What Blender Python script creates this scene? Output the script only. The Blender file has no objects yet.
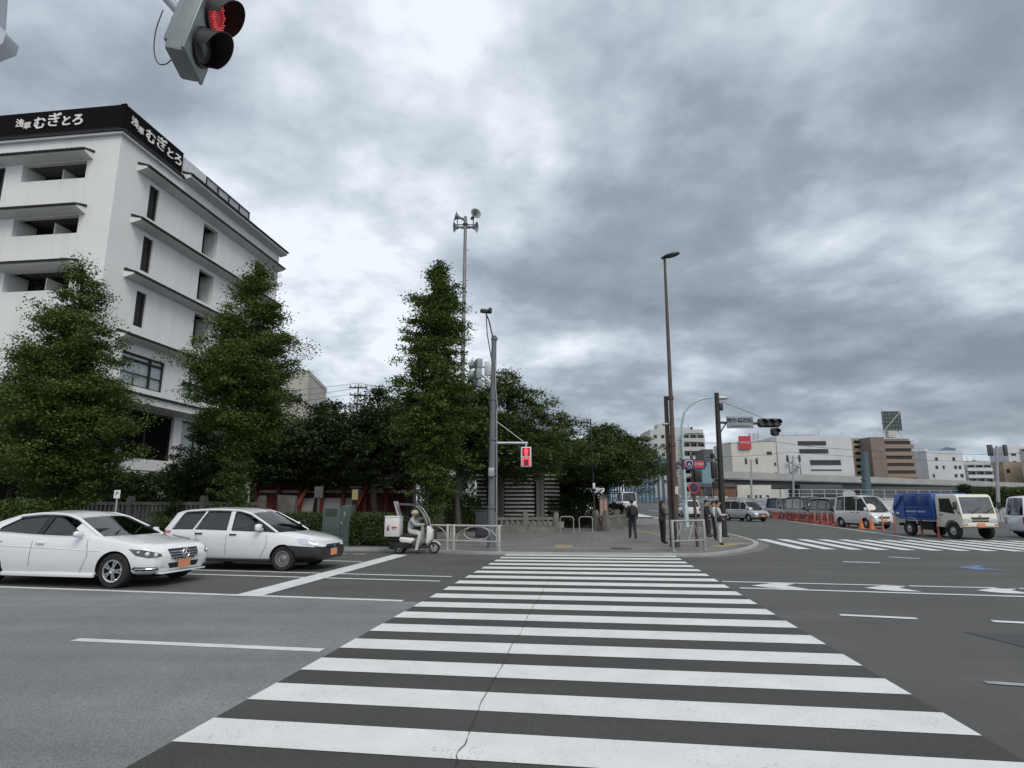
import bpy, bmesh, math, random
import numpy as np
from mathutils import Vector, Matrix
from mathutils.bvhtree import BVHTree
R = math.radians
PI = math.pi
scene = bpy.context.scene
COL = scene.collection
random.seed(7)

# ------------------------------------------------------------------ camera
CAM_H, PITCH, FOC = 1.6, math.atan(117 / 600.0), 600.0
cd = bpy.data.cameras.new('camera'); cam = bpy.data.objects.new('camera', cd); COL.objects.link(cam)
cd.sensor_width = 36; cd.lens = FOC / 1024 * 36; cd.clip_start = .05; cd.clip_end = 6000
cam.location = (0, 0, CAM_H); cam.rotation_euler = (PI / 2 + PITCH, 0, 0)
scene.camera = cam

# ------------------------------------------------------------------ sky and sun
EXPOSURE = 0.30
vs = scene.view_settings
vs.view_transform = 'Standard'; vs.look = 'None'; vs.exposure = EXPOSURE; vs.gamma = 1; vs.use_curve_mapping = False
SUN_EL, SUN_AZ = R(50), R(150)      # azimuth clockwise from +Y
world = bpy.data.worlds.new('World'); scene.world = world; world.use_nodes = True
nt = world.node_tree; nt.nodes.clear()
def N(t, **kw):
    n = nt.nodes.new(t)
    for k, v in kw.items(): setattr(n, k, v)
    return n
def L(a, b): nt.links.new(a, b)
def mth(op, a, b=None, c=None, clamp=False):
    n = N('ShaderNodeMath', operation=op, use_clamp=clamp)
    for i, v in enumerate((a, b, c)):
        if v is None: continue
        if isinstance(v, (int, float)): n.inputs[i].default_value = v
        else: L(v, n.inputs[i])
    return n.outputs[0]
tc = N('ShaderNodeTexCoord'); sp = N('ShaderNodeSeparateXYZ'); L(tc.outputs['Generated'], sp.inputs[0])
zc = mth('ADD', mth('MAXIMUM', sp.outputs[2], 0.0), 0.24)
cb = N('ShaderNodeCombineXYZ'); L(mth('DIVIDE', sp.outputs[0], zc), cb.inputs[0]); L(mth('DIVIDE', sp.outputs[1], zc), cb.inputs[1])
cb.inputs[2].default_value = 3.7
def noise(scale, detail, rough, dist, off):
    mp = N('ShaderNodeMapping'); L(cb.outputs[0], mp.inputs[0]); mp.inputs['Location'].default_value = off
    n = N('ShaderNodeTexNoise'); L(mp.outputs[0], n.inputs['Vector'])
    n.inputs['Scale'].default_value = scale; n.inputs['Detail'].default_value = detail
    n.inputs['Roughness'].default_value = rough; n.inputs['Distortion'].default_value = dist
    return n.outputs['Fac']
n1 = noise(.85, 3, .5, .25, (1.3, 4.1, 0)); n2 = noise(2.1, 6, .50, .22, (7.7, 2.2, 0)); n3 = noise(8.0, 5, .55, .1, (3.1, 9.4, 0))
v = mth('ADD', mth('MULTIPLY', n1, .72), mth('ADD', mth('MULTIPLY', n2, .74), mth('MULTIPLY', n3, .22)))   # mean about .86
n4 = noise(1.35, 6, .52, .15, (5.2, 8.8, 0)); n5 = noise(3.4, 5, .52, .1, (2.2, 1.7, 0))
bil = mth('MULTIPLY', mth('ABSOLUTE', mth('SUBTRACT', n4, .5)), 2.0); bil2 = mth('MULTIPLY', mth('ABSOLUTE', mth('SUBTRACT', n5, .5)), 2.0)
v = mth('ADD', mth('SUBTRACT', v, .06), mth('ADD', mth('MULTIPLY', bil, .42), mth('MULTIPLY', bil2, .18)))   # billowed heads with darker creases
# the cloud deck is thinner (brighter) to the left and thick (dark) ahead on the right
def lobe(d, p0, p1, amp):
    d = Vector(d).normalized()
    dp = N('ShaderNodeVectorMath', operation='DOT_PRODUCT'); L(tc.outputs['Generated'], dp.inputs[0]); dp.inputs[1].default_value = d
    mr = N('ShaderNodeMapRange', interpolation_type='SMOOTHSTEP'); L(dp.outputs['Value'], mr.inputs[0])
    mr.inputs[1].default_value = p0; mr.inputs[2].default_value = p1; mr.inputs[3].default_value = 0; mr.inputs[4].default_value = amp
    return mr.outputs[0]
v = mth('ADD', v, lobe((-.75, .75, .75), .55, 1.0, .05))
v = mth('ADD', v, lobe((-.25, 1, .75), .93, 1.0, .02))
v = mth('SUBTRACT', v, lobe((.42, .9, .42), .84, 1.0, .15))
v = mth('SUBTRACT', v, lobe((.02, 1, .22), .96, 1.0, .09))
v = mth('SUBTRACT', v, lobe((.75, .7, .62), .88, 1.0, .03))
v = mth('ADD', v, lobe((.1, -.8, .7), .2, 1.0, .25))
v = mth('ADD', v, lobe((.05, 1, .12), .97, 1.0, .07))
cr = N('ShaderNodeValToRGB'); L(v, cr.inputs[0]); e = cr.color_ramp.elements
e[0].position = .55; e[0].color = (.20, .238, .28, 1)
e[1].position = 1.16 if False else 1.0; e[1].color = (.76, .81, .865, 1)
for pos, c in ((.70, (.285, .328, .378, 1)), (.80, (.40, .452, .515, 1)), (.90, (.55, .606, .67, 1))):
    k = e.new(pos); k.color = c
sky = N('ShaderNodeTexSky'); sky.sky_type = 'NISHITA'; sky.sun_disc = False; sky.sun_elevation = SUN_EL; sky.sun_rotation = SUN_AZ
sc_ = N('ShaderNodeVectorMath', operation='SCALE'); L(sky.outputs[0], sc_.inputs[0]); sc_.inputs['Scale'].default_value = .08
mx = N('ShaderNodeMix', data_type='RGBA'); mx.inputs[0].default_value = .93
L(sc_.outputs[0], mx.inputs[6]); L(cr.outputs[0], mx.inputs[7])
bg = N('ShaderNodeBackground'); L(mx.outputs[2], bg.inputs[0]); bg.inputs[1].default_value = 1.0
wo = N('ShaderNodeOutputWorld'); L(bg.outputs[0], wo.inputs[0])
sl = bpy.data.lights.new('sun', 'SUN'); sl.energy = 1.5; sl.angle = R(30); sl.color = (1, .93, .84)
so = bpy.data.objects.new('sun', sl); COL.objects.link(so)
so.rotation_euler = Vector((math.sin(SUN_AZ) * math.cos(SUN_EL), math.cos(SUN_AZ) * math.cos(SUN_EL), math.sin(SUN_EL))).to_track_quat('Z', 'Y').to_euler()

# ------------------------------------------------------------------ pixel -> place
CP, SP_ = math.cos(PITCH), math.sin(PITCH)
def ray(x, y):
    v = y - 384.0
    return Vector((x - 512.0, FOC * CP + v * SP_, FOC * SP_ - v * CP))
def G(x, y, z=0.0):
    d = ray(x, y); t = (z - CAM_H) / d.z
    return Vector((d.x * t, d.y * t, z))
def A(x, y, Y):
    d = ray(x, y); t = Y / d.y
    return Vector((d.x * t, Y, CAM_H + d.z * t))

# ------------------------------------------------------------------ materials
MATS = {}
def mat(name, rgb, rough=.65, metal=0.0, var=.18, scale=4.0, bump=0.0, bscale=60.0, coat=0.0, emit=None, estr=1.0, rgb2=None, detail=4, world_space=False):
    if name in MATS: return MATS[name]
    m = bpy.data.materials.new(name); m.use_nodes = True; t = m.node_tree
    b = t.nodes['Principled BSDF']; b.inputs['Roughness'].default_value = rough; b.inputs['Metallic'].default_value = metal
    b.inputs['Coat Weight'].default_value = coat
    if emit: b.inputs['Emission Color'].default_value = (*emit, 1); b.inputs['Emission Strength'].default_value = estr
    co = t.nodes.new('ShaderNodeTexCoord').outputs['Object'] if not world_space else t.nodes.new('ShaderNodeNewGeometry').outputs['Position']
    nz = t.nodes.new('ShaderNodeTexNoise'); nz.inputs['Scale'].default_value = scale; nz.inputs['Detail'].default_value = detail
    t.links.new(co, nz.inputs['Vector'])
    r = t.nodes.new('ShaderNodeValToRGB'); t.links.new(nz.outputs['Fac'], r.inputs[0])
    a = rgb; c2 = rgb2 or tuple(min(1, x * (1 + var)) for x in rgb)
    if rgb2 is None: a = tuple(x * (1 - var) for x in rgb)
    r.color_ramp.elements[0].position = .3; r.color_ramp.elements[0].color = (*a, 1)
    r.color_ramp.elements[1].position = .7; r.color_ramp.elements[1].color = (*c2, 1)
    t.links.new(r.outputs[0], b.inputs['Base Color'])
    if bump:
        n2 = t.nodes.new('ShaderNodeTexNoise'); n2.inputs['Scale'].default_value = bscale; n2.inputs['Detail'].default_value = 3
        t.links.new(co, n2.inputs['Vector'])
        bp = t.nodes.new('ShaderNodeBump'); bp.inputs['Strength'].default_value = bump; bp.inputs['Distance'].default_value = .02
        t.links.new(n2.outputs['Fac'], bp.inputs['Height']); t.links.new(bp.outputs[0], b.inputs['Normal'])
    MATS[name] = m
    return m
def glass(name, tint=(.3, .34, .36), gloss=.06):
    if name in MATS: return MATS[name]
    m = bpy.data.materials.new(name); m.use_nodes = True; t = m.node_tree; t.nodes.clear()
    o = t.nodes.new('ShaderNodeOutputMaterial'); mixn = t.nodes.new('ShaderNodeMixShader')
    tr = t.nodes.new('ShaderNodeBsdfTransparent'); tr.inputs[0].default_value = (*tint, 1)
    gl = t.nodes.new('ShaderNodeBsdfGlossy'); gl.inputs['Roughness'].default_value = .02
    fr = t.nodes.new('ShaderNodeLayerWeight'); fr.inputs[0].default_value = .5
    pw = t.nodes.new('ShaderNodeMath'); pw.operation = 'POWER'; pw.inputs[1].default_value = 3.5; t.links.new(fr.outputs['Facing'], pw.inputs[0])
    ad = t.nodes.new('ShaderNodeMath'); ad.operation = 'MULTIPLY_ADD'; ad.use_clamp = True; ad.inputs[1].default_value = .8; ad.inputs[2].default_value = gloss + .05
    t.links.new(pw.outputs[0], ad.inputs[0]); t.links.new(ad.outputs[0], mixn.inputs[0])
    t.links.new(tr.outputs[0], mixn.inputs[1]); t.links.new(gl.outputs[0], mixn.inputs[2]); t.links.new(mixn.outputs[0], o.inputs[0])
    MATS[name] = m
    return m
def asphalt(name, base, patch, fine=.35, patch_scale=.35, rough=.82, grain=120):
    m = bpy.data.materials.new(name); m.use_nodes = True; t = m.node_tree; b = t.nodes['Principled BSDF']
    b.inputs['Roughness'].default_value = rough
    pos = t.nodes.new('ShaderNodeNewGeometry').outputs['Position']
    def nz(s, d, ro=.5):
        n = t.nodes.new('ShaderNodeTexNoise'); n.inputs['Scale'].default_value = s; n.inputs['Detail'].default_value = d; n.inputs['Roughness'].default_value = ro
        t.links.new(pos, n.inputs['Vector']); return n.outputs['Fac']
    r = t.nodes.new('ShaderNodeValToRGB'); t.links.new(nz(patch_scale, 6, .6), r.inputs[0])
    r.color_ramp.elements[0].position = .32; r.color_ramp.elements[0].color = (*base, 1)
    r.color_ramp.elements[1].position = .70; r.color_ramp.elements[1].color = (*patch, 1)
    # stretched wear along the traffic
    mp = t.nodes.new('ShaderNodeMapping'); mp.inputs['Rotation'].default_value = (0, 0, R(10.6)); mp.inputs['Scale'].default_value = (.08, 1.1, 1)
    t.links.new(pos, mp.inputs[0]); w = t.nodes.new('ShaderNodeTexNoise'); w.inputs['Scale'].default_value = 1.0; w.inputs['Detail'].default_value = 3
    t.links.new(mp.outputs[0], w.inputs['Vector'])
    def ramp(fac, lo, hi, p0=.3, p1=.7):
        q = t.nodes.new('ShaderNodeMapRange'); q.inputs[1].default_value = p0; q.inputs[2].default_value = p1
        q.inputs[3].default_value = lo; q.inputs[4].default_value = hi; t.links.new(fac, q.inputs[0]); return q.outputs[0]
    f = nz(grain, 3, .7); f2 = nz(38, 2)
    mu = t.nodes.new('ShaderNodeMath'); mu.operation = 'MULTIPLY'; t.links.new(ramp(f, 1 - fine, 1 + fine), mu.inputs[0]); t.links.new(ramp(w.outputs['Fac'], .86, 1.16), mu.inputs[1])
    mu2 = t.nodes.new('ShaderNodeMath'); mu2.operation = 'MULTIPLY'; t.links.new(mu.outputs[0], mu2.inputs[0]); t.links.new(ramp(f2, .92, 1.08), mu2.inputs[1])
    s = t.nodes.new('ShaderNodeVectorMath'); s.operation = 'SCALE'; t.links.new(r.outputs[0], s.inputs[0]); t.links.new(mu2.outputs[0], s.inputs['Scale'])
    t.links.new(s.outputs[0], b.inputs['Base Color'])
    bp = t.nodes.new('ShaderNodeBump'); bp.inputs['Strength'].default_value = .35; bp.inputs['Distance'].default_value = .006
    t.links.new(f, bp.inputs['Height']); t.links.new(bp.outputs[0], b.inputs['Normal'])
    MATS[name] = m
    return m
def leafmat(name, dark, light):
    if name in MATS: return MATS[name]
    m = bpy.data.materials.new(name); m.use_nodes = True; t = m.node_tree; b = t.nodes['Principled BSDF']; b.inputs['Roughness'].default_value = .55
    b.inputs['Specular IOR Level'].default_value = .25
    pos = t.nodes.new('ShaderNodeNewGeometry').outputs['Position']
    n = t.nodes.new('ShaderNodeTexNoise'); n.inputs['Scale'].default_value = 1.3; n.inputs['Detail'].default_value = 6; n.inputs['Roughness'].default_value = .75
    t.links.new(pos, n.inputs['Vector'])
    r = t.nodes.new('ShaderNodeValToRGB'); t.links.new(n.outputs['Fac'], r.inputs[0])
    r.color_ramp.elements[0].position = .35; r.color_ramp.elements[0].color = (*dark, 1)
    r.color_ramp.elements[1].position = .72; r.color_ramp.elements[1].color = (*light, 1)
    t.links.new(r.outputs[0], b.inputs['Base Color'])
    o = t.nodes['Material Output']; tl = t.nodes.new('ShaderNodeBsdfTranslucent'); t.links.new(r.outputs[0], tl.inputs[0])
    mixn = t.nodes.new('ShaderNodeMixShader'); mixn.inputs[0].default_value = .18
    t.links.new(b.outputs[0], mixn.inputs[1]); t.links.new(tl.outputs[0], mixn.inputs[2]); t.links.new(mixn.outputs[0], o.inputs[0])
    MATS[name] = m
    return m

# ------------------------------------------------------------------ mesh helpers
class MB:
    def __init__(s): s.bm = bmesh.new(); s.mi = 0
    def face(s, vs):
        try:
            f = s.bm.faces.new(vs); f.material_index = s.mi; return f
        except ValueError: return None
    def vert(s, p): return s.bm.verts.new(p)
    def poly(s, pts): return s.face([s.vert(p) for p in pts])
    def box(s, c, d, rz=0, mtx=None, bev=0):
        M = mtx or (Matrix.Translation(c) @ Matrix.Rotation(rz, 4, 'Z'))
        x, y, z = d[0] / 2, d[1] / 2, d[2] / 2
        v = [s.vert(M @ Vector(p)) for p in ((-x,-y,-z),(x,-y,-z),(x,y,-z),(-x,y,-z),(-x,-y,z),(x,-y,z),(x,y,z),(-x,y,z))]
        fs = [s.face([v[i] for i in q]) for q in ((3,2,1,0),(4,5,6,7),(0,1,5,4),(1,2,6,5),(2,3,7,6),(3,0,4,7))]
        if bev:
            es = list({e for f in fs for e in f.edges})
            r = bmesh.ops.bevel(s.bm, geom=es, offset=bev, segments=2, profile=.5, affect='EDGES')
            for f in r['faces']: f.material_index = s.mi
        return s
    def bar(s, p, q, w, h=None, up=(0, 0, 1)):
        p, q = Vector(p), Vector(q); d = q - p; L_ = d.length; d.normalize(); u = Vector(up)
        if abs(d.dot(u)) > .99: u = Vector((0, 1, 0))
        sx = d.cross(u).normalized(); uz = sx.cross(d)
        M = Matrix((( sx.x, d.x, uz.x, 0), (sx.y, d.y, uz.y, 0), (sx.z, d.z, uz.z, 0), (0, 0, 0, 1)))
        M = Matrix.Translation((p + q) / 2) @ M
        return s.box(None, (w, L_, h or w), mtx=M)
    def tube(s, pts, r, n=8, cap=True, closed=False):
        pts = [Vector(p) for p in pts]; k = len(pts)
        rs = r if isinstance(r, (list, tuple)) else [r] * k
        rings = []; prev = None
        for i, p in enumerate(pts):
            if closed: t = pts[(i + 1) % k] - pts[i - 1]
            else: t = pts[min(i + 1, k - 1)] - pts[max(i - 1, 0)]
            if t.length < 1e-9: t = Vector((0, 0, 1))
            t.normalize()
            if prev is None:
                a = Vector((0, 0, 1)) if abs(t.z) < .9 else Vector((1, 0, 0)); u = t.cross(a).normalized()
            else:
                u = prev - t * prev.dot(t)
                if u.length < 1e-6: u = t.cross(Vector((1, 0, .3)))
                u.normalize()
            prev = u; w = t.cross(u)
            rings.append([s.vert(p + (u * math.cos(2 * PI * j / n) + w * math.sin(2 * PI * j / n)) * rs[i]) for j in range(n)])
        m = k if closed else k - 1
        for i in range(m):
            a, b = rings[i], rings[(i + 1) % k]
            for j in range(n): s.face((a[j], a[(j + 1) % n], b[(j + 1) % n], b[j]))
        if cap and not closed: s.face(rings[0][::-1]); s.face(rings[-1])
        return s
    def lathe(s, prof, n=20, mtx=None, close=False, caps=True):
        M = mtx or Matrix(); rings = []
        for (r, z) in prof: rings.append([s.vert(M @ Vector((r * math.cos(2 * PI * j / n), r * math.sin(2 * PI * j / n), z))) for j in range(n)])
        for i in range(len(rings) - 1 + (1 if close else 0)):
            a, b = rings[i], rings[(i + 1) % len(rings)]
            for j in range(n): s.face((a[j], a[(j + 1) % n], b[(j + 1) % n], b[j]))
        if not close and caps:
            if prof[0][0] > 1e-6: s.face(rings[0][::-1])
            if prof[-1][0] > 1e-6: s.face(rings[-1])
        return s
    def prism(s, pts, z0, z1, mtx=None):
        M = mtx or Matrix()
        a = [s.vert(M @ Vector((p[0], p[1], z0))) for p in pts]; b = [s.vert(M @ Vector((p[0], p[1], z1))) for p in pts]; n = len(a)
        s.face(a[::-1]); s.face(b)
        for i in range(n): s.face((a[i], a[(i + 1) % n], b[(i + 1) % n], b[i]))
        return s
    def ball(s, c, r, seg=12, mtx=None):
        M = mtx or Matrix.Translation(c) @ Matrix.Diagonal((*( (r, r, r) if isinstance(r, (int, float)) else r), 1))
        res = bmesh.ops.create_uvsphere(s.bm, u_segments=seg, v_segments=max(6, seg // 2 + 2), radius=1, matrix=M)
        for v in res['verts']:
            for f in v.link_faces: f.material_index = s.mi
        return s
    def cyl(s, p, q, r, n=14, r2=None): return s.tube([p, q], [r, r if r2 is None else r2], n)

def meshobj(name, me, mats, parent=None):
    for m in (mats if isinstance(mats, (list, tuple)) else [mats]): me.materials.append(m)
    o = bpy.data.objects.new(name, me); COL.objects.link(o)
    if parent: o.parent = parent
    return o
def obj(name, mb, mats, parent=None, smooth=40):
    bm = mb.bm
    bmesh.ops.recalc_face_normals(bm, faces=bm.faces)
    me = bpy.data.meshes.new(name); bm.to_mesh(me); bm.free()
    if smooth:
        me.shade_smooth()
        me.set_sharp_from_angle(angle=R(smooth))
    return meshobj(name, me, mats, parent)
def tag(o, label, cat, group=None):
    o['label'] = label; o['category'] = cat
    if group: o['group'] = group
    return o
def thing(name, label, cat, loc=(0, 0, 0), rz=0, group=None):
    o = bpy.data.objects.new(name, None); COL.objects.link(o); o.empty_display_size = .2
    o.location = loc; o.rotation_euler = (0, 0, rz)
    return tag(o, label, cat, group)
def struct(name, mb, m, smooth=30):
    o = obj(name, mb, m, None, smooth); o['kind'] = 'structure'; return o
def dup(src, loc, rz, label=None, scale=None):
    c = src.copy(); COL.objects.link(c); c.location = loc; c.rotation_euler = (0, 0, rz)
    if scale: c.scale = scale
    if label: c['label'] = label
    def kids(a, b):
        for ch in list(a.children):
            d = ch.copy(); COL.objects.link(d); d.parent = b; kids(ch, d)
    kids(src, c)
    return c
def text(body, size, m, parent, mtx, ext=.01, bold=0.0, align='CENTER', name='lettering', jit=0.0):
    c = bpy.data.curves.new('t', 'FONT'); c.body = body; c.size = size; c.extrude = ext; c.offset = bold
    c.align_x = align; c.align_y = 'CENTER'; c.resolution_u = 3
    o = bpy.data.objects.new('t', c); COL.objects.link(o); bpy.context.view_layer.update()
    me = bpy.data.meshes.new_from_object(o.evaluated_get(bpy.context.evaluated_depsgraph_get()))
    bpy.data.objects.remove(o); bpy.data.curves.remove(c)
    if jit:
        rr = random.Random(3)
        for v in me.vertices: v.co.x += rr.uniform(-jit, jit); v.co.y += rr.uniform(-jit, jit)
    me.transform(mtx); me.materials.clear()
    return meshobj(name, me, m, parent)
def facing(p, right, up):
    """matrix placing local x along right, y along up"""
    r, u = Vector(right).normalized(), Vector(up).normalized(); n = r.cross(u)
    return Matrix(((r.x, u.x, n.x, p[0]), (r.y, u.y, n.y, p[1]), (r.z, u.z, n.z, p[2]), (0, 0, 0, 1)))

# common materials
white_paint = mat('road_paint', (.56, .58, .575), .6, var=.10, scale=3, bump=.15, bscale=90, world_space=True)
faded_paint = mat('faded_paint', (.30, .31, .32), .7, var=.35, scale=6, world_space=True)
concrete = mat('concrete', (.30, .30, .29), .85, var=.2, scale=1.2, bump=.2, world_space=True)
pale_conc = mat('pale_concrete', (.46, .46, .45), .85, var=.12, scale=.8, world_space=True)
black = mat('black_plastic', (.012, .012, .013), .5, var=.2)
dark_metal = mat('dark_metal', (.035, .033, .032), .5, .3)
grey_metal = mat('grey_metal', (.30, .32, .34), .45, .5, var=.12)
galv = mat('galvanised', (.42, .44, .45), .42, .55, var=.15, scale=7)
chrome = mat('chrome', (.75, .76, .78), .16, 1.0, var=.04)
white_gloss = mat('white_gloss', (.72, .74, .75), .3, var=.05)
rubber = mat('rubber', (.014, .014, .015), .85, var=.2)
# ------------------------------------------------------------------ ground, roads, markings
PZ = .06          # pavement height
a_main = asphalt('asphalt_main', (.056, .056, .054), (.080, .080, .077))
a_dark = asphalt('asphalt_dark', (.036, .035, .034), (.050, .049, .047), fine=.6)
a_pale = asphalt('asphalt_pale', (.130, .134, .133), (.185, .189, .187), fine=.6, patch_scale=.5, grain=90)
paving = asphalt('paving_slab', (.125, .124, .118), (.19, .188, .178), fine=.22, patch_scale=.55)
def slab_joints(m, s, rot, dark):
    t = m.node_tree; b = t.nodes['Principled BSDF']; src = b.inputs['Base Color'].links[0].from_socket
    pos = t.nodes.new('ShaderNodeNewGeometry').outputs['Position']; mp = t.nodes.new('ShaderNodeMapping'); mp.inputs['Rotation'].default_value = (0, 0, rot); t.links.new(pos, mp.inputs[0])
    br = t.nodes.new('ShaderNodeTexBrick'); t.links.new(mp.outputs[0], br.inputs['Vector']); br.inputs['Scale'].default_value = s; br.inputs['Mortar Size'].default_value = .012
    br.inputs['Color1'].default_value = (1, 1, 1, 1); br.inputs['Color2'].default_value = (.86, .86, .86, 1); br.inputs['Mortar'].default_value = (dark, dark, dark, 1)
    mx_ = t.nodes.new('ShaderNodeMix'); mx_.data_type = 'RGBA'; mx_.blend_type = 'MULTIPLY'; mx_.inputs[0].default_value = 1; t.links.new(src, mx_.inputs[6]); t.links.new(br.outputs[0], mx_.inputs[7]); t.links.new(mx_.outputs[2], b.inputs['Base Color'])
slab_joints(paving, .9, R(8), .55)
def stains(m, amt, s=.5):
    t = m.node_tree; b = t.nodes['Principled BSDF']; src = b.inputs['Base Color'].links[0].from_socket; pos = t.nodes.new('ShaderNodeNewGeometry').outputs['Position']
    prev = src
    for sc_i, lo, hi, k in ((s, .56, .74, amt), (s * 6, .62, .72, amt * .8), (s * 1.7, .40, .28, -amt * .5)):
        n = t.nodes.new('ShaderNodeTexNoise'); n.inputs['Scale'].default_value = sc_i; n.inputs['Detail'].default_value = 5; n.inputs['Roughness'].default_value = .62; n.inputs['Distortion'].default_value = .4; t.links.new(pos, n.inputs['Vector'])
        q = t.nodes.new('ShaderNodeMapRange'); q.inputs[1].default_value = lo; q.inputs[2].default_value = hi; q.inputs[3].default_value = 1; q.inputs[4].default_value = 1 - k; t.links.new(n.outputs['Fac'], q.inputs[0])
        sv = t.nodes.new('ShaderNodeVectorMath'); sv.operation = 'SCALE'; t.links.new(prev, sv.inputs[0]); t.links.new(q.outputs[0], sv.inputs['Scale']); prev = sv.outputs[0]
    t.links.new(prev, b.inputs['Base Color'])
stains(paving, .35); stains(a_main, .22, .35); stains(a_pale, .18, .6); stains(a_dark, .25, .8)
soil = mat('park_soil', (.05, .042, .032), .95, var=.4, scale=2, world_space=True)

def sheet(name, pts, z, m):
    b = MB(); b.poly([Vector((p[0], p[1], z if len(p) < 3 else p[2])) for p in pts]); return struct(name, b, m, 0)
def quad_line(b, p, q, w, z):
    p, q = Vector((p[0], p[1], 0)), Vector((q[0], q[1], 0)); n = (q - p).normalized(); n = Vector((-n.y, n.x, 0)) * w / 2
    b.poly([Vector((v.x, v.y, z)) for v in (p - n, q - n, q + n, p + n)])
sheet('ground', [(-1500, -300), (1500, -300), (1500, 3000), (-1500, 3000)], 0, a_main)
def lerp(a, b, t): return tuple(a[i] + (b[i] - a[i]) * t for i in range(len(a)))
CL0, CL1, CR0, CR1 = (-2.30, 4.44), (-.16, 19.0), (3.15, 3.64), (4.84, 18.5)
ext = lambda a, b, t: lerp(a, b, t)
sheet('crosswalk_lane', [ext(CL0, CL1, -.5), ext(CR0, CR1, -.5), ext(CR0, CR1, .99), ext(CL0, CL1, .985)], .004, a_dark)
lf = lambda y: lerp(CL0, CL1, (y - CL0[1]) / (CL1[1] - CL0[1]))
sheet('road_patch', [ext(CL0, CL1, -.5), lf(10.14), (-9.7, 11.80), (-70, 22.8), (-70, -3)], .004, a_pale)

rd = Vector((math.cos(R(10.6)), -math.sin(R(10.6)), 0))            # direction of the main road
ZM = .008
b = MB(); rr = random.Random(5)
for i in range(17):
    s0, s1 = i * .888 / 14.69, (i * .888 + .455) / 14.69
    b.poly([Vector((*p, ZM)) for p in (ext(CL0, CL1, s0), ext(CR0, CR1, s0), ext(CR0, CR1, s1), ext(CL0, CL1, s1))])
def worn(name, c0, c1, dirt):
    m = mat(name, c0, .6, rgb2=c1, scale=2.2, bump=.2, bscale=70, world_space=True); t = m.node_tree; b_ = t.nodes['Principled BSDF']
    src = b_.inputs['Base Color'].links[0].from_socket; pos = t.nodes.new('ShaderNodeNewGeometry').outputs['Position']
    def nz(s, d, lo, hi):
        n = t.nodes.new('ShaderNodeTexNoise'); n.inputs['Scale'].default_value = s; n.inputs['Detail'].default_value = d; n.inputs['Roughness'].default_value = .7; t.links.new(pos, n.inputs['Vector'])
        q = t.nodes.new('ShaderNodeMapRange'); q.inputs[1].default_value = lo; q.inputs[2].default_value = hi; t.links.new(n.outputs['Fac'], q.inputs[0]); return q.outputs[0]
    mu = t.nodes.new('ShaderNodeMath'); mu.operation = 'MULTIPLY'; t.links.new(nz(45, 6, .54, .68), mu.inputs[0]); t.links.new(nz(1.6, 3, .40, .74), mu.inputs[1])
    mx_ = t.nodes.new('ShaderNodeMix'); mx_.data_type = 'RGBA'; t.links.new(mu.outputs[0], mx_.inputs[0]); t.links.new(src, mx_.inputs[6]); mx_.inputs[7].default_value = (*dirt, 1)
    t.links.new(mx_.outputs[2], b_.inputs['Base Color']); return m
zebra_m = worn('zebra_paint', (.56, .58, .565), (.65, .67, .655), (.10, .10, .10))
struct('crosswalk', b, zebra_m, 0)
# crossing of the side street
b = MB()
q0, q1 = G(756, 539.2).xy, G(798, 549.2).xy
for i in range(21):
    d = Vector((.815 * i, -.088 * i)); p, q = q0 + d, q1 + d + Vector((0, -.03 * i))
    b.poly([Vector((*v, ZM)) for v in (p, p + Vector((.42, -.045)), q + Vector((.42, -.045)), q)])
struct('crosswalk', b, zebra_m, 0)
# lane lines
b = MB()
def pxl(x0, y0, x1, y1, w): quad_line(b, G(x0, y0), G(x1, y1), w, ZM)
pxl(0, 587.2, 403, 601.2, .14)
quad_line(b, G(0, 587.2), G(0, 587.2) - rd * 40, .14, ZM)
pxl(75, 640.2, 322, 650.8, .14)
pxl(0, 565, 452, 577.0, .12); pxl(0, 569, 440, 581.5, .12)
pxl(320, 560.6, 362, 562, .12); pxl(333, 553.7, 347, 554, .1); pxl(353, 554.1, 366, 554.4, .1)
pxl(722, 581.8, 1100, 590.8, .11); pxl(740, 588.3, 1100, 599.3, .13)
pxl(840, 615.3, 917, 619, .14); pxl(992, 621.6, 1060, 625, .14)
pxl(740, 514.5, 925, 539.8, .16)
pxl(707, 515.5, 737, 521.3, .14)
struct('lane_marking', b, white_paint, 0)
b = MB(); b.poly([G(x, y, ZM + .004) for x, y in ((232, 595.6), (259, 596.4), (408, 555), (394, 554.4))]); struct('stop_line', b, white_paint, 0)
b = MB()
for cx, k in ((775, 0), (888, 1), (1000, 2), (1118, 3)):
    dy = 2.6 * k * .9
    P = [(-24, .2), (-2, -2.2), (22, -2.0), (11, .3), (34, 4.0), (9, 3.4), (-10, 2.0)]
    b.poly([G(cx + x, 585.2 + dy + y, ZM) for x, y in P])
struct('direction_arrows', b, white_paint, 0)
b = MB()
for x0, y0, x1, y1, w in ((843, 562, 880, 563, .35), (888, 557, 920, 559, .3), (985, 683, 1030, 686, .09)): pxl(x0, y0, x1, y1, w)
struct('worn_marking', b, faded_paint, 0)
b = MB(); b.poly([G(x, y, ZM) for x, y in ((957, 567), (985, 564.8), (978, 567), (1008, 571), (980, 569.2), (985, 571))]); struct('painted_arrow', b, mat('faded_blue', (.10, .16, .30), .7, var=.3, world_space=True), 0)
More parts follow.
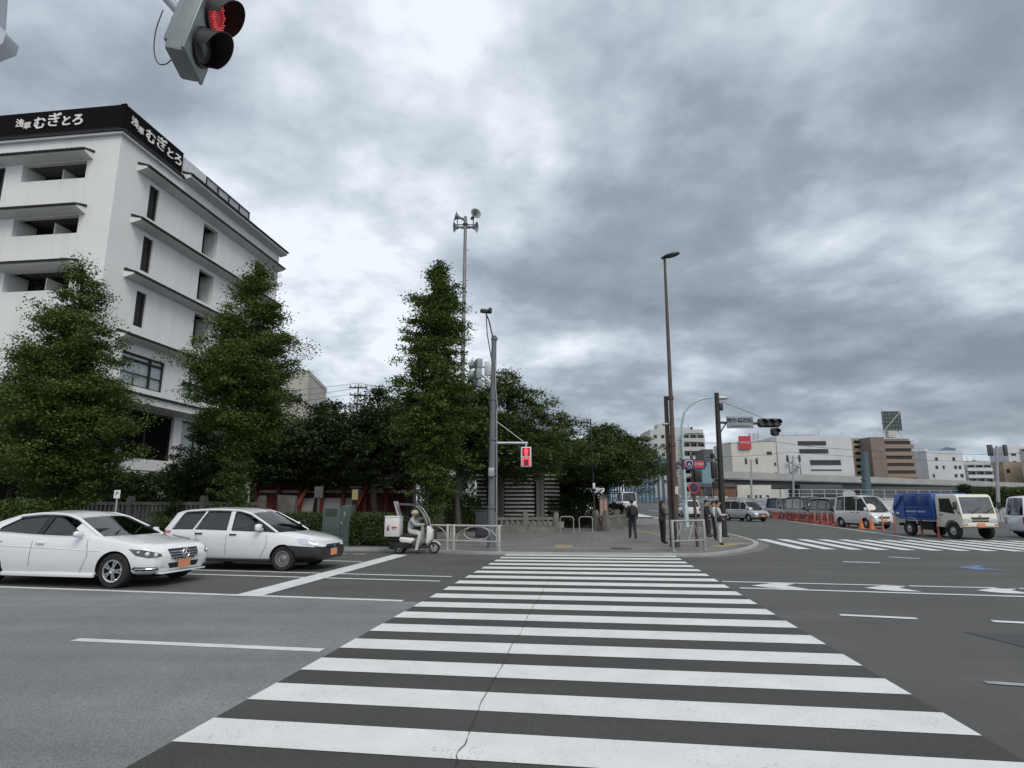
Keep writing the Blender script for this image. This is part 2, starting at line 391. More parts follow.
# the seam along the crosswalk
b = MB(); pts = [(453, 768), (466, 741), (478, 712), (500, 668), (512, 648), (520, 634), (532, 610), (545, 588), (552, 574)]; rr = random.Random(2)
W = []
for i in range(len(pts) - 1):
    for k in range(5):
        t = k / 5; p = G(*lerp(pts[i], pts[i + 1], t)); W.append(p + Vector((rr.uniform(-.015, .015), 0, 0)))
for i in range(len(W) - 1): quad_line(b, W[i], W[i + 1], rr.uniform(.002, .008), ZM + .004)
struct('pavement_crack', b, mat('crack', (.024, .024, .025), .9), 0)
b = MB(); rr = random.Random(9)
def wob(p, q, n, amp, w0, w1):
    p, q = Vector(p), Vector(q); P = [p.lerp(q, i / n) + Vector((0, rr.uniform(-amp, amp), 0)) for i in range(n + 1)]
    for i in range(n): quad_line(b, P[i], P[i + 1], rr.uniform(w0, w1), .0075)
wob((5.0, 14.6, 0), (24, 11.0, 0), 60, .02, .003, .008)
struct('road_seam', b, MATS['crack'], 0)
patch_m = asphalt('asphalt_repair', (.042, .044, .046), (.055, .057, .058), fine=.4)
sheet('road_repair', [(5.6, 7.9), (7.9, 7.5), (8.05, 6.4), (5.75, 6.75)], .0055, patch_m); sheet('road_repair', [(-7.8, 16.9), (-5.0, 16.4), (-5.05, 15.7), (-7.85, 16.2)], .0055, patch_m)
# small tar repairs and drain covers
b = MB()
for x, y, w, h in ((16, 741, .25, .09), (1000, 684, .5, .04), (617, 765, .02, .02)): pass
cov = mat('iron_cover', (.05, .047, .043), .6, .5, var=.3, scale=30, world_space=True)
b.free = None
mc = MB(); mc.lathe([(0, 0), (.36, 0), (.36, .004)], 24, Matrix.Translation(G(621, 548.6, PZ) + Vector((0, 0, .004))))
tag(obj('manhole_cover', mc, cov), 'round dark iron manhole cover in the corner pavement', 'manhole cover')

# pavements
kerb_line = [(-70, 33.0), (-30, 25.1), (-8, 20.95), (-2.6, 19.85), (-.6, 19.0), (4.9, 18.35), (6.2, 18.75), (7.6, 20.3), (8.7, 22.1), (9.3, 23.6), (9.65, 25.2), (10.2, 28.5), (11.1, 37), (12.4, 48), (12.95, 56)]
pv = kerb_line + [(7.4, 56), (6.4, 44), (7, 36), (3, 36), (-4, 33.5), (-9, 31), (-70, 42)]
b = MB(); b.prism(pv, .004, PZ); struct('pavement', b, paving, 20)
sheet('park_ground', [(-70, 41.6), (-9, 30.6), (-4, 33.1), (3, 35.6), (7, 35.6), (6.4, 44), (7.4, 70), (5, 240), (-400, 400), (-400, 60)], .012, soil)
b = MB(); kb = mat('kerb_stone', (.30, .30, .29), .85, var=.15, scale=2, world_space=True)
def smooth(pts, n=6):
    P = [Vector((*p, 0)) for p in pts]; out = []
    for i in range(len(P) - 1):
        p0, p1, p2, p3 = P[max(i - 1, 0)], P[i], P[i + 1], P[min(i + 2, len(P) - 1)]
        for k in range(n):
            t = k / n; out.append(.5 * ((2 * p1) + (-p0 + p2) * t + (2 * p0 - 5 * p1 + 4 * p2 - p3) * t * t + (-p0 + 3 * p1 - 3 * p2 + p3) * t ** 3))
    return out + [P[-1]]
def strip(b, C, w0, w1, z0, z1):
    Ls, Rs = [], []
    for i, p in enumerate(C):
        t = (C[min(i + 1, len(C) - 1)] - C[max(i - 1, 0)]).normalized(); n = Vector((-t.y, t.x, 0))
        Ls.append(p + n * w1); Rs.append(p - n * w0)
    for i in range(len(C) - 1):
        q = lambda v, z: b.vert(Vector((v.x, v.y, z)))
        b.face([q(Ls[i], z1), q(Rs[i], z1), q(Rs[i + 1], z1), q(Ls[i + 1], z1)])
        b.face([q(Rs[i], z0), q(Rs[i + 1], z0), q(Rs[i + 1], z1), q(Rs[i], z1)])
        b.face([q(Ls[i], z0), q(Ls[i], z1), q(Ls[i + 1], z1), q(Ls[i + 1], z0)])
C = smooth(kerb_line)
strip(b, C, .06, .12, 0, .078); struct('kerb', b, kb, 30)
gut = MB(); strip(gut, C, .42, -.07, 0, .007); struct('gutter', gut, mat('gutter', (.13, .13, .128), .85, var=.15, scale=1.5, world_space=True), 0)
b = MB(); tac = mat('tactile_yellow', (.24, .21, .115), .85, var=.35, scale=6, world_space=True)
for x, y, w, h in ((563.5, 549.5, .6, 1.5),):
    p = G(x, 546.5, PZ + .0); b.box(p, (w, h, .006), R(-8))
for k in range(5): b.box(Vector((7.1 + .32 * k, 21.4 + .42 * k, PZ + .002)), (.52, .6, .006), R(52.7))
for k in range(9): b.box(Vector((6.9 - .05 * k, 28.0 + 1.7 * k, PZ + .002)), (.3, 1.5, .006), R(2))
struct('tactile_paving', b, tac, 0)
b = MB()   # concrete curb of the planted bed behind the main road pavement
strip(b, [Vector((-60, 33.0, 0)), Vector((-30, 27.4, 0)), Vector((-12, 24.1, 0)), Vector((-4.2, 22.6, 0))], .1, .1, .05, .30); struct('bed_kerb', b, concrete, 20)

# approach ramp to the bridge
rl = [(12.95, 56, .016), (12.6, 75, .5), (12, 95, 1.0), (11.5, 120, 1.3), (11, 260, 1.5)]
rrd = [(40, 56, .016), (37, 75, .5), (33, 95, 1.0), (31, 120, 1.3), (30, 260, 1.5)]
b = MB()
for i in range(4): b.poly([Vector(rl[i]), Vector(rrd[i]), Vector(rrd[i + 1]), Vector(rl[i + 1])])
struct('bridge_road', b, a_main, 0)
b = MB(); sl_ = [(7.4, 56, .15), (7.0, 75, .65), (6.6, 95, 1.15), (6.3, 120, 1.45), (6, 260, 1.65)]
for i in range(4):
    u = Vector((0, 0, .135)); b.poly([Vector(sl_[i]), Vector(rl[i]) + u, Vector(rl[i + 1]) + u, Vector(sl_[i + 1])])
    b.poly([Vector(rl[i]), Vector(rl[i + 1]), Vector(rl[i + 1]) + u, Vector(rl[i]) + u])
struct('bridge_pavement', b, pale_conc, 0)
b = MB()
for (p, q) in (((24.6, 58, .03), (23.4, 75, .52)), ((17.2, 62, .2), (16.6, 75, .52)), ((22.5, 80, .65), (21.5, 95, 1.02))):
    p, q = Vector(p), Vector(q); b.poly([p, p + Vector((.18, 0, 0)), q + Vector((.18, 0, 0)), q])
for i in range(3): b.poly([Vector(rl[i]) + Vector((.5, 0, .012)), Vector(rl[i]) + Vector((.75, 0, .012)), Vector(rl[i + 1]) + Vector((.75, 0, .012)), Vector(rl[i + 1]) + Vector((.5, 0, .012))])
struct('ramp_marking', b, white_paint, 0)

# ------------------------------------------------------------------ white corner building
plaster = mat('white_plaster', (.64, .645, .64), .8, rgb2=(.72, .725, .72), scale=.22, bump=.05, bscale=8, detail=6)
t_ = plaster.node_tree; b_ = t_.nodes['Principled BSDF']; src_ = b_.inputs['Base Color'].links[0].from_socket
oc = t_.nodes.new('ShaderNodeTexCoord').outputs['Object']; mp_ = t_.nodes.new('ShaderNodeMapping'); mp_.inputs['Scale'].default_value = (1.3, 1.3, .09); t_.links.new(oc, mp_.inputs[0])
nn = t_.nodes.new('ShaderNodeTexNoise'); nn.inputs['Scale'].default_value = 1.0; nn.inputs['Detail'].default_value = 6; nn.inputs['Roughness'].default_value = .65; t_.links.new(mp_.outputs[0], nn.inputs['Vector'])
mr_ = t_.nodes.new('ShaderNodeMapRange'); mr_.inputs[1].default_value = .5; mr_.inputs[2].default_value = .78; mr_.inputs[3].default_value = 1; mr_.inputs[4].default_value = .87; t_.links.new(nn.outputs['Fac'], mr_.inputs[0])
sv_ = t_.nodes.new('ShaderNodeVectorMath'); sv_.operation = 'SCALE'; t_.links.new(src_, sv_.inputs[0]); t_.links.new(mr_.outputs[0], sv_.inputs['Scale']); t_.links.new(sv_.outputs[0], b_.inputs['Base Color'])
eave_tile = mat('dark_tile', (.016, .016, .018), .8, var=.3, scale=8)
sign_black = mat('sign_black', (.006, .006, .007), .95)
sign_black.node_tree.nodes['Principled BSDF'].inputs['Specular IOR Level'].default_value = .1
letter_white = mat('letter_white', (.70, .70, .68), .6, var=.05)
dark_glass = mat('dark_glass', (.012, .014, .016), .06, var=.3, scale=.6)
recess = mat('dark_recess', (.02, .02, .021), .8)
frame_dark = mat('dark_frame', (.016, .015, .014), .7)
lit_blind = mat('pale_blind', (.30, .36, .36), .25, var=.12, scale=.7, coat=.6)
BANG = math.atan2(.992, .127)
bld = thing('corner_building', 'white plastered six-storey corner building with dark tiled eaves and black rooftop sign boards', 'building', (-24.93, 34.6, 0), BANG)
LX, LY, H0 = 19.9, 17.0, 24.85
# wall with openings: strips of boxes around the openings, wall faces on y=0 (right facade) and x=0 (left facade)
def wall_with_holes(b, U, Z, holes, axis, th=.35):
    us = sorted({0, U, *[h[0] for h in holes], *[h[1] for h in holes]}); zs = sorted({0, Z, *[h[2] for h in holes], *[h[3] for h in holes]})
    for i in range(len(us) - 1):
        run = None
        for j in range(len(zs) - 1):
            uc, zc_ = (us[i] + us[i + 1]) / 2, (zs[j] + zs[j + 1]) / 2
            hole = any(h[0] < uc < h[1] and h[2] < zc_ < h[3] for h in holes)
            if not hole:
                if run is None: run = [zs[j], zs[j + 1]]
                else: run[1] = zs[j + 1]
            if (hole or j == len(zs) - 2) and run:
                z0, z1 = run; run = None; u0, u1 = us[i], us[i + 1]
                if axis == 'x': b.box(((u0 + u1) / 2, th / 2, (z0 + z1) / 2), (u1 - u0, th, z1 - z0))
                else: b.box((th / 2, (u0 + u1) / 2, (z0 + z1) / 2), (th, u1 - u0, z1 - z0))
slots = [(2.85, 3.75, z0, z1) for z0, z1 in ((20.35, 22.7), (16.6, 19.0), (12.8, 15.15))]
bals = [(8.7, 10.5, z0, z1) for z0, z1 in ((20.3, 22.75), (16.6, 19.0), (12.9, 15.5))] + [(16.0, 17.6, z0, z1) for z0, z1 in ((20.3, 22.75), (16.6, 19.0), (12.9, 15.5))]
wins = [(2.3, 6.2, 8.9, 11.0), (8.15, 12.45, 9.0, 10.15)]
big = [(.36, 7.75, 4.3, 7.45), (8.6, 13.5, 4.3, 7.3)]
w = MB(); wall_with_holes(w, LX, H0, slots + bals + wins + big, 'x'); obj('right_wall', w, plaster, bld, 20)
lb = [(1.85, 6.45, z0, z1) for z0, z1 in ((21.75, 22.95), (18.0, 19.2), (14.3, 15.6))]
ls = [(7.7, 8.7, z0, z1) for z0, z1 in ((20.5, 22.9), (16.8, 19.2), (13.0, 15.4))]
lg = [(.36, 9, 4.3, 7.45), (1.5, 9.0, .1, 3.3)]
w = MB(); wall_with_holes(w, LY, H0, [h for h in lb + ls + lg], 'y'); w.bm.transform(Matrix.Translation((0, 0, 0)))
o = obj('left_wall', w, plaster, bld, 20); o.location = (-.002, .352, 0)
w = MB(); w.box((LX / 2, LY / 2, H0 - .2), (LX - .8, LY - .4, .3)); w.box((LX - .18, LY / 2 + .2, H0 / 2), (.35, LY - .5, H0 - .1)); w.box((LX / 2, LY + .2, H0 / 2), (LX - .8, .3, H0 - .1))
obj('rear_wall', w, plaster, bld, 20)
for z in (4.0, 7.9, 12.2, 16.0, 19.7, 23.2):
    w = MB(); w.box((LX / 2, LY / 2 + .2, z), (LX - .9, LY - .6, .25)); obj('floor_slab', w, mat('slab_grey', (.14, .14, .14), .9), bld, 20)  # slab colour darkened to give the shade inside the balconies
w = MB(); w.box((2.6, LY / 2, 12), (.1, LY - 2, 22)) if False else None
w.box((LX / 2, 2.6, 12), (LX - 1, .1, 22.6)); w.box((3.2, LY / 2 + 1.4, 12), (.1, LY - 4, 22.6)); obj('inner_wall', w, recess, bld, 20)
def win_part(u0, u1, z0, z1, axis, glassm, mull=1, depth=.16, bars=0, rail=None):
    f = MB(); t = .09
    def bx(b, ua, ub, za, zb, d, dd):
        if axis == 'x': b.box(((ua + ub) / 2, d, (za + zb) / 2), (ub - ua, dd, zb - za))
        else: b.box((d, (ua + ub) / 2, (za + zb) / 2), (dd, ub - ua, zb - za))
    bx(f, u0 + .003, u0 + t, z0 + .003, z1 - .003, depth, .1); bx(f, u1 - t, u1 - .003, z0 + .003, z1 - .003, depth, .1)
    bx(f, u0 + t, u1 - t, z0 + .003, z0 + t, depth, .1); bx(f, u0 + t, u1 - t, z1 - t, z1 - .003, depth, .1)
    for k in range(1, mull):
        u = u0 + (u1 - u0) * k / mull; bx(f, u - .04, u + .04, z0 + t, z1 - t, depth + .002, .09)
    for k in range(bars):
        u = u0 + (u1 - u0) * (k + .5) / bars; bx(f, u - .05, u + .05, z0 + t, z1 - t, depth - .06, .06)
    if rail: bx(f, u0 + t, u1 - t, rail - .025, rail + .025, depth - .02, .07)
    o = obj('window', f, frame_dark, bld, 20)
    p = MB(); bx(p, u0 + t, u1 - t, z0 + t, z1 - t, depth + .06, .02); obj('pane', p, glassm, o, 0)
    return o
for h in slots: win_part(*h, 'x', mat('slot_panel', (.035, .034, .036), .5), bars=3)
for h in bals: win_part(h[0], h[1] - .35, h[2], h[3], 'x', dark_glass, 1, depth=.95)
obj_ = None
for h in bals:
    w = MB(); w.box(((h[0] + h[1]) / 2, 1.0, h[2] - .06), (h[1] - h[0] + .6, 1.3, .1)); w.box((h[1] + .12, 1.0, (h[2] + h[3]) / 2), (.12, 1.3, h[3] - h[2] + .2)); obj('balcony', w, plaster, bld, 20)
o = win_part(*wins[0], 'x', lit_blind, 1, rail=9.75); w = MB(); w.box((4.95, .13, 9.95), (.12, .12, 2.0)); w.box((4.2, .1, 10.62), (3.7, .1, .1)); w.box((3.6, .15, 9.4), (.05, .05, .8)); obj('mullion', w, frame_dark, o, 20)
win_part(*wins[1], 'x', lit_blind, 4)
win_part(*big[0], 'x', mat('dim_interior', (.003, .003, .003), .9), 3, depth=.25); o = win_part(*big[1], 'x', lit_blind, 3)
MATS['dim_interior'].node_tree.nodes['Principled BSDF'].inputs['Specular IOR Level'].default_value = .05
for h in ls: win_part(h[0], h[1], h[2], h[3], 'y', mat('slot_panel', (.035, .034, .036), .5), bars=3)
for h in lb:
    w = MB(); w.box((1.1, (h[0] + h[1]) / 2 + .36, h[2] - .1), (1.4, h[1] - h[0], .1)); w.box((1.0, h[0] + .30, (h[2] + h[3]) / 2), (1.3, .1, h[3] - h[2] + .2)); w.box((1.0, h[1] + .42, (h[2] + h[3]) / 2), (1.3, .1, h[3] - h[2] + .2)); w.box((1.05, (h[0] * .55 + h[1] * .45) + .36, h[2] + .5), (1.2, .06, 1.0)); obj('balcony', w, plaster, bld, 20)
    win_part(h[0] + .5, h[1] + .2, h[2] + .0, h[3], 'y', dark_glass, 3, depth=1.7)
win_part(.9, 9.2, 4.3, 7.45, 'y', MATS['dim_interior'], 4, depth=.25)
win_part(1.9, 9.2, .1, 3.3, 'y', MATS['dim_interior'], 4, depth=.3)
# eaves: white soffit body with a dark tiled top that leans outward
def eave(u0, u1, z, axis, out=.80, h=.40, body=.3, name='eave'):
    prof_w = [(0, z - h), (-.12, z - h), (-out + .1, z - h + .16), (-out + .1, z - .12), (0, z + .02)]
    prof_d = [(0, z + .03), (-out + .1, z - .12), (-out - .06, z - .17), (-out - .06, z - .06), (0, z + .22)]
    for prof, m, nm, e_ in ((prof_w, plaster, name, .03), (prof_d, eave_tile, 'tile_course', 0)):
        b = MB(); ua, ub = u0 + e_, u1 - e_
        if axis == 'x': M = Matrix(((0, 0, 1, 0), (1, 0, 0, 0), (0, 1, 0, 0), (0, 0, 0, 1)))
        else: M = Matrix(((1, 0, 0, 0), (0, 0, 1, 0), (0, 1, 0, 0), (0, 0, 0, 1)))
        b.prism(prof, ua, ub, M)
        if nm == 'tile_course':
            n = int((ub - ua) / .32)
            for k in range(n):
                u = ua + (k + .5) * (ub - ua) / n; y0, z0, z1 = -out - .09, z - .13, z + .0
                if axis == 'x': b.bar((u, y0, z - .115), (u, 0, z + .23), .1, .07)
                else: b.bar((y0, u, z - .115), (0, u, z + .23), .1, .07)
        if nm == name: par = obj(nm, b, m, bld, 20)
        else: obj(nm, b, m, par, 20)
for z in (23.42, 19.72, 16.02, 12.0): eave(1.55, LX - .1, z, 'x')
for z in (23.40, 19.65, 16.02): eave(1.75, LY - 1, z, 'y')
eave(-.2, LX - 4, 8.3, 'x', 1.3, .8); eave(.4, LY - 1, 8.3, 'y', 1.3, .8)
eave(5.7, LX + .25, H0 + .35, 'x', .8, .5)
w = MB()
for k in range(9): w.box((-.004 + .0, .4 + k * 2, 3.92), (.02, 1.9, .03)) if False else None
w.box((LX / 2, -.03, 3.92), (LX, .08, .68)); w.box((-.03, LY / 2 + .2, 3.92), (.08, LY, .68)); obj('string_course', w, plaster, bld, 20)
# sign boards
w = MB(); w.box((2.75, .12, 25.95), (5.7, .3, 1.6)); w.box((.12, 8.3, 25.95), (.3, 16.0, 1.6)); w.box((-.02, -.02, 25.95), (.12, .12, 1.66))
sgn = obj('sign_board', w, sign_black, bld, 20)
w = MB()
for k in range(19): w.bar((.15 + k * .3, -.30, 24.86), (.15 + k * .3, .0, 25.12), .11, .09)
for k in range(52): w.bar((-.30, .15 + k * .3, 24.86), (0, .15 + k * .3, 25.12), .11, .09)
w.prism([(-.32, -.32), (5.7, -.32), (5.7, .1), (.1, .1), (.1, 16.2), (-.32, 16.2)], 24.72, 24.84); obj('tile_course', w, eave_tile, sgn, 20)
w = MB(); w.box((2.7, -.11, 24.64), (5.8, .22, .14)); w.box((-.11, 8, 24.64), (.22, 16.0, .14)); obj('soffit', w, plaster, sgn, 20)
def sign_text(p0, right):
    rt = Vector(right); up = Vector((0, 0, 1))
    def put(ch, u, v, s, bold, it=.0): text(ch, s, letter_white, sgn, facing(Vector(p0) + rt * u + up * v, rt + up * it, up), .03, bold, jit=.012 * s)
    put('浅', -.05, .10, .62, .012, -.1); put('草', .52, -.12, .52, .012, .1)
    put('む', 1.42, -.02, .95, .016, .05); put('ぎ', 2.45, .10, 1.08, .010, -.04); put('と', 3.35, -.02, .80, .018, .08); put('ろ', 4.2, .0, .92, .018, -.03)
sign_text((.85, -.075, 25.85), (1, 0, 0)); sign_text((-.075, 7.45, 25.85), (0, -1, 0))
# roof railing / plant screen
w = MB(); w.box((7.1, .10, 25.95), (2.6, .12, 1.25)); obj('roof_screen', w, mat('screen_white', (.52, .54, .55), .5), bld, 20)
for k in range(5): w = MB(); w.box((8.55 + 1.5 * k, .10, 25.9), (.1, .1, 1.3)); obj('rail_post', w, frame_dark, bld, 20)
w = MB(); w.box((11.55, .10, 26.55), (6.1, .09, .09)); w.box((11.55, .10, 25.5), (6.1, .07, .07)); obj('roof_railing', w, frame_dark, bld, 20)
w = MB(); w.box((11.55, .14, 26.0), (5.9, .03, .95)); obj('railing_glass', w, mat('railing_glass', (.30, .33, .35), .2), bld, 20)
w = MB(); w.box((13.0, 1.4, 26.3), (4.2, 1.6, 1.5)); obj('roof_box', w, pale_conc, bld, 20)
w = MB(); w.box((9.5, 7, 26), (5, 5, 2.2)); w.cyl((.6, 6.0, 26.7), (.6, 6.0, 28.0), .02); obj('roof_plant', w, pale_conc, bld, 20)
# ------------------------------------------------------------------ far buildings
def far_building(name, label, pl, pr, ytop, Y, depth, m, rows=(), win_m=None, yaw=0.0, base=0.0, style='punched', extra=None, group=None):
    """rows: (v0, v1, [(u0,u1),...]) in fractions of the front face; each window is a part"""
    a, c = A(pl, ytop, Y), A(pr, ytop, Y); cx = (a.x + c.x) / 2; W = (c.x - a.x) / max(.5, math.cos(yaw)); H = a.z
    t = thing(name, label, 'building', (cx, Y, base), yaw, group)
    H -= base
    w = MB(); w.box((0, depth / 2, H / 2), (W, depth, H)); w.box((0, .15, H + .25), (W + .1, .3, .5)); w.box((0, depth - .15, H + .25), (W + .1, .3, .5))
    w.box((-W / 2 + .1, depth / 2, H + .25), (.3, depth - .6, .5)); w.box((W / 2 - .1, depth / 2, H + .25), (.3, depth - .6, .5))
    obj('wall', w, m, t, 20)
    wm = win_m or dark_glass
    rq = random.Random(int(pl * 7 + pr)); 
    if W > 8 and H > 14:
        for k in range(int(min(7, W / 4))):
            c_ = MB(); sx, sz = rq.uniform(.8, 2.6), rq.uniform(.6, 2.0); xx = rq.uniform(-.42, .42) * W; c_.box((xx, depth * .4, H + sz / 2), (sx, 1.6, sz))
            if rq.random() < .5: c_.cyl((xx, depth * .4, H + sz), (xx, depth * .4, H + sz + rq.uniform(1, 3.2)), .09, 6)
            obj('roof_unit', c_, grey_metal if k % 2 else m, t, 20)
    for (v0, v1, us) in rows:
        for (u0, u1) in us:
            f = MB(); x0, x1, z0, z1 = (u0 - .5) * W, (u1 - .5) * W, v0 * H, v1 * H
            for bx in (((x0 + x1) / 2, z1 - .05, x1 - x0, .1), ((x0 + x1) / 2, z0 + .05, x1 - x0, .1), (x0 + .05, (z0 + z1) / 2, .1, z1 - z0 - .2), (x1 - .05, (z0 + z1) / 2, .1, z1 - z0 - .2)):
                f.box((bx[0], -.03, bx[1]), (bx[2], .12, bx[3]))
            o = obj('window', f, grey_metal, t, 20)
            p = MB(); p.box(((x0 + x1) / 2, -.01, (z0 + z1) / 2), (x1 - x0 - .2, .04, z1 - z0 - .2)); obj('pane', p, wm, o, 0)
    return t, W, H
def balconies(t, W, H, floors, u0, u1, m, zb=.04, zt=.97, dep=1.6):
    fh = H * (zt - zb) / floors
    for k in range(floors):
        z = H * zb + k * fh; x0, x1 = (u0 - .5) * W, (u1 - .5) * W; b = MB()
        b.box(((x0 + x1) / 2, -dep / 2 - .02, z + .1), (x1 - x0, dep, .22)); b.box(((x0 + x1) / 2, -dep, z + fh * .24), (x1 - x0, .14, fh * .46))
        for i in range(4): b.box((x0 + (x1 - x0) * i / 3, -dep / 2 - .02, z + fh * .45), (.16, dep - .2, fh * .88))
        o = obj('balcony', b, m, t, 20)
        g = MB(); g.box(((x0 + x1) / 2, -.08, z + fh * .55), (x1 - x0 - .3, .06, fh * .66)); obj('window', g, dark_glass, o, 0)
b_white = mat('far_white', (.50, .51, .52), .8, var=.08, scale=.15)
b_cream = mat('far_cream', (.50, .485, .44), .8, var=.08, scale=.15)
b_grey = mat('far_grey', (.33, .335, .34), .8, var=.1, scale=.15)
b_pale = mat('far_pale', (.42, .42, .415), .8, var=.1, scale=.15)
b_brown = mat('far_brown', (.175, .145, .12), .8, var=.12, scale=.3)
b_tan = mat('far_tan', (.29, .23, .165), .8, var=.1, scale=.3)
b_brick = mat('far_brick', (.145, .075, .05), .85, var=.2, scale=.6)
b_bluegl = mat('far_blue_glass', (.10, .16, .25), .15, var=.2, scale=.1)
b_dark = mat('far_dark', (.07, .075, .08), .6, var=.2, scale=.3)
redsign = mat('red_sign', (.42, .028, .045), .5, var=.05)

t, W, H = far_building('apartment_building', 'grey apartment block with stacked balconies behind the tall brown lamp post', 650, 703, 431, 190, 14, b_pale,
                       [(v, v + .05, [(.06, .13), (.2, .27), (.36, .44)]) for v in (.3, .42, .54, .66, .78, .9)])
balconies(t, W, H, 8, .58, .99, b_pale, .02, .96)
w = MB(); w.box((-4, 4, H + 1.2), (3, 4, 2.4)); w.box((3, 5, H + .8), (5, 3, 1.6)); w.box((5.6, .2, H - .6), (5.8, 1.2, .3)); obj('roof_plant', w, b_pale, t, 20)
t, W, H = far_building('office_tower', 'narrow dark grey slab building beside the balconied apartment block', 703.5, 713, 451, 175, 8, b_dark, [(v, v + .05, [(.1, .9)]) for v in (.5, .62, .74, .86)])
t, W, H = far_building('house', 'teal clad narrow building just above the approach ramp', 702, 712, 465, 150, 6, mat('teal_clad', (.16, .25, .29), .6), [(.2, .5, [(.1, .9)])])
t, W, H = far_building('low_building', 'pale low rise building behind the walking man and the white van', 628, 655, 438, 210, 10, b_pale, [(.72, .78, [(.1, .3), (.5, .7)])])
# the large white building with the red sign
t, W, H = far_building('factory_building', 'long white building with band windows and zigzag stair, red sign on its lower wing', 776, 851, 437, 300, 30, b_white,
                       [(.87, .94, [(.28, .66)]), (.75, .82, [(.29, .68)]), (.575, .655, [(.42, .83)]), (.49, .515, [(.42, .83)])])
w = MB()
for k in range(4):
    w.bar((-13.6 + k % 2 * 4, -1.4, 10 + k * 2.6), (-9.6 - k % 2 * 4, -1.4, 12.6 + k * 2.6), .5, .25); w.box((-9.4 if k % 2 == 0 else -13.8, -1.4, 12.6 + k * 2.6), (1.4, 1.2, .2)); w.bar((-13.6 + k % 2 * 4, -2.0, 11 + k * 2.6), (-9.6 - k % 2 * 4, -2.0, 13.6 + k * 2.6), .12, .12)
for x in (-14.4, -9.0): w.box((x, -2, 14), (.25, .25, 16))
obj('fire_stair', w, b_dark, t, 20)
w = MB(); w.box((-2, 8, H + .8), (10, 8, 1.8)); w.box((-11, 4, H + .6), (6, 3, 1.2)); obj('roof_plant', w, b_grey, t, 20)
t, W, H = far_building('factory_wing', 'cream windowless wing carrying the red sign board', 731, 775.5, 443, 294, 26, b_cream,
                       [(.80, .86, [(.78, .9)]), (.62, .68, [(.93, .98)]), (.45, .52, [(.93, .98)])])
a_ = A(738.5, 436, 293); c_ = A(751.5, 449, 293)
sg = thing('red_sign', 'square red sign board with a white line of writing on the cream wing', 'sign', ((a_.x + c_.x) / 2, 293.2, c_.z))
w = MB(); hh = a_.z - c_.z; ww = c_.x - a_.x; w.box((0, 0, hh / 2), (ww, .4, hh)); obj('panel', w, redsign, sg, 20)
w = MB()
for k in range(5):
    x = -ww * .36 + k * ww * .18
    for q in range(2): w.box((x, -.25, hh * (.43 + .12 * q)), (ww * .13, .06, hh * .035))
    for q in range(2): w.box((x - ww * .04 + q * ww * .08, -.25, hh * .49), (ww * .022, .06, hh * .17))
obj('lettering', w, letter_white, sg, 0)
t2 = A(755, 432, 298)
an = thing('roof_antenna', 'lattice antenna cluster on the cream wing roof', 'antenna', (t2.x, 300, A(755, 443, 300).z))
w = MB()
for x in (-2, 0, 2):
    w.cyl((x, 0, 0), (x, 0, 5), .14, 6); w.box((x, 0, 4), (.9, .5, 1.2)); w.box((x, 0, 2.6), (.8, .5, .8))
w.box((0, 0, 2), (5, .2, .2)); w.box((0, 0, 3.4), (5, .2, .2)); obj('frame', w, b_grey, an, 20)
t, W, H = far_building('brown_building', 'narrow tan apartment building between the white building and the brown block', 840, 864, 439, 325, 16, b_tan, [(v, v + .05, [(.12, .45), (.55, .9)]) for v in (.45, .55, .65, .75, .85, .93)])
t, W, H = far_building('brown_building', 'brown balconied block carrying a billboard frame on its roof', 870, 884, 438, 315, 24, b_brown, [])
t2_, W2, H2 = t, W, H
w = MB(); W3 = 15.6; w.box((W / 2 + W3 / 2, 4 + 10, H / 2), (W3, 20, H)); obj('balcony_wing', w, b_brown, t, 20)
fh = H * .9 / 8
for k in range(8):
    cut = max(0, (5 - k)) * -.45
    b = MB(); x0, x1 = W / 2 + .1, W / 2 + W3 + .8 - cut * 1.0; z = H * .06 + k * fh
    b.box(((x0 + x1) / 2, 3.0, z + fh * .28), (x1 - x0, 2.0, fh * .52)); b.box(((x0 + x1) / 2, 2.6, z + fh * .98), (x1 - x0, 2.6, .12))
    o = obj('balcony', b, mat('far_brown_pale', (.235, .18, .14), .8, var=.1), t, 20)
    g = MB(); g.box(((x0 + x1) / 2, 3.95, z + fh * .76), (x1 - x0 - .4, .1, fh * .44)); obj('window', g, dark_glass, o, 0)
a_, c_ = A(884, 411, 320), A(904.5, 430, 320)
bf = thing('billboard_frame', 'open steel billboard frame seen from behind on the brown block roof', 'billboard', ((a_.x + c_.x) / 2, 322, A(890, 438, 322).z))
w = MB(); ww = c_.x - a_.x; z0, z1 = c_.z - bf.location.z, a_.z - bf.location.z
for k in range(6): w.box((0, 0, z0 + (z1 - z0) * k / 5), (ww, .3, .28))
for k in range(7): w.box((-ww / 2 + ww * k / 6, 0, (z0 + z1) / 2), (.25, .3, z1 - z0))
w.box((0, .3, (z0 + z1) / 2), (ww, .1, z1 - z0)); o = obj('panel', w, mat('billboard_back', (.10, .13, .125), .7, var=.3), bf, 20)
w = MB(); w.bar((-ww / 2, -.4, z0), (ww / 2, -.4, z1), .35); w.box((-1, 1, z0 / 2), (4, 3, z0 * .85)); w.bar((-ww * 1.1, .6, 0), (-ww * .4, .6, z1 * .72), .2); w.bar((-ww / 2, .6, z0 * .3), (-ww / 2, .6, z1 * 1.15), .18); w.bar((ww * .55, .6, 0), (ww * .2, .6, z0 * 1.2), .25)
obj('support', w, b_pale, bf, 20)
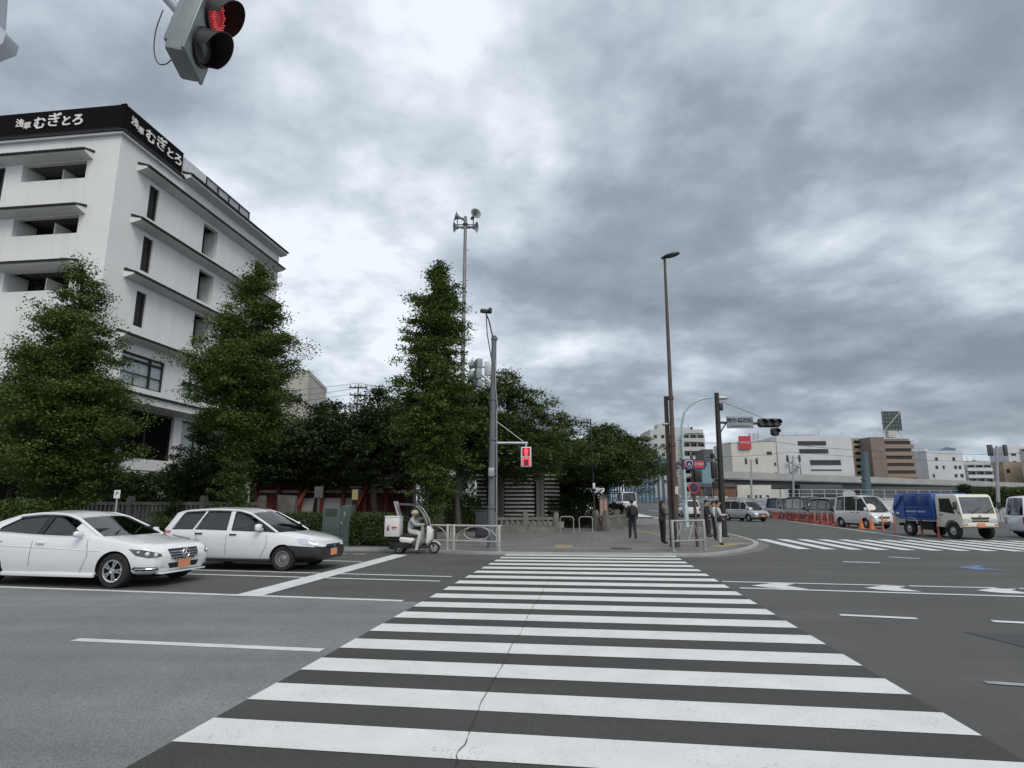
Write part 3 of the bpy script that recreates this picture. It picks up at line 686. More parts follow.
t, W, H = far_building('white_building', 'white stepped apartment building with scattered small windows under a blue glass block', 926, 962, 451.5, 348, 18, b_white,
                       [(v, v + .07, us) for v, us in ((.82, [(.22, .3), (.7, .78)]), (.66, [(.2, .28), (.40, .46)]), (.66, [(.72, .80), (.84, .92)]), (.5, [(.1, .16), (.7, .78), (.86, .95)]), (.36, [(.34, .4), (.72, .8), (.86, .95)]))])
t, W, H = far_building('blue_glass_building', 'blue glass building rising behind the white stepped apartments', 921, 958, 456, 385, 20, b_bluegl, [])
w = MB(); w.prism([(-W / 2, H - .2), (W / 2, H - .2), (W / 2, H + 5.0), (W * .25, H + 5.8), (-W * .1, H + 2.6)], 1, 19, Matrix(((1, 0, 0, 0), (0, 0, 1, 0), (0, 1, 0, 0), (0, 0, 0, 1)))); obj('roof', w, b_bluegl, t, 20)
t, W, H = far_building('stepped_building', 'pale low apartment block with long balconies right of the white stepped building', 964, 990, 462, 362, 16, b_pale, [])
balconies(t, W, H, 5, .02, .98, b_white, .1, .95)
t, W, H = far_building('low_building', 'low grey flat roofed building at the end of the elevated road', 985, 1006, 470, 392, 16, b_grey, [(.7, .8, [(.1, .3), (.5, .8)])])
t, W, H = far_building('beige_building', 'beige brick base building beside the white tower past the twin panel pole', 1003, 1022, 463, 385, 18, b_tan, [(.75, .85, [(.1, .3)])])
t, W, H = far_building('white_tower', 'white tower with one dark window and stepped balconies behind the beige block', 1007, 1030, 447, 405, 16, b_white, [(.84, .89, [(.12, .34)]), (.72, .75, [(.14, .3)])])
balconies(t, W, H, 7, .55, 1.0, b_grey, .1, .98)
t, W, H = far_building('brick_building', 'low brown brick building under the elevated road', 700, 736, 487, 150, 8, b_brick, [])
w = MB(); w.prism([(-W / 2 - .5, H), (W / 2 + .5, H), (W / 2 - .6, H + .9), (-W / 2 + .6, H + .9)], -.4, 8.4, Matrix(((1, 0, 0, 0), (0, 0, 1, 0), (0, 1, 0, 0), (0, 0, 0, 1)))); obj('roof', w, b_dark, t, 20)
t, W, H = far_building('cream_house', 'low cream building with four small windows under the elevated road', 737, 771, 487, 152, 8, b_cream, [(.42, .62, [(.28, .36), (.50, .58), (.63, .71), (.84, .92)])])
t, W, H = far_building('low_building', 'low concrete building with a long dark window under the elevated road', 800, 842, 486, 228, 10, b_dark, [(.35, .62, [(.28, .95)])])  # dark wall colour carries the shade beneath the deck
t, W, H = far_building('low_building', 'long dim building under the elevated road behind the garbage truck', 868, 965, 488, 262, 10, b_dark, [(.3, .5, [(.05, .45), (.5, .95)])])
t, W, H = far_building('beige_building', 'beige block with two windows rising behind the trees beside the white corner building', 268, 308, 374, 72, 12, mat('beige_wall', (.40, .39, .35), .8, var=.08, scale=.3), [(.78, .86, [(.55, .66), (.78, .88)])], yaw=.12)
t, W, H = far_building('white_building', 'white banded building glimpsed under the park trees behind the bushy street tree', 436, 470, 474, 62, 8, b_white, [(v, v + .12, [(.3, .95)]) for v in (.15, .42, .7)])

for i, (x0, x1, yt, Y, m, lab) in enumerate(((1045, 1085, 452, 360, b_pale, 'pale office block past the frame edge beyond the elevated road'), (1092, 1130, 460, 380, b_brown, 'brown apartment block past the frame edge beyond the elevated road'), (1136, 1200, 448, 400, b_white, 'wide white block past the frame edge beyond the elevated road'), (1210, 1270, 456, 380, b_tan, 'tan block past the frame edge beyond the elevated road'))):
    far_building('office_building', lab, x0, x1, yt, Y, 18, m, [(v, v + .06, [(.08, .3), (.38, .62), (.7, .93)]) for v in (.5, .62, .74, .86)])

# ------------------------------------------------------------------ elevated road, bridge, riverside wall
deck_c = mat('deck_concrete', (.31, .315, .31), .8, var=.12, scale=.12)
deck_d = mat('deck_girder', (.055, .06, .066), .6, var=.15, scale=.2)
ex = thing('elevated_road', 'pale elevated expressway crossing the whole view beyond the waiting vehicles', 'elevated road', (66, 212, 0))
q0, q1 = Vector((-5, -3, 0)), Vector((330, 208, 0)); dv = (q1 - q0).normalized(); nv = Vector((-dv.y, dv.x, 0))
def along(s): return q0 + dv * s
w = MB(); w.bar(q0 + Vector((0, 0, 9.2)), q1 + Vector((0, 0, 9.2)), 14, .5); w.bar(q0 - nv * 7 + Vector((0, 0, 10.5)), q1 - nv * 7 + Vector((0, 0, 10.5)), .3, 2.4); w.bar(q0 + nv * 7 + Vector((0, 0, 10.5)), q1 + nv * 7 + Vector((0, 0, 10.5)), .3, 2.4)
obj('parapet', w, deck_c, ex, 20)
w = MB()
for o_ in (-5, -1.7, 1.7, 5): w.bar(q0 + nv * o_ + Vector((0, 0, 7.6)), q1 + nv * o_ + Vector((0, 0, 7.6)), .6, 2.7)
obj('girder', w, deck_d, ex, 20)
for s in (35, 84, 115, 148, 190, 230, 275, 320, 370):
    p = along(s); w = MB(); ang = math.atan2(dv.y, dv.x); M = Matrix.Translation(p) @ Matrix.Rotation(ang + PI / 2, 4, 'Z')
    w.prism([(-1.2, -1), (1.2, -1), (1.2, 3.6), (6.2, 5.6), (6.2, 6.2), (-6.2, 6.2), (-6.2, 5.6), (-1.2, 3.6)], -1, 1, M @ Matrix(((1, 0, 0, 0), (0, 0, 1, 0), (0, 1, 0, 0), (0, 0, 0, 1))))
    obj('pier', w, deck_c, ex, 20)
blue_st = mat('bridge_blue', (.045, .095, .155), .5, var=.15, scale=.8)
blue_pl = mat('bridge_pale_blue', (.20, .28, .36), .5, var=.1, scale=.8)
br = thing('arch_bridge', 'blue steel arch bridge beyond the tall brown lamp post', 'bridge', (18.5, 110, 0))
prof = [(0, 1.3), (1, 6.8), (8, 9.4), (18, 11.8), (30, 13.6), (42, 13.9), (52, 13.0), (60, 11.0), (67, 7.5), (69, 1.5)]
for sx in (10.6, -13.5):
    w = MB()
    for i in range(len(prof) - 1): w.bar((sx - .01 * prof[i][0], prof[i][0], prof[i][1]), (sx - .01 * prof[i + 1][0], prof[i + 1][0], prof[i + 1][1]), .9, 1.3)
    obj('arch_rib', w, blue_pl if sx < 0 else blue_st, br, 20)
    for k in range(18):
        y = 3 + k * 3.75; w = MB()
        z = np.interp(y, [p[0] for p in prof], [p[1] for p in prof]); w.box((sx - .01 * y, y, (z + 1) / 2), (.45, .4, z - 1))
        obj('hanger', w, blue_st, br, 20)
w = MB()
for y in (8, 20, 32, 46, 58): 
    z = np.interp(y, [p[0] for p in prof], [p[1] for p in prof]); w.bar((10.5, y, z), (-13.4, y, z), .6, .6); w.bar((10.5, y, z), (-13.4, y + 11, z), .35, .35)
obj('cross_brace', w, blue_pl, br, 20)
def parapet(label, pts, group=None):
    t = thing('bridge_railing', label, 'railing', pts[0], 0); o0 = Vector(pts[0]); w = MB(); n_ = MB()
    for i in range(len(pts) - 1):
        p, q = Vector(pts[i]) - o0, Vector(pts[i + 1]) - o0
        w.bar(p + Vector((0, 0, 1.15)), q + Vector((0, 0, 1.15)), .18, .14); w.bar(p + Vector((0, 0, .25)), q + Vector((0, 0, .25)), .14, .3); w.bar(p + Vector((0, 0, .7)), q + Vector((0, 0, .7)), .06, .5)
        k = int((q - p).length / 3)
        for j in range(k): n_.box(lerp(p, q, j / k) if False else p + (q - p) * (j / k) + Vector((0, 0, .65)), (.42, .42, 1.3))
    obj('rail', w, b_white, t, 20); obj('post', n_, b_white, t, 20)
parapet('pale bridge railing beside the white van at the ramp', [(7.3, 62, .3), (6.9, 78, .75), (6.5, 95, 1.2), (6.2, 120, 1.5), (6, 240, 1.6)])
parapet('pale railing with stubby posts below the blue arch bridge', [(37.5, 75, .5), (33.3, 95, 1.0), (31, 112, 1.25), (30, 240, 1.5)])
rw = thing('riverside_wall', 'long pale concrete riverside wall behind the queue of cars', 'wall', (34, 78, 0))
w = MB(); p0, p1 = Vector((2, 2, 0)), Vector((66, 20, 0))
w.bar(p0 + Vector((0, 0, .95)), p1 + Vector((0, 0, .95)), .3, 1.9); w.bar(p0 + Vector((0, 0, 1.97)), p1 + Vector((0, 0, 1.97)), .5, .14); obj('wall', w, mat('wall_pale', (.42, .45, .46), .8, var=.15, scale=.5), rw, 20)
w = MB()
for k in range(34): w.box(p0 + (p1 - p0) * (k / 33) + Vector((0, 0, 2.6)), (.07, .07, 1.1))
w.bar(p0 + Vector((0, 0, 3.1)), p1 + Vector((0, 0, 3.1)), .07); w.bar(p0 + Vector((0, 0, 2.55)), p1 + Vector((0, 0, 2.55)), .05); obj('railing', w, galv, rw, 20)

# ------------------------------------------------------------------ park structures behind the trees
tr_ = mat('temple_red', (.12, .018, .016), .6, var=.2, scale=1.5); tw = mat('temple_white', (.5, .48, .46), .7, var=.08)
tile = mat('temple_roof', (.05, .055, .055), .6, var=.3, scale=3)
a_, c_ = A(256, 500, 41), A(411, 500, 41)
tm = thing('temple_hall', 'low red temple hall with a white band seen under the dark park trees', 'temple', ((a_.x + c_.x) / 2, 41, 0), .12)
Wt = c_.x - a_.x
w = MB(); w.box((0, 4, 1.55), (Wt, 8, 3.1)); obj('wall', w, tr_, tm, 20)
w = MB(); w.box((0, -.06, 2.22), (Wt + .3, .16, .17)); w.box((Wt * .34, -.1, 1.9), (.14, .2, .5)); obj('white_band', w, tw, tm, 20)
w = MB(); w.box((-Wt * .1, -.09, .9), (4.6, .12, 1.8)); obj('white_screen', w, b_pale, tm, 20)
for k in range(8): w = MB(); w.cyl((-Wt / 2 + .3 + k * (Wt - .6) / 7, -.35, 0), (-Wt / 2 + .3 + k * (Wt - .6) / 7, -.35, 3.1), .14, 10); obj('pillar', w, tr_, tm, 30)
for x in (-2.2, 1.6): w = MB(); w.bar((x, -.5, 1.3), (x + .75, -.5, 2.9), .24, .2); obj('brace', w, mat('temple_orange', (.30, .06, .025), .6, var=.2), tm, 20)
w = MB(); w.prism([(-1.6, 3.0), (9.6, 3.0), (9.6, 3.2), (6.5, 5.2), (4, 6.4), (1.5, 5.2), (-1.6, 3.2)], -Wt / 2 - 1.2, Wt / 2 + 1.2, Matrix(((0, 0, 1, 0), (1, 0, 0, 0), (0, 1, 0, 0), (0, 0, 0, 1))))
for k in range(50): x = -Wt / 2 - 1.1 + k * (Wt + 2.2) / 49; w.bar((x, -1.62, 3.22), (x, 1.5, 5.28), .1, .1); w.bar((x, 1.5, 5.28), (x, 4, 6.46), .1, .1)
obj('roof', w, tile, tm, 20)
w = MB()
for z in (2.5, 2.75, 3.0): w.box((Wt * .36, -.7, z), (3.2, .05, .05))
obj('railing', w, tr_, tm, 20)
# louvred park building
slat_m = mat('louvre_slat', (.76, .74, .70), .7, var=.08); col_m = mat('louvre_column', (.22, .225, .225), .7, var=.1)
a_, c_ = A(476, 500, 36.6), A(560, 500, 36.6)
lv = thing('louvred_building', 'park building faced with pale horizontal louvres between grey columns', 'building', ((a_.x + c_.x) / 2, 36.6, 0), 0)
Wl = c_.x - a_.x
w = MB(); w.box((0, 2.2, 1.75), (Wl, 3.6, 3.3)); w.box((0, 2.2, 3.5), (Wl + .2, 3.4, .18)); obj('wall', w, mat('louvre_back', (.03, .03, .03), .8), lv, 20)
for u0, u1 in ((0, .12), (.34, .70), (.82, 1.0)):
    w = MB()
    for k in range(12): w.box(None, ((u1 - u0) * Wl, .13, .05), mtx=Matrix.Translation(((u0 + u1 - 1) / 2 * Wl, .26, .55 + k * .235)) @ Matrix.Rotation(R(38), 4, 'X'))
    obj('slat_panel', w, slat_m, lv, 20)
for u in (.18, .25, .31, .74, .79):
    w = MB(); w.box(((u - .5) * Wl, .22, 1.7), (.22, .4, 3.4)); obj('column', w, col_m, lv, 20)
w = MB(); w.box((0, .5, .2), (Wl + .4, 1.4, .4)); obj('plinth', w, pale_conc, lv, 20)
# stone fences
stone = mat('fence_stone', (.145, .14, .13), .9, var=.3, scale=3, bump=.3, bscale=25, world_space=True)
def stone_fence(label, pts, h=1.0, plinth=.3, spacing=.27, z0=.06, big=None, post_w=.13):
    t = thing('stone_fence', label, 'fence', (*pts[0], z0)); o0 = Vector((*pts[0], 0)); cnt = 0
    rl_, pl_ = MB(), MB(); base = None
    for i in range(len(pts) - 1):
        p, q = Vector((*pts[i], 0)) - o0, Vector((*pts[i + 1], 0)) - o0; Ls = (q - p).length
        rl_.bar(p + Vector((0, 0, h - .07)), q + Vector((0, 0, h - .07)), .17, .14); rl_.bar(p + Vector((0, 0, plinth + .06)), q + Vector((0, 0, plinth + .06)), .13, .10)
        pl_.bar(p + Vector((0, 0, plinth / 2)), q + Vector((0, 0, plinth / 2)), .34, plinth)
        n = max(1, int(Ls / spacing)); ang = math.atan2((q - p).y, (q - p).x)
        for k in range(n):
            if cnt > 92: break
            if base is None:
                m = MB(); m.box((0, 0, (plinth + h) / 2 - .04), (post_w, .13, h - plinth - .16), bev=.015); base = obj('baluster', m, stone, t, 20); bo = base
            else: bo = base.copy(); COL.objects.link(bo); bo.parent = t
            bo.location = p + (q - p) * ((k + .5) / n); bo.rotation_euler = (0, 0, ang); cnt += 1
        for e_ in ((p, q) if i == len(pts) - 2 else (p,)):
            m = MB(); m.box((e_.x, e_.y, (h + .18) / 2), (.26, .26, h + .18), ang, bev=.02); m.box((e_.x, e_.y, h + .22), (.20, .20, .09), ang); obj('post', m, stone, t, 20)
    obj('rail', rl_, stone, t, 20); obj('plinth', pl_, stone, t, 20)
    return t
f0, f1, f2, f3 = A(40, 500, 30), A(131, 500, 28.2), A(204, 500, 26.6), A(262, 500, 25.6)
stone_fence('weathered stone baluster fence behind the white sedan and wagon', [f0.xy, f1.xy, f2.xy, f3.xy], 1.5, .55, .26)
stone_fence('short stone baluster fence below the louvred park building', [G(493, 534).xy, G(525, 533.3).xy, G(556, 533).xy], .74, .26, .26, PZ)
stone_fence('curved low stone fence round the bed beside the walking man', [G(596, 532).xy, G(606, 532.5).xy, G(617, 531).xy, G(626, 528.6).xy], .80, .12, .24, PZ, post_w=.17)
stone_fence('low stone fence stub behind the tubular bicycle stands', [G(560, 528).xy, G(594, 528).xy], .72, .2, .26, PZ)
for (x, lab) in ((567, 'white tubular hoop barrier nearest the louvred building'), (586, 'white tubular hoop barrier nearest the pink notice board')):
    p = G(x, 531.5, PZ); t = thing('hoop_barrier', lab, 'barrier', p, R(-4), 'tubular hoop barriers'); w = MB(); hw = .34
    for dy in (0, .22) if x == 567 else (0,):
        pts = [(-hw, dy, 0), (-hw, dy, .62)] + [(-hw + .12 - .12 * math.cos(a), dy, .62 + .12 * math.sin(a)) for a in (.5, 1.0, PI / 2)] + [(hw - .12 + .12 * math.cos(a), dy, .62 + .12 * math.sin(a)) for a in (PI / 2, 1.0, .5)] + [(hw, dy, .62), (hw, dy, 0)]
        w.tube(pts, .026, 8)
    obj('hoop', w, mat('hoop_grey', (.30, .30, .29), .5), t, 50)
    for x_ in (-hw, hw):
        w = MB(); w.lathe([(.0, 0), (.075, 0), (.075, .015), (.04, .02)], 12, Matrix.Translation((x_, 0, 0))); obj('base_plate', w, galv, t, 40)
# ------------------------------------------------------------------ trees, hedges
bark = mat('bark', (.045, .038, .030), .9, rgb2=(.085, .075, .062), scale=9, bump=.6, bscale=30, world_space=True)
leaf_g = leafmat('ginkgo_leaf', (.038, .070, .015), (.125, .180, .036))
leaf_d = leafmat('camphor_leaf', (.016, .030, .009), (.054, .084, .021))
leaf_m = leafmat('cherry_leaf', (.030, .053, .013), (.098, .135, .032))
leaf_h = leafmat('hedge_leaf', (.028, .048, .014), (.062, .092, .026))
leaf_s = leafmat('sprout_leaf', (.045, .078, .018), (.085, .125, .032))
def leaf_mesh(name, P, size, m, parent, seed, flat=.65, aspect=.6):
    rs = np.random.RandomState(seed); n = len(P)
    nr = rs.normal(size=(n, 3)); nr[:, 2] = np.abs(nr[:, 2]) + flat; nr /= np.linalg.norm(nr, axis=1)[:, None]
    a = rs.normal(size=(n, 3)); a -= nr * (a * nr).sum(1)[:, None]; a /= np.linalg.norm(a, axis=1)[:, None]; b_ = np.cross(nr, a)
    s = size * rs.uniform(.55, 1.25, (n, 1))
    V = np.empty((n, 4, 3)); V[:, 0] = P - a * s * .5; V[:, 1] = P + b_ * s * aspect * .5 + a * s * .08; V[:, 2] = P + a * s * .5; V[:, 3] = P - b_ * s * aspect * .5 + a * s * .08
    V[:, (1, 3)] += (nr * s * .12)[:, None]
    me = bpy.data.meshes.new(name); me.vertices.add(n * 4); me.vertices.foreach_set('co', V.reshape(-1).astype(np.float32))
    me.loops.add(n * 4); me.loops.foreach_set('vertex_index', np.arange(n * 4, dtype=np.int32))
    me.polygons.add(n); me.polygons.foreach_set('loop_start', np.arange(0, n * 4, 4, dtype=np.int32)); me.polygons.foreach_set('loop_total', np.full(n, 4, dtype=np.int32))
    me.update(calc_edges=True); me.validate()
    return meshobj(name, me, m, parent)
def tree(label, base, prof, seed, m, lean=(0, 0), tr=.16, nb=60, nl=16000, leaf=.17, slope=.35, sig=.24, trunk_top=None, sub=3, group=None, sprouts=0, trunk_pts=None, name='street_tree', squash=(1, 1)):
    """prof: list of (z, radius) of the crown; limbs run from the trunk into it, leaves sit in clusters on their twigs"""
    rs = np.random.RandomState(seed); rnd = random.Random(seed)
    t = thing(name, label, 'tree', base, 0, group)
    zs = [p[0] for p in prof]; rsx = [p[1] for p in prof]; z0, z1 = zs[0], zs[-1]
    top = trunk_top or z1 - .3
    axis = lambda z: Vector((lean[0] * z / z1 + .12 * math.sin(z * .9 + seed), lean[1] * z / z1 + .10 * math.cos(z * .8 + seed), z))
    w = MB(); k = 14
    w.tube([axis(top * i / k) if i else Vector((0, 0, -.05)) for i in range(k + 1)], [tr * (1.35 if i == 0 else 1) * (1 - .88 * i / k) + .012 for i in range(k + 1)], 10)
    cen = []; wt = []
    zz = np.linspace(z0, z1, 60); ww = np.interp(zz, zs, rsx) ** 1.15 + .12; ww /= ww.sum()
    for i in range(nb):
        z = float(rs.choice(zz, p=ww)) + rs.uniform(-.1, .1); az = i * 2.39996 + rs.uniform(-.5, .5)
        r = float(np.interp(min(z + .25, z1), zs, rsx)) * rs.uniform(.70, 1.06)
        ax = axis(min(z, top)); tip = ax + Vector((math.cos(az) * r * squash[0], math.sin(az) * r * squash[1], 0)); tip.z = z
        ra = max(.35 * z1 * .4, min(top * .97, z - r * slope - .1)); root = axis(min(max(ra, z0 * .75), top * .98))
        mid = root.lerp(tip, .55) + Vector((0, 0, -.10 * r * (1 if slope > 0 else -1)))
        rb = max(.012, tr * .32 * (1 - z / (z1 * 1.15)) + .008 * r)
        w.tube([root, mid, tip], [rb, rb * .6, .006], 5, cap=False)
        n = sub + int(r * 1.6)
        for q in range(n):
            f = .30 + .70 * (q + rs.uniform(0, 1)) / n; p = (root.lerp(mid, f / .55) if f < .55 else mid.lerp(tip, (f - .55) / .45))
            off = Vector(rs.normal(size=3) * .16 * (r + .4)); off.z *= .5; p = p + off
            if rs.rand() < .5: w.tube([p - off, p], [.010, .005], 4, cap=False)
            cen.append(p); wt.append(.5 + f)
    for s_ in range(sprouts):
        z = rs.uniform(1.0, z0 * .95); a = rs.uniform(0, 6.28); cen.append(axis(z) + Vector((math.cos(a) * .18, math.sin(a) * .18, 0))); wt.append(.6)
    obj('trunk', w, bark, t, 60)
    cen = np.array([tuple(c) for c in cen]); wt = np.array(wt); wt /= wt.sum()
    idx = rs.choice(len(cen), nl, p=wt); sg = sig * rs.uniform(.6, 1.35, len(cen))[idx]
    P = cen[idx] + rs.normal(size=(nl, 3)) * sg[:, None] * np.array([1, 1, .44])
    leaf_mesh('crown', P, leaf, m, t, seed + 1)
    return t
def clump(P0, d, n, leaf, m, parent, seed, name='foliage', core=.78):
    """leaf mass filling an uneven rounded box of size d"""
    rs = np.random.RandomState(seed); u = rs.uniform(-1, 1, (n, 3)); u[:, :2] += 0
    p4 = (np.abs(u) ** 4).sum(1) ** .25; f = (rs.uniform(.70, 1.0, n) / np.maximum(p4, .05)) * (rs.rand(n) < .8) + (rs.rand(n) ** .5) * 0
    f = np.where(f == 0, 1, f); u = u * f[:, None]
    bumps = 1 + .10 * np.sin(u[:, :1] * 5 + seed) * np.cos(u[:, 1:2] * 4) + .05 * np.sin(u[:, :1] * 13 + seed)
    P = u * bumps * np.array(d) / 2; P[:, 2] += d[2] / 2; P[:, 2] = np.maximum(P[:, 2], .02)
    return leaf_mesh(name, P + np.array(P0), leaf, m, parent, seed, flat=.12)
def hedge(label, base, d, rz, m, seed, n=7000, leaf=.09, name='hedge', cat='hedge', group=None):
    t = thing(name, label, cat, base, rz, group); clump((0, 0, 0), d, n, leaf, m, t, seed)
    w = MB(); rnd = random.Random(seed)
    for k in range(int(max(4, d[0] * 5))):
        x, y = rnd.uniform(-.42, .42) * d[0], rnd.uniform(-.3, .3) * d[1]
        w.tube([(x, y, 0), (x + rnd.uniform(-.15, .15), y + rnd.uniform(-.1, .1), d[2] * .5), (x + rnd.uniform(-.3, .3), y + rnd.uniform(-.2, .2), d[2] * .85)], [.025, .018, .006], 5)
    obj('stem', w, bark, t, 60)
    return t
t1 = A(62, 505, 24); tree('large layered dark green street tree in front of the left facade of the white building', (t1.x, 24, PZ), [(1.2, .6), (2.2, 1.3), (3.3, 2.2), (4.4, 2.55), (5.6, 2.4), (7.0, 2.1), (8.2, 1.7), (9.4, 1.25), (10.4, .85), (11.2, .4), (11.6, .1)], 11, leaf_g, (-.7, 0), .17, 210, 120000, .112, .10, .24, sub=3, sprouts=14)
t2 = A(241, 500, 24); tree('conical green street tree rising above the white station wagon', (t2.x, 24, PZ), [(3.5, .3), (4.2, .8), (5.1, 1.5), (6.2, 2.0), (7.1, 2.1), (8.1, 1.75), (9.1, 1.35), (10.0, .95), (10.8, .55), (11.3, .3), (11.7, .08)], 23, leaf_g, (-.2, 0), .15, 200, 108000, .105, .22, .22, sub=3, sprouts=24)
t3 = A(433, 500, 22.5); tree('tall columnar street tree behind the delivery scooter', (t3.x, 22.5, PZ), [(1.9, .35), (2.6, .5), (4.0, .9), (5.0, 1.4), (6.0, 1.45), (7.2, 1.15), (8.2, 1.05), (9.2, 1.0), (9.9, .75), (10.4, .3), (10.8, .08)], 31, leaf_g, (-.05, 0), .13, 190, 76000, .104, .45, .17, sub=4, sprouts=26)
t = A(505, 515, 33); tree('broad spreading park tree in front of the louvred building', (t.x - .3, 33, .1), [(3.5, 2.1), (4.2, 3.3), (5.2, 3.9), (6.4, 3.3), (7.4, 2.4), (8.3, 1.5), (9.1, .5)], 47, leaf_m, (.55, 0), .2, 95, 60000, .145, .35, .25, trunk_top=7.6, name='park_tree')
t = A(470, 500, 30); tree('leafy park tree between the columnar street tree and the signal pole', (t.x - .6, 30.5, .1), [(3.5, 1.6), (4.4, 2.4), (5.6, 2.4), (6.8, 1.9), (7.6, 1.0), (8.0, .2)], 53, leaf_m, (.2, 0), .14, 60, 18000, .18, .35, .24, name='park_tree')
t = A(612, 500, 37); tree('low spreading park tree with thin upright shoots over the notice board', (t.x - .35, 37, .1), [(3.2, 2.4), (3.5, 3.5), (4.1, 3.7), (4.7, 3.1), (5.3, 2.2), (5.8, 1.3), (6.3, .6)], 61, leaf_m, (.1, 0), .18, 130, 52000, .15, .22, .23, name='park_tree')
t = A(567, 500, 39); tree('dark shaded park tree between the louvred building and the notice board', (t.x, 39, .1), [(1.4, 1.2), (2.6, 2.2), (4.0, 2.6), (5.2, 2.3), (6.2, 1.4), (6.8, .3)], 67, leaf_d, (0, 0), .16, 70, 20000, .2, .3, .26, name='park_tree')
t = A(375, 500, 32); tree('wide dark park tree with its crown below the far utility pole', (t.x, 32, .1), [(3.0, 2.4), (3.8, 3.5), (4.8, 3.7), (6.0, 2.9), (6.9, 1.8), (7.6, .3)], 71, leaf_d, (-.2, 0), .19, 90, 44000, .17, .2, .25, name='park_tree')
t = A(318, 500, 33); tree('dark park tree between the conical street tree and the wide park tree', (t.x, 33, .1), [(3.0, 1.9), (3.8, 2.8), (4.8, 2.9), (5.9, 2.1), (6.7, 1.2), (7.0, .3)], 73, leaf_d, (.2, 0), .17, 80, 26000, .19, .2, .25, name='park_tree')
t = A(410, 500, 35.5); tree('dark park tree behind the trunk of the columnar street tree', (t.x, 35.5, .1), [(3.6, 2.0), (4.3, 2.9), (5.4, 2.9), (6.6, 2.1), (7.6, .6)], 79, leaf_d, (0, 0), .17, 70, 20000, .2, .25, .26, name='park_tree')
t = A(262, 500, 31); tree('dark park tree in the shade behind the conical street tree', (t.x - .5, 31, .1), [(3.0, 1.6), (3.6, 2.5), (4.4, 2.6), (5.6, 1.9), (6.4, .5)], 83, leaf_d, (0, 0), .15, 60, 18000, .2, .2, .26, name='park_tree')
t = A(198, 500, 28); tree('dense dark rounded evergreen beside the glazed corner of the white building', (t.x, 28, .1), [(.4, 1.1), (1.2, 1.5), (2.4, 1.55), (3.6, 1.25), (4.6, .8), (5.3, .2)], 89, leaf_d, (0, 0), .12, 90, 22000, .13, .2, .19, name='evergreen_tree')
t = A(12, 500, 29); tree('dark evergreen behind the large layered street tree at the frame edge', (t.x, 29, .1), [(.4, 1.0), (1.6, 1.9), (3.4, 2.4), (5.4, 2.2), (7.2, 1.4), (8.6, .3)], 97, leaf_d, (0, 0), .14, 80, 18000, .19, .2, .24, name='evergreen_tree')
h = A(150, 500, 30); hedge('tall dark clipped hedge behind the stone baluster fence', (h.x, 30.6, .1), (9.5, 1.7, 2.9), R(-10), leaf_d, 101, 30000, .17)
h = A(55, 500, 31); hedge('tall dark hedge under the large layered street tree', (h.x, 33.2, .1), (8, 1.8, 2.2), R(-10), leaf_d, 103, 22000, .17)
h = A(305, 530, 22.2); hedge('round topped hedge in front of the temple, left of the green cabinet', (h.x - .1, 22.6, PZ), (2.4, 1.3, 1.12), R(-10), leaf_h, 107, 15000, .075)
h = A(377, 530, 21.8); hedge('round topped hedge between the green cabinet and the scooter', (h.x, 22.0, PZ), (2.1, 1.3, 1.12), R(-10), leaf_h, 109, 14000, .075)
h = A(8, 515, 21.5); hedge('light green shrub behind the roof of the white sedan', (h.x - .4, 22, PZ), (3.0, 1.4, 1.6), R(-10), leaf_s, 113, 9000, .11, 'shrub', 'shrub')
h = A(152, 520, 21.5); hedge('small clipped hedge between the sedan and the stone fence', (h.x, 23.8, PZ), (2.6, 1.1, .95), R(-10), leaf_h, 127, 9000, .08)
h = A(462, 512, 32); hedge('light green shrub behind the black tree trunk in the park', (h.x, 33, .1), (2.2, 1.2, 1.7), 0, leaf_s, 131, 6000, .11, 'shrub', 'shrub')
h = A(575, 512, 36); hedge('dark low shrub mass under the park trees left of the notice board', (h.x, 37.2, .1), (3.6, 1.4, 1.9), 0, leaf_d, 137, 9000, .13, 'shrub', 'shrub')
h = A(560, 500, 45); hedge('long dark evergreen hedge added to block bright gaps under the park trees', (-.5, 45, .1), (12, 2.0, 3.6), 0, leaf_d, 145, 22000, .2)  # backing hedge added to shut out bright sky below the crowns
h = A(614, 518, 36); hedge('rounded dark bush right behind the pink notice board', (h.x + .1, 37.0, .1), (1.6, 1.2, 1.35), 0, leaf_d, 139, 5000, .11, 'shrub', 'shrub')
for i, (px, y, W_, H_, lab) in enumerate(((1000, 84, 11, 4.6, 'green rounded trees past the garbage truck under the elevated road'), (1024, 88, 10, 5.0, 'bright green tree mass behind the white van at the frame edge'))):
    h = A(px, 495, y); hedge(lab, (h.x, y, 0), (W_, 5, H_ * .72), 0, leaf_h if i == 0 else leaf_s, 149 + i, 12000, .3, 'shrub', 'shrub')
h = A(962, 500, 80); tree('small dark tree just above the cab of the garbage truck', (h.x, 80, 0), [(1.0, .5), (2.0, .9), (3, .8), (3.8, .2)], 163, leaf_d, (.3, 0), .10, 30, 3500, .26, .4, .3, name='small_tree')
h = A(438, 507, 22.1); tree('thin pale green sapling at the foot of the columnar street tree', (h.x - .25, 21.9, PZ), [(.5, .25), (1.2, .45), (2.0, .6), (2.8, .5), (3.4, .35), (4.0, .1)], 167, leaf_s, (0, 0), .035, 40, 4200, .10, .5, .12, name='sapling')
h = A(232, 507, 23.2); tree('thin pale green sapling behind the roof of the wagon', (h.x, 23.2, PZ), [(.6, .3), (1.4, .55), (2.2, .6), (3.0, .45), (3.8, .1)], 173, leaf_s, (0, 0), .035, 40, 4800, .10, .5, .13, name='sapling')
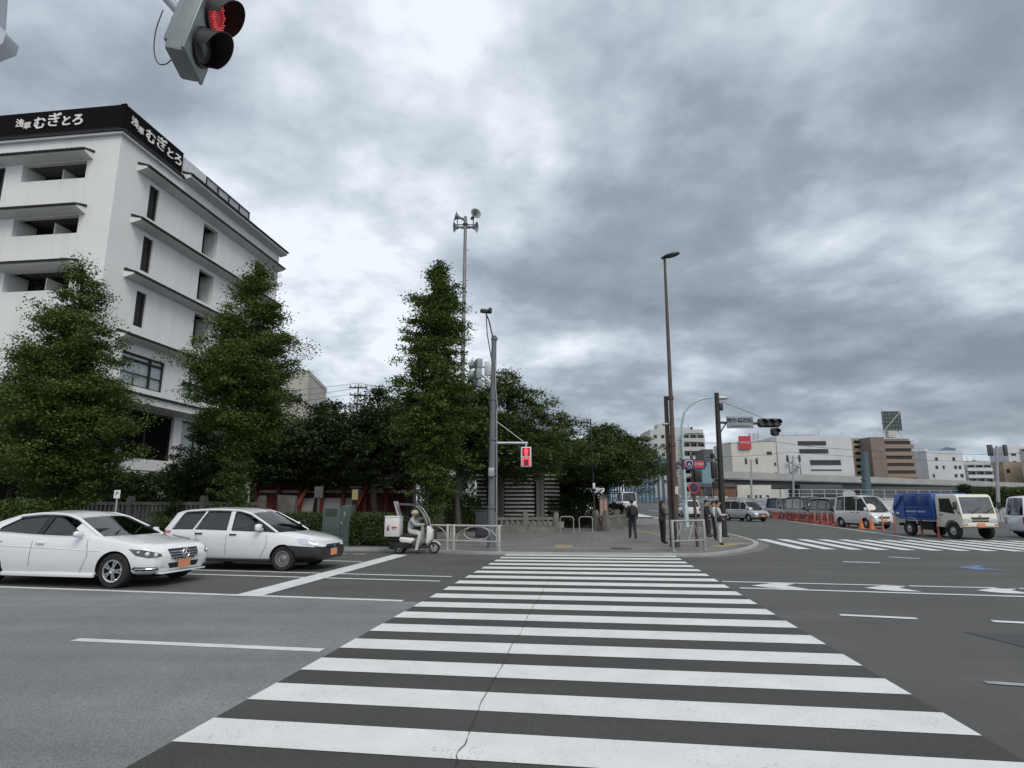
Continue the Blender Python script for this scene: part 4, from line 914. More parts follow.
# ------------------------------------------------------------------ street furniture
red_lamp = mat('red_lamp', (.30, .02, .025), .4, emit=(1, .05, .07), estr=.14, var=.3, scale=60)
sig_grey = mat('signal_grey', (.24, .27, .28), .5, .2, var=.1)
sig_in = mat('lens_dark', (.05, .05, .045), .12, var=.3)
# near signal hanging over the kerb, upper left
SP = A(206, 37, 4.55)
sg = thing('traffic_signal', 'close grey traffic signal with a red lamp and black visors seen from below', 'traffic signal', SP, 0)
nrm = Vector((.955, .10, -.15)).normalized()                       # where the lenses look
upv = Vector((.24, .14, 1)); upv = (upv - nrm * upv.dot(nrm)).normalized(); rtv = upv.cross(nrm).normalized()
SM = Matrix(((rtv.x, upv.x, nrm.x, 0), (rtv.y, upv.y, nrm.y, 0), (rtv.z, upv.z, nrm.z, 0), (0, 0, 0, 1)))
hv = .165
w = MB(); w.box(None, (.36, .36 * 3 + .1, .17), mtx=SM @ Matrix.Translation((0, .36 - .12, -.10)), bev=.03); w.box(None, (.28, .9, .06), mtx=SM @ Matrix.Translation((0, .22, -.21)), bev=.015)
w.box(None, (.42, 1.16, .03), mtx=SM @ Matrix.Translation((0, .24, -.02)), bev=.012)
obj('housing', w, mat('housing_grey', (.20, .235, .24), .42, .3, var=.08), sg, 30)
for k, m in ((0, sig_in), (1, red_lamp)):
    cy = -.12 - .0 + k * .36
    l = MB(); l.lathe([(0, .055), (.07, .048), (.12, .025), (.14, 0), (.14, -.02)], 28, SM @ Matrix.Translation((0, cy, .0))); lo = obj('lens', l, m, sg, 50)
    v = MB(); n = 28; r0, r1 = .158, .150
    for rr_, sgn_ in ((r0, 1), (r1, -1)):
        ring = []
        for j in range(n + 1):
            a = R(-28) + (R(236)) * j / n; ca, sa = math.cos(a), math.sin(a)
            ln = .07 + .15 * (.5 + .5 * sa)
            ring.append((v.vert(SM @ Vector((rr_ * ca, cy + rr_ * sa, -.005))), v.vert(SM @ Vector((rr_ * ca, cy + rr_ * sa, ln)))))
        for j in range(n):
            v.face([ring[j][0], ring[j + 1][0], ring[j + 1][1], ring[j][1]])
        if rr_ == r0: outer = ring
    for j in range(n): v.face([outer[j][1], outer[j + 1][1], ring[j + 1][1], ring[j][1]])
    obj('visor', v, black, sg, 50)
    v = MB(); v.lathe([(.14, -.005), (.165, -.005), (.165, .02), (.14, .02)], 28, SM @ Matrix.Translation((0, cy, 0)), close=True); obj('lens_ring', v, black, sg, 40)
w = MB()
for k in range(9):
    for j in range(9):
        x, y = (k - 4) * .028, (j - 4) * .028
        if x * x + y * y < .0145: w.ball(None, 1, 6, SM @ Matrix.Translation((x, .24 + y, .042)) @ Matrix.Diagonal((.008, .008, .006, 1)))
obj('diode_grid', w, mat('diode', (.8, .12, .12), .3, emit=(1, .2, .2), estr=.35), lo, 40)
def crom_(P, n):
    out = []
    for i in range(len(P) - 1):
        p0, p1, p2, p3 = P[max(i - 1, 0)], P[i], P[i + 1], P[min(i + 2, len(P) - 1)]
        for k in range(n):
            t = k / n; out.append(.5 * ((2 * p1) + (p2 - p0) * t + (2 * p0 - 5 * p1 + 4 * p2 - p3) * t * t + (3 * p1 - p0 - 3 * p2 + p3) * t ** 3))
    return out + [P[-1]]
# arm and pole outside the frame carry it
Parm = A(156, -14, 4.6) - SP; Pat = A(184, 16, 4.6) - SP
w = MB(); w.tube([Parm + (Parm - Pat) * 6, Parm, Pat + Vector((.02, 0, -.03))], .045, 12); w.box(Pat + Vector((.05, 0, -.04)), (.12, .12, .14), .4, bev=.02); w.cyl(Pat, Pat + Vector((.16, .02, .03)), .035, 10); w.box(Pat + Vector((-.02, -.05, -.10)), (.09, .07, .05), .3, bev=.01)
obj('arm', w, grey_metal, sg, 40)
w = MB(); q = [A(163, 10, 4.5), A(156, 30, 4.5), A(154, 50, 4.5), A(158, 63, 4.5), A(166, 64, 4.5), A(173, 58, 4.5)]
q = [v_ for v_ in crom_([p - SP for p in q], 5)]; w.tube(q, .005, 6); obj('cable', w, dark_metal, sg, 60)
bp = A(-30, 30, 3.0)
bk = thing('signal_housing', 'grey back of an octagonal signal housing cut by the upper left corner', 'traffic signal', bp, 0)
ang = math.atan2(bp.x, bp.y); V = lambda u, v: Vector((math.cos(ang) * u, -math.sin(ang) * u, v))
M = Matrix(((math.cos(-ang), 0, 0, 0), (math.sin(-ang), 0, 1, 0), (0, 1, 0, 0), (0, 0, 0, 1)))
w = MB(); w.prism([(-.3, -.18), (.0, -.18), (.145, .0), (.15, .07), (.08, .13), (.05, .5), (-.3, .6)], 0, .1, M); obj('housing', w, mat('housing_pale', (.36, .40, .43), .5, .2, var=.06), bk, 30)
w = MB(); w.tube([V(-.05, -.02) + Vector((0, -.04, 0)), V(.02, -.06) + Vector((0, -.05, 0)), V(.06, -.05) + Vector((0, -.03, 0))], .012, 8); w.tube([V(-.02, .05) + Vector((0, -.03, 0)), V(.0, .5) + Vector((0, -.03, 0))], .03, 8); obj('bracket', w, dark_metal, bk, 40)
px_, py_ = -6.4, 3.6
w = MB(); w.cyl((px_, py_, 0), (px_, py_, 7.2), .13, 16, .11); w.tube([(px_, py_, 6.7), Parm + (Parm - Pat) * 6 + SP], .055, 10); w.tube([(px_, py_, 4.6), bp + V(-.25, .1) + Vector((0, .05, 0))], .04, 10)
tag(obj('signal_pole', w, grey_metal), 'grey pole and arms holding the close signals at the upper left', 'pole')

# signal pole with camera at the far end of the crosswalk
pp = G(491, 548, PZ); Yp = pp.y
sp_ = thing('signal_pole', 'grey signal pole with a camera on top, behind the white guard railing', 'signal pole', pp)
zt = A(493, 336, Yp).z - PZ
w = MB(); w.cyl((0, 0, 0), (.06, 0, zt), .135, 16, .09)
for z in (1.3, 2.4, 3.6, 5.0, zt - .15): w.cyl((.01 * z, 0, z), (.01 * z, 0, z + .08), .168 - .007 * z, 16)
spm = mat('signal_pole_paint', (.115, .128, .142), .6, .1, var=.12, scale=3); obj('pole', w, spm, sp_, 40)
w = MB(); w.box((-.02, 0, 1.42), (.40, .3, .52), bev=.02) if False else w.box((.0, -.16, 2.5), (.2, .12, .3), bev=.02); w.cyl((.19, -.06, 0), (.17, -.06, 4.7), .022, 8); w.tube([(.2, -.06, 4.7), (.13, -.12, 5.4), (.10, -.14, 6.4)], .022, 8); obj('conduit', w, grey_metal, sp_, 50)
w = MB(); w.tube([(.05, 0, zt - .2), (-.12, -.02, zt + .55), (-.24, -.02, zt + .85)], .025, 8); w.tube([(.0, 0, zt - 1.0), (-.19, -.02, zt + .1), (-.22, -.02, zt + .75)], .018, 8); o = obj('camera_mast', w, dark_metal, sp_, 50)
w = MB(); w.box((-.26, -.02, zt + .92), (.36, .14, .14), .3, bev=.03); w.box((-.08, -.08, zt + .92), (.1, .15, .2), .3, bev=.02); obj('camera', w, black, o, 40)
# vehicle signal facing away to the left, with its bracket
zs = A(475, 372, Yp).z - PZ
w = MB(); w.tube([(.05, 0, zs - .5), (-.12, 0, zs - .32), (-.34, 0, zs - .1)], .05, 10); w.tube([(.05, 0, zs + .25), (-.34, 0, zs + .18)], .04, 10); w.box((-.12, 0, zs + .12), (.3, .1, .5), bev=.02); obj('bracket', w, galv, sp_, 50)
w = MB(); w.box((-.48, 0, zs + .28), (.2, .36, .36), .35, bev=.03); w.box((-.50, 0, zs - .08), (.2, .36, .36), .35, bev=.03); w.box((-.46, .02, zs - .40), (.18, .30, .28), .35, bev=.03); w.cyl((-.62, .05, zs + .28), (-.82, .10, zs + .25), .13, 14); w.cyl((-.62, .05, zs - .08), (-.82, .10, zs - .11), .13, 14); obj('vehicle_signal', w, mat('signal_pale', (.22, .245, .26), .5, .1, var=.08), sp_, 40)
# pedestrian signal on an arm
za = A(515, 443, Yp).z - PZ; xa = A(526, 443, Yp).x - pp.x; zb = A(526, 457, Yp).z - PZ
w = MB(); w.cyl((.1, 0, za), (xa + .06, 0, za), .045, 10); w.cyl((xa, 0, za + .03), (xa, 0, za - .22), .04, 8); w.tube([(.1, 0, za + .8), (xa - .1, 0, za + .06)], .010, 6); ar = obj('signal_arm', w, galv, sp_, 50)
psz = .40
w = MB(); w.box((xa, 0, zb), (.36, .2, .68), bev=.025); hs = obj('pedestrian_signal', w, mat('signal_white', (.55, .56, .57), .5, var=.05), ar, 30)
w = MB(); w.box((xa, -.104, zb + .165), (.27, .02, .28)); obj('red_panel', w, mat('red_panel', (.12, .008, .012), .4, emit=(1, .02, .05), estr=.16), hs, 20)
w = MB(); w.ball((xa, -.118, zb + .275), (.036, .012, .040), 10); w.box((xa, -.118, zb + .19), (.13, .012, .11), bev=.02) ; w.box((xa, -.118, zb + .09), (.09, .012, .13), bev=.01); obj('standing_figure', w, mat('red_figure', (.6, .05, .08), .4, emit=(1, .10, .12), estr=.6), hs, 20)
w = MB(); w.box((xa, -.104, zb - .165), (.27, .02, .28)); obj('dark_panel', w, mat('timer_panel', (.06, .008, .01), .3, emit=(.8, .03, .07), estr=.10), hs, 20)
w = MB(); w.prism([(-.125, -.30), (-.085, -.30), (-.085, -.09), (.085, -.09), (.085, -.30), (.125, -.30), (.125, -.05), (-.125, -.05)], -.124, -.112, Matrix(((1, 0, 0, xa), (0, 0, 1, 0), (0, 1, 0, zb), (0, 0, 0, 1)))); obj('timer_bars', w, mat('red_figure', (.6, .05, .08), .4), hs, 20)

# loudspeaker pole
lp = A(460, 520, 35); lz = A(465.5, 218, 35).z
ls_ = thing('loudspeaker_pole', 'tall grey pole topped by four horn loudspeakers behind the columnar tree', 'loudspeaker pole', (lp.x, 35, .1))
dx = A(465.5, 218, 35).x - lp.x
w = MB(); w.cyl((0, 0, 0), (dx, 0, lz), .155, 14, .095)
for k in range(6): w.cyl((dx * .6 - .12 + k * .02, 0, lz * .62 + k * 1.0), (dx * .6 + .22 + k * .02, 0, lz * .62 + k * 1.0), .015, 6)
obj('pole', w, mat('mast_grey', (.20, .21, .215), .5, .3, var=.15, scale=2), ls_, 40)
w = MB(); w.cyl((dx - .6, 0, lz - .55), (dx + .6, 0, lz - .55), .03, 8); w.box((dx, 0, lz - .55), (.3, .28, .16), bev=.02); w.cyl((dx + .5, 0, lz - .55), (dx + .5, 0, lz - .1), .03, 8); w.cyl((dx - .5, 0, lz - .55), (dx - .5, 0, lz - .1), .03, 8); w.cyl((dx - 1.0, 0, lz - 6.05), (dx, 0, lz - 6.15), .04, 8); w.tube([(dx - .9, 0, lz - 6.1), (dx, 0, lz - 7.9)], .02, 6); obj('bracket', w, dark_metal, ls_, 40)
for (x, z, d) in ((-.22, -.12, (-1, -.25, .25)), (-.25, -.62, (-1, -.3, -.12)), (.42, -.02, (.5, -1, .1)), (.28, -.62, (1, -.25, -.12))):
    d = Vector(d).normalized(); M = Matrix.Translation((dx + x * 1.2, -.05, lz + z * 1.2)) @ d.to_track_quat('Z', 'Y').to_matrix().to_4x4() @ Matrix.Scale(1.0, 4)
    w = MB(); w.lathe([(.0, -.28), (.10, -.28), (.10, -.05), (.06, -.03), (.09, .1), (.15, .24), (.26, .36), (.34, .40), (.33, .41), (.24, .36), (.13, .25), (.07, .12), (0, .06)], 24, M); obj('horn', w, mat('horn_grey', (.24, .255, .26), .5, .2, var=.1), ls_, 50)

# tall brown lamp post and the short thick post beside it
lb_ = G(677.5, 547.5, PZ); top = A(664.5, 257, lb_.y)
br_ = mat('brown_post', (.085, .060, .048), .55, .2, var=.2, scale=3)
la = thing('street_lamp', 'very tall thin brown street lamp post with one lamp head, leaning slightly', 'street lamp', lb_)
d = top - lb_
w = MB(); w.tube([(0, 0, 0), d * .18, d * .42, d], [.095, .09, .075, .045], 14); w.box((-.02, -.13, .75), (.12, .03, .4), bev=.01)
for z in (1.55, 3.4, 5.05): w.cyl(d * (z / d.z), d * ((z + .12) / d.z), .102, 14)
w.box(d * (2.2 / d.z) + Vector((0, -.13, 0)), (.16, .02, .32)); obj('pole', w, br_, la, 40)
w = MB(); w.box(d * (1.9 / d.z) + Vector((.02, -.135, 0)), (.10, .015, .26)); obj('notice', w, mat('paper', (.5, .48, .44), .8), la, 20)
w = MB(); M = Matrix.Translation(d + Vector((.24, -.05, .05))) @ Matrix.Rotation(R(-14), 4, 'Y') @ Matrix.Diagonal((.34, .17, .085, 1)); w.ball(None, 1, 16, M); w.cyl(d + Vector((-.12, 0, -.06)), d + Vector((.14, -.03, .06)), .05, 10); obj('lamp_head', w, mat('lamp_dark', (.035, .04, .04), .4, .3), la, 50)
pb = G(672.5, 546, PZ)
po = thing('wooden_post', 'thick dark brown post strapped close beside the tall lamp post', 'post', lb_ + Vector((-.10, .22, 0)))
w = MB(); w.tube([(0, 0, 0), Vector((d.x, d.y, d.z)) * .5 + Vector((-.02, 0, 0))], [.095, .075], 12); obj('post', w, mat('dark_wood_post', (.06, .045, .036), .8, var=.3, scale=5), po, 40)
w = MB(); q = d * .5 + Vector((-.02, 0, 0)); w.box(q + Vector((0, 0, -1.0)), (.3, .26, .06), bev=.01); obj('band', w, galv, po, 40)

# pale blue bowed street lamp
pb = G(686.5, 527, PZ); Yb = pb.y
ba = thing('street_lamp', 'pale blue street lamp whose arm bows over towards the dark signal pole', 'street lamp', pb)
P = [A(x, y, Yb) - pb for x, y in ((685.5, 500), (683, 455), (681.8, 425), (684, 413), (691, 404), (702, 399), (716, 397))]
pblue = mat('lamp_pale_blue', (.36, .45, .47), .5, .1, var=.1)
w = MB(); w.tube([Vector((0, 0, 0)), Vector((0, 0, 1.2)), Vector((-.005, 0, 1.25))] + P, [.17, .16, .13, .12, .10, .085, .075, .065, .055, .045], 12); obj('pole', w, pblue, ba, 50)
q = A(722, 398, Yb) - pb; w = MB(); w.ball(q, (.42, .17, .12), 14); w.cyl(P[-1], q, .05, 8); obj('lamp_head', w, mat('lamp_head_grey', (.45, .47, .44), .4, .2), ba, 50)

# dark signal pole on the corner with name plate, horizontal signal, walk signals
pd = G(724, 537, PZ); Yd = pd.y
dk = mat('pole_dark', (.024, .022, .021), .5, .2, var=.2)
sd = thing('signal_pole', 'dark brown signal pole on the right corner holding a name plate and a side arm', 'signal pole', pd)
tp = A(716.5, 393, Yd) - pd
w = MB(); w.tube([(0, 0, 0), tp * .25, tp], [.15, .135, .10], 14); w.lathe([(.22, 0), (.22, .05), (.15, .1)], 14); w.box(tp * .9 + Vector((.16, 0, 0)), (.16, .18, .34), bev=.02); obj('pole', w, dk, sd, 40)
az = A(730, 422.5, Yd).z - PZ; ax1 = A(781, 425, Yd).x - pd.x; ax0 = tp.x * az / tp.z
w = MB(); w.cyl((ax0, 0, az), (ax1, 0, az - .08), .055, 10); w.tube([(ax0, 0, az - .55), (ax0 + .35, 0, az - .05)], .03, 8); w.tube([(ax0, 0, tp.z - .3), (ax1 - .3, 0, az)], .010, 6); ar = obj('signal_arm', w, dk, sd, 40)
a_, c_ = A(725.5, 416, Yd) - pd, A(752.5, 428.5, Yd) - pd
w = MB(); w.box(((a_.x + c_.x) / 2, -.1, (a_.z + c_.z) / 2), (c_.x - a_.x, .08, a_.z - c_.z), bev=.015); npl = obj('name_plate', w, mat('plate_grey', (.24, .28, .30), .5, .1, var=.05), ar, 30)
text('駒形橋西詰', .235, mat('plate_ink', (.035, .045, .06), .6), npl, facing(((a_.x + c_.x) / 2, -.145, (a_.z + c_.z) / 2 + .06), (1, 0, 0), (0, 0, 1)), .004, .006)
text('Komagatabashi nishizume', .085, MATS['plate_ink'], npl, facing(((a_.x + c_.x) / 2, -.145, c_.z + .10), (1, 0, 0), (0, 0, 1)), .004)
def hsignal(parent, a_, c_, n, mname='signal_black'):
    m = mat(mname, (.014, .014, .014), .45, var=.2); L_ = c_.x - a_.x; hz = a_.z - c_.z; zc = (a_.z + c_.z) / 2
    w = MB(); w.box(((a_.x + c_.x) / 2, 0, zc), (L_, .2, hz), bev=min(.1, hz * .3)); hs = obj('vehicle_signal', w, m, parent, 30)
    for k in range(n):
        x = a_.x + L_ * (k + .5) / n; r = min(hz * .36, L_ / n * .42)
        l = MB(); l.lathe([(0, 0), (r, 0), (r, .02)], 18, facing((x, -.105, zc), (1, 0, 0), (0, 0, 1))); obj('lens', l, sig_in, hs, 40)
        v = MB()
        for j in range(12):
            t0, t1 = R(-10) + R(200) * j / 12, R(-10) + R(200) * (j + 1) / 12; y1 = -.34
            v.poly([(x + r * 1.08 * math.cos(t0), -.1, zc + r * 1.08 * math.sin(t0)), (x + r * 1.08 * math.cos(t1), -.1, zc + r * 1.08 * math.sin(t1)), (x + r * 1.08 * math.cos(t1), y1, zc + r * 1.08 * math.sin(t1)), (x + r * 1.08 * math.cos(t0), y1, zc + r * 1.08 * math.sin(t0))])
        obj('visor', v, m, hs, 60)
    return hs
hsignal(ar, A(757, 418.5, Yd) - pd, A(780, 427.5, Yd) - pd, 3); hsignal(ar, A(770, 428, Yd) - pd, A(779.5, 436, Yd) - pd, 1)
w = MB(); q = A(714, 470, Yd) - pd; w.box((q.x, 0, q.z), (.24, .2, .75), bev=.03); w.box((q.x + .12, 0, q.z + .45), (.14, .1, .1)); w.box((q.x, -.02, q.z - .62), (.2, .2, .2), bev=.02); w.cyl((q.x, 0, q.z + .5), (q.x - .05, 0, q.z + .72), .09, 10); w.bar((q.x, 0, q.z + .2), (tp.x * .5, 0, q.z + .2), .06); obj('walk_signal', w, black, sd, 40)

# route sign on a brown post
pr = G(697.5, 547, PZ); Yr = pr.y
rs_ = thing('route_sign', 'blue pointed route sign on a thin brown post with a round sign below', 'road sign', pr)
zt = A(696, 455, Yr).z - PZ
w = MB(); w.tube([(0, 0, 0), (-.03, 0, zt)], [.055, .045], 10); obj('post', w, mat('brown_post', (.085, .060, .048)), rs_, 40)
blue = mat('sign_blue', (.018, .022, .085), .4, var=.06); swhite = mat('sign_white', (.66, .67, .68), .5, var=.04); sred = mat('sign_red', (.42, .05, .05), .45, var=.08)
a_, c_ = A(679, 459.5, Yr) - pr, A(706.5, 469.5, Yr) - pr; zc = (a_.z + c_.z) / 2; hh = (a_.z - c_.z) / 2
M = Matrix(((1, 0, 0, 0), (0, 0, 1, 0), (0, 1, 0, 0), (0, 0, 0, 1)))
w = MB(); w.prism([(a_.x, zc), (a_.x + .10, zc + hh), (c_.x - .10, zc + hh), (c_.x, zc), (c_.x - .10, zc - hh), (a_.x + .10, zc - hh)], -.10, -.06, M); pl = obj('panel', w, blue, rs_, 20)
w = MB(); w.box((a_.x + .16, -.106, zc), (.05, .012, hh * 1.3)); w.box((a_.x + .66, -.106, zc), (.34, .012, hh * 1.45)); obj('red_field', w, sred, pl, 20)
text('江戸通り', .09, swhite, pl, facing((a_.x + .66, -.116, zc), (1, 0, 0), (0, 0, 1)), .003)
sx_ = a_.x + .32
for s_, m_, y_ in ((1.0, swhite, -.104), (.86, blue, -.112)):
    w = MB(); w.prism([(sx_ - .125 * s_, zc + .13 * s_), (sx_, zc + .15 * s_), (sx_ + .125 * s_, zc + .13 * s_), (sx_ + .13 * s_, zc + .02), (sx_ + .08 * s_, zc - .09 * s_), (sx_, zc - .15 * s_), (sx_ - .08 * s_, zc - .09 * s_), (sx_ - .13 * s_, zc + .02)], y_ - .006, y_, M); sh = obj('shield', w, m_, pl, 20)
text('6', .17, swhite, sh, facing((sx_, -.122, zc), (1, 0, 0), (0, 0, 1)), .003)
q = A(693, 488, Yr) - pr
w = MB(); w.lathe([(0, 0), (.19, 0), (.19, .02), (0, .02)], 28, facing((q.x, -.08, q.z), (1, 0, 0), (0, 0, 1))); rd_ = obj('round_sign', w, blue, rs_, 40)
w = MB(); w.lathe([(.150, .022), (.19, .022), (.19, .028), (.150, .028)], 28, facing((q.x, -.08, q.z), (1, 0, 0), (0, 0, 1)), close=True); w.bar((q.x - .105, -.104, q.z + .105), (q.x + .105, -.104, q.z - .105), .045, .006); obj('red_ring', w, sred, rd_, 40)
q = A(697, 476, Yr) - pr; w = MB(); w.box((q.x, -.06, q.z), (.24, .18, .42), bev=.03); w.box((q.x - .15, -.03, q.z - .05), (.3, .05, .05)); obj('walk_signal', w, black, rs_, 30)

# guard railings
def railing(label, p, q, posts, motifs, h=.80, m=None):
    p, q = Vector(p), Vector(q); d = q - p; L_ = d.length; t = thing('guard_railing', label, 'guard railing', p, math.atan2(d.y, d.x)); m = m or mat('railing_paint', (.40, .39, .37), .5, .1, var=.15, scale=4)
    w = MB(); w.cyl((0, 0, h - .03), (L_, 0, h - .03), .032, 10); w.cyl((0, 0, .30), (L_, 0, .30), .022, 8); obj('rail', w, m, t, 50)
    for x in posts:
        w = MB(); w.box((x * L_, 0, h / 2), (.075, .075, h + .02), bev=.012); w.box((x * L_, 0, .01), (.16, .16, .02)); obj('post', w, m, t, 30)
    w = MB()
    for kind, x0, x1 in motifs:
        c, rx = (x0 + x1) / 2 * L_, (x1 - x0) / 2 * L_
        if kind == 'e': w.tube([(c + rx * .62 * math.cos(a), 0, .54 + .20 * math.sin(a)) for a in np.linspace(0, 2 * PI, 28, endpoint=False)], .014, 6, closed=True); w.tube([(c + rx * math.cos(a), 0, .31 + .44 * math.sin(a)) for a in np.linspace(0, PI, 18)], .014, 6)
        if kind == 'a': w.tube([(c + rx * math.cos(a), 0, .31 + .44 * math.sin(a)) for a in np.linspace(0, PI, 18)], .014, 6)
        if kind == 'x': w.tube([(x0 * L_, 0, .31), (c, 0, h - .05)], .014, 6); w.tube([(x1 * L_, 0, .31), (c, 0, h - .05)], .014, 6)
        if kind == 'v': w.cyl((x0 * L_, 0, .31), (x0 * L_, 0, h - .04), .02, 8)
    obj('ornament', w, m, t, 60)
    return t
fr = Vector((-.32, 19.15, PZ)); fl = fr + Vector((-2.6, .95, 0))
railing('white guard railing with ring ornaments beside the delivery scooter', fl, fr, [.0, .33, .41, .97], [('a', -.02, .32), ('e', .44, .95), ('v', .37, 0), ('v', .94, 0)])
w = MB(); 
rl0, rl1 = G(673, 551.5, PZ), G(705.5, 549.5, PZ)
railing('short grey guard railing at the foot of the tall lamp post', rl0 + Vector((0, .05, 0)), rl1, [0.02, .98], [('x', .15, .5), ('v', .18, 0), ('x', .5, .85)], .95, mat('railing_grey', (.33, .34, .34), .5, .2, var=.15))

# green cabinet, small cabinet, notice board, parking plate, park bits
pc = G(337, 545.5, PZ)
gc = thing('utility_cabinet', 'tall green utility cabinet between two clipped hedges', 'cabinet', pc, R(-9)); gc.scale = (.84, .84, .82); gm = mat('cabinet_green', (.052, .078, .068), .55, var=.12, scale=2)
w = MB(); w.box((0, 0, .06), (1.22, .56, .12)); w.box((-.2, 0, .86), (.80, .52, 1.5), bev=.015); w.box((.41, .01, .9), (.40, .50, 1.58), bev=.015); obj('body', w, gm, gc, 30)
w = MB()
for k in range(9): w.box((-.22, -.268, 1.25 + k * .035), (.55, .012, .02))
for k in range(9): w.box((-.1, -.268, .2 + k * .035), (.4, .012, .02))
obj('vent', w, mat('vent_dark', (.04, .06, .055), .6), gc, 20)
w = MB(); w.box((.41, -.247, .9), (.35, .012, 1.45)); dr = obj('door', w, gm, gc, 20)
w = MB(); w.tube([(.36, -.26, 1.42), (.40, -.26, 1.28), (.36, -.26, 1.2)], .012, 6); w.tube([(.40, -.26, 1.28), (.46, -.26, 1.34)], .012, 6); w.box((.26, -.262, .95), (.03, .02, .12)); obj('emblem', w, mat('pale_mark', (.35, .42, .38), .6), dr, 20)
p = A(481.5, 518, 26.5); t = thing('electrical_cabinet', 'small dark slate cabinet just left of the grey signal pole', 'cabinet', (p.x, 26.5, PZ)); w = MB(); w.box((0, 0, .55), (.50, .4, 1.1), bev=.015); w.box((0, 0, 1.13), (.56, .46, .06), bev=.01); obj('body', w, mat('slate', (.028, .032, .042), .5), t, 30); w = MB(); w.box((.02, -.21, .55), (.4, .015, .9)); w.box((.16, -.225, .6), (.03, .02, .12)); obj('door', w, mat('slate_door', (.034, .038, .05), .5), t, 20)
p = A(604, 516, 34.5); nb_ = thing('notice_board', 'narrow pale pink notice board with a small roof beside the walking man', 'notice board', (p.x, 34.5, PZ), R(-20))
w = MB(); w.box((0, 0, .24), (.40, .3, .48), bev=.02); obj('base', w, mat('board_red', (.12, .02, .02), .7), nb_, 20)
w = MB(); w.box((0, 0, 1.12), (.40, .1, 1.3), bev=.01); bo = obj('board', w, mat('board_pink', (.50, .36, .31), .7, var=.06), nb_, 20)
w = MB()
for k in range(13): w.box((.0 + .01 * (k % 3), -.055, .60 + k * .085), (.09 + .05 * (k % 2), .008, .05))
obj('lettering', w, mat('faint_ink', (.32, .16, .13), .8), bo, 0)
w = MB(); w.prism([(-.30, 0), (.30, 0), (.30, .04), (0, .16), (-.30, .04)], -.15, .15, Matrix.Translation((0, 0, 1.78)) @ M); w.box((-.23, 0, .95), (.05, .09, 1.7)); w.box((.23, 0, .95), (.05, .09, 1.7)); obj('roof', w, mat('board_roof', (.10, .06, .045), .7), nb_, 20)
p = A(595, 516, 34); t = thing('thin_pole', 'thin grey pole with a small white box in front of the park trees', 'pole', (p.x, 34, PZ)); zz = A(592.5, 420, 34).z; w = MB(); w.tube([(0, 0, 0), (-.12, 0, zz)], [.055, .04], 10); obj('pole', w, dark_metal, t, 40); w = MB(); w.box((-.03, -.08, A(594, 487, 34).z), (.14, .12, .32), bev=.01); obj('box', w, swhite, t, 30)
p = A(116, 508, 20.2); t = thing('parking_sign', 'small white square sign marked P standing behind the sedan roof', 'sign', (p.x, 20.2, PZ)); w = MB(); w.cyl((0, 0, 0), (0, 0, 1.86), .025, 8); obj('post', w, galv, t, 40); w = MB(); w.box((0, -.03, 1.76), (.20, .02, .27), bev=.005); pn = obj('panel', w, swhite, t, 20); text('P', .19, mat('sign_ink', (.03, .03, .035), .6), pn, facing((0, -.043, 1.77), (1, 0, 0), (0, 0, 1)), .003)
p = A(355, 512, 27); t = thing('park_lantern', 'small wooden lantern post with a pale yellow panel behind the green cabinet', 'lantern', (p.x, 27, .1)); w = MB(); w.box((0, 0, .75), (.12, .12, 1.5)); obj('post', w, mat('lantern_wood', (.03, .025, .02), .8), t, 20); w = MB(); w.box((0, 0, 1.78), (.32, .26, .56), bev=.01); w.box((0, 0, 2.1), (.46, .4, .06)); o = obj('lamp_box', w, MATS['lantern_wood'], t, 20); w = MB(); w.box((0, -.137, 1.78), (.25, .012, .44)); obj('paper_panel', w, mat('lantern_paper', (.40, .33, .16), .8, var=.1), o, 20)
p = A(287, 512, 30); t = thing('stone_monument', 'grey tapering stone monument in front of the temple hall', 'monument', (p.x, 30, .1)); w = MB(); w.prism([(-.35, .3), (.35, .3), (.42, 1.75), (-.45, 1.8)], -.15, .15, M); obj('slab', w, stone, t, 20); w = MB(); w.box((0, 0, .16), (1.1, .6, .32), bev=.02); obj('plinth', w, stone, t, 20)
p = A(452, 520, 31); t = thing('stone_monument', 'low grey stone block monument left of the black tree trunk', 'monument', (p.x - .6, 33.0, .1)); w = MB(); w.box((0, 0, .75), (1.5, .4, .85), bev=.04); w.box((0, 0, .16), (2.6, .9, .32), bev=.02); obj('block', w, stone, t, 20)
p = A(160, 470, 30); t = thing('park_sign', 'small dark park sign on a post against the glazed ground floor', 'sign', (p.x, 32.5, .1)); w = MB(); w.box((0, 0, 1.9), (.1, .1, 3.6)); w.box((.05, -.06, 3.55), (.75, .05, .36)); obj('sign', w, mat('sign_dim', (.075, .075, .07), .7), t, 20)
p = A(113, 470, 30); t = thing('park_lamp', 'old style park lamp seen against the white string course', 'lamp', (p.x, 30.2, .1)); w = MB(); w.tube([(0, 0, 0), (0, 0, 2.8), (0, 0, 3.4)], [.06, .045, .03], 10); obj('post', w, dark_metal, t, 40); w = MB(); w.lathe([(.0, 3.4), (.14, 3.42), (.22, 3.85), (.26, 3.87), (.05, 4.1), (0, 4.25)], 8); obj('lamp_head', w, mat('lamp_glass', (.12, .12, .11), .3), t, 20)
p = A(353, 512, 24.5); t = thing('park_sign', 'dark upright board on a post behind the green cabinet', 'sign', (A(318.5, 505, 24.5).x, 24.5, .1)); w = MB(); w.box((0, 0, 1.0), (.07, .07, 2.0)); w.box((0, -.05, 1.85), (.34, .04, .45)); obj('board', w, mat('sign_dim', (.075, .075, .07)), t, 20)

